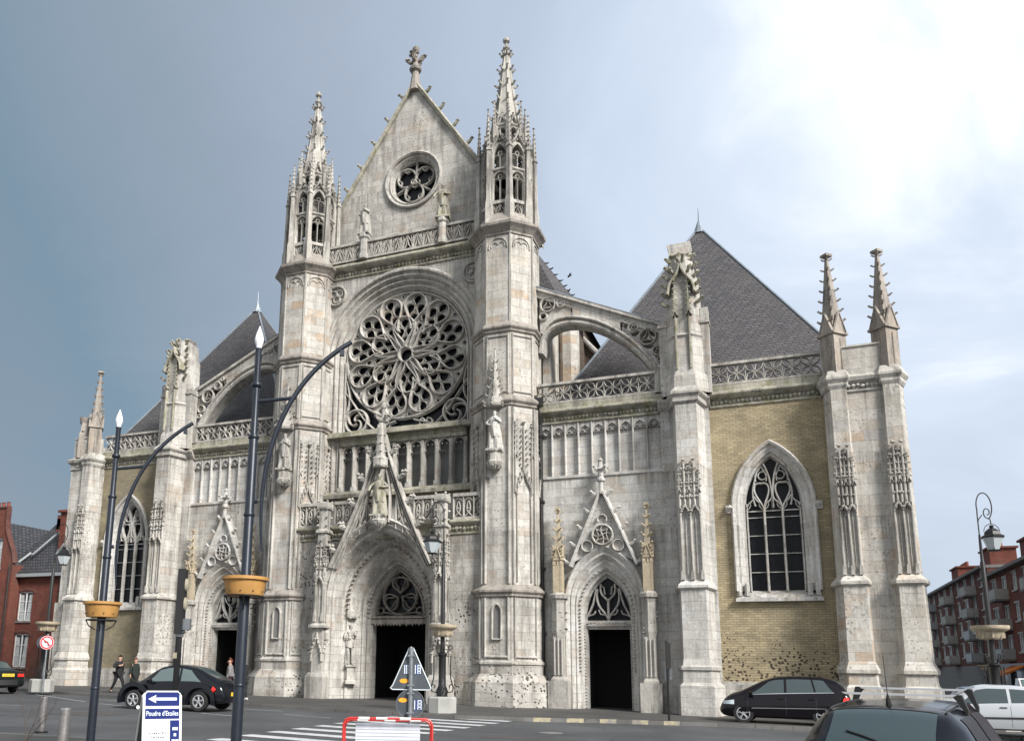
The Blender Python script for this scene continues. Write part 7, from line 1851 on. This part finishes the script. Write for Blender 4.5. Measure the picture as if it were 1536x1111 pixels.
# ================================================================== APARTMENTS ON THE RIGHT (their fronts face the side street)
def balcony(T, F, u, z, w, mat='concrete_pale', d=1.1):
    b = MB(); b.extrude([(u-w/2, z-.16), (u+w/2, z-.16), (u+w/2, z), (u-w/2, z)], .0, d, F)
    B = b.build('balcony', 'concrete_dark', T)
    r = MB(); r.extrude([(u-w/2, z+.02), (u+w/2, z+.02), (u+w/2, z+.92), (u-w/2, z+.92)], d-.07, d, F)
    for s in (-1, 1): r.extrude([(u+s*(w/2-.035)-.035, z+.02), (u+s*(w/2-.035)+.035, z+.02), (u+s*(w/2-.035)+.035, z+.92), (u+s*(w/2-.035)-.035, z+.92)], .0, d-.08, F)
    r.build('balcony_front', mat, B)
    q = MB(); q.tube([F(u-w/2, z+1.05, d-.03), F(u+w/2, z+1.05, d-.03)], .03, 6); q.build('handrail', 'iron_black', B)
def block(x, y0, y1, H, label, floors, step, wall='red_brick', shop=True, y_off=0, bal=True, top=None):
    T = thing('apartment_block', (x, y0, ground(x, 0)), 0, label, 'apartment block'); L = y1-y0
    F = lambda u, z, d: (-d, u, z)         # front looks towards -X, u runs away along the street
    n = int(L/step); fh = (H-3.6)/floors; holes = []; spec = []
    for f in range(floors):
        for i in range(n):
            u = step*(i+.5)+(L-n*step)/2; z = 3.6+fh*f+.55; kind = i % 3
            if kind == 1 and bal: holes.append((u, z-.4, 1.9, 2.25)); spec.append('b')
            elif kind == 0: holes.append((u, z+.25, 1.5, 1.5)); spec.append('w')
            else: holes.append((u, z+.25, 2.1, 1.5)); spec.append('w')
    def rc(u, z, w, h): return [(u-w/2, z), (u+w/2, z), (u+w/2, z+h), (u-w/2, z+h)]
    b = MB(); b.sheet([(0, 3.4), (L, 3.4), (L, H), (0, H)], [rc(*h) for h in holes], 0, F, -.2)
    b.poly([(0, 0, 0), (12, 0, 0), (12, 0, H), (0, 0, H)]); b.poly([(0, L, 0), (12, L, 0), (12, L, H), (0, L, H)]); b.poly([(12, 0, 0), (12, L, 0), (12, L, H), (12, 0, H)])
    b.build('wall', wall, T)
    for (u, z, w, h), k in zip(holes, spec):
        f = MB()
        for (a0, a1, z0, z1) in ((u-w/2, u-w/2+.09, z, z+h), (u+w/2-.09, u+w/2, z, z+h), (u-w/2, u+w/2, z+h-.09, z+h), (u-w/2, u+w/2, z, z+.1), (u-.06, u+.06, z, z+h)): f.extrude([(a0, z0), (a1, z0), (a1, z1), (a0, z1)], -.16, -.05, F)
        o = f.build('window', 'window_white', T); g = MB(); g.sheet(rc(u, z, w, h), [], -.14, F); g.build('pane', 'window_glass', o)
        c = MB(); cw_ = random.choice((.25, .4, .8)); c.sheet(rc(u-w*.5+w*cw_/2, z+.1, w*cw_-.1, h-.2), [], -.13, F); c.build('curtain', 'curtain', o)
        if k == 'w': s = MB(); s.extrude(rc(u, z-.18, w+.3, .16), -.1, .1, F); s.extrude(rc(u, z+h+.02, w+.2, .16), -.02, .05, F); s.build('surround', 'concrete_pale', o)
        else: balcony(T, F, u, z, w+1.0, random.choice(('concrete_pale', 'concrete_pale', 'zinc')))
    r = MB(); r.box(-.6, 12, -.05, L, H, H+.28); r.build('roof_slab', 'concrete_dark', T)
    for cy in ([L*.25, L*.7]):
        c = MB(); c.box(2, 4.5, cy-2.2, cy+2.2, H+.28, H+3.0); c.box(1.8, 4.7, cy-2.4, cy+2.4, H+3.0, H+3.2); C_ = c.build('chimney_stack', 'red_brick', T)
        p = MB()
        for i in range(6): p.lathe(3.2, cy-1.8+.72*i, [(.2, H+3.2), (.16, H+3.75), (.2, H+3.8)], 8, 0, False)
        p.build('chimney_pots', 'chimney_pot', C_)
    if shop:
        s = MB(); s.sheet([(0, 0), (L, 0), (L, 3.4), (0, 3.4)], [rc(3.2+5.2*i, .5, 3.9, 2.2) for i in range(int(L/5.3))], 0, F, -.3); s.build('shopfront', 'shopfront_dark', T)
        g = MB(); g.sheet([(0, 0), (L, 0), (L, 3.4), (0, 3.4)], [], -.25, F); g.build('shop_glass', 'window_glass', T)
    else:
        s = MB(); s.sheet([(0, 0), (L, 0), (L, 3.4), (0, 3.4)], [], .0, F); s.build('ground_floor', 'concrete_dark', T)
    return T, F, L
T, F, L = block(36.2, 38, 65, 11.8, 'nearer red brick apartment block with shops and pale balconies at the right edge', 3, 3.9)
a = MB(); F2 = lambda u, z, d: (-d, u, z)
a.loft([[F2(u, 3.2, .05), F2(u, 2.45, 1.7), F2(u, 2.25, 1.7), F2(u, 3.1, 0)] for u in (15, 19.5)]); a.build('awning', 'awning_orange', T)
a = MB(); a.extrude([(4, 2.75), (12.5, 2.75), (12.5, 3.7), (4, 3.7)], .03, .14, F2); so_ = a.build('shop_sign', 'shop_teal', T)
MX = Matrix(((0, 0, -1, -.16), (-1, 0, 0, 9.3), (0, 1, 0, 3.22), (0, 0, 0, 1)))
text('sign_lettering', 'AVE', 1.0, 'white_sign', so_, MX, .01)
block(36.6, 65.4, 106, 13.2, 'farther red brick apartment block down the side street with grey balconies', 4, 4.3, wall='dark_red_brick', shop=False)
T, F, L = block(37.5, 107, 145, 10.4, 'low dark brick terrace at the far end of the side street', 3, 4.2, wall='dark_red_brick', shop=False)
# patches and covers in the road
for (x, y, w, d, lab) in ((9.5, -15.5, 2.6, 1.1, 'darker rectangular asphalt repair right of the zebra crossing'), (-3.5, -16.8, 1.6, 2.2, 'darker asphalt repair left of the zebra crossing')):
    b = MB(); gsheet(b, [(x, y), (x+w, y+.1), (x+w-.1, y+d), (x-.1, y+d-.1)], .0045); tag(b.build('road_patch', 'pavement_asphalt'), kind='structure')
for (x, y, lab) in ((10.6, -12.6, 'round iron manhole cover in the road in front of the right side door'), (1.2, -17.5, 'round iron manhole cover left of the zebra crossing')):
    b = MB(); b.lathe(0, 0, [(.33, 0), (.33, .009)], 24, 0, False); o = b.build('manhole_cover', 'concrete_dark'); o.location = (x, y, ground(x, y)); tag(o, lab, 'manhole cover')
# railings along the small garden in front
def railings():
    x0, y0, x1, y1 = 26.5, 8.6, 33.5, 5.2; n = 44
    T = thing('railing', (x0, y0, ground(x0, 0)+.115), 0, 'black iron railings with pointed bars behind the silver hatchback', 'railing'); L = math.hypot(x1-x0, y1-y0)
    d = Vector(((x1-x0)/L, (y1-y0)/L, 0)); b = MB()
    for i in range(n+1): p = d*(L*i/n); b.tube([p, p+Vector((0, 0, 1.25)), p+Vector((0, 0, 1.38))], [.014, .014, .002], 5)
    b.build('bars', 'fence_black', T)
    for z in (.15, 1.12): r = MB(); r.tube([Vector((0, 0, z)), d*L+Vector((0, 0, z))], .022, 6); r.build('rail', 'fence_black', T)
    for i in range(5): r = MB(); p = d*(L*i/4); r.tube([p, p+Vector((0, 0, 1.5))], .045, 8); r.lump(p+Vector((0, 0, 1.54)), .07, 8); r.build('post', 'fence_black', T)
railings()
def shrub(x, y, h, label):
    T = thing('shrub', (x, y, ground(x, 0)+.1), 0, label, 'shrub', 'small dark evergreen shrubs behind the railings'); b = MB(); rs = random.Random(int(x*10))
    for i in range(420):
        a, z = rs.uniform(0, 2*PI), rs.uniform(.1, h); r = rs.uniform(.1, .62)*(1-.5*(z/h)**2)*(.8+.3*math.sin(3*a)); c = Vector((r*math.cos(a), r*math.sin(a), z)); u = Vector((rs.uniform(-1, 1), rs.uniform(-1, 1), rs.uniform(-1, 1))).normalized()*.09; v = u.orthogonal().normalized()*.05
        b.poly([c-u, c+v, c+u, c-v])
    b.build('leaves', 'hedge_leaf', T); s = MB(); s.tube([(0, 0, 0), (.02, 0, h*.6)], .03, 6); s.build('stem', 'bark', T)
shrub(28.0, 9.3, 1.3, 'small evergreen shrub behind the left part of the railings'); shrub(30.4, 8.4, 1.6, 'taller evergreen shrub behind the middle of the railings'); shrub(32.4, 7.4, 1.2, 'small evergreen shrub behind the right end of the railings')
print('faces', sum(len(m.polygons) for m in bpy.data.meshes), 'objs', len(bpy.data.objects))
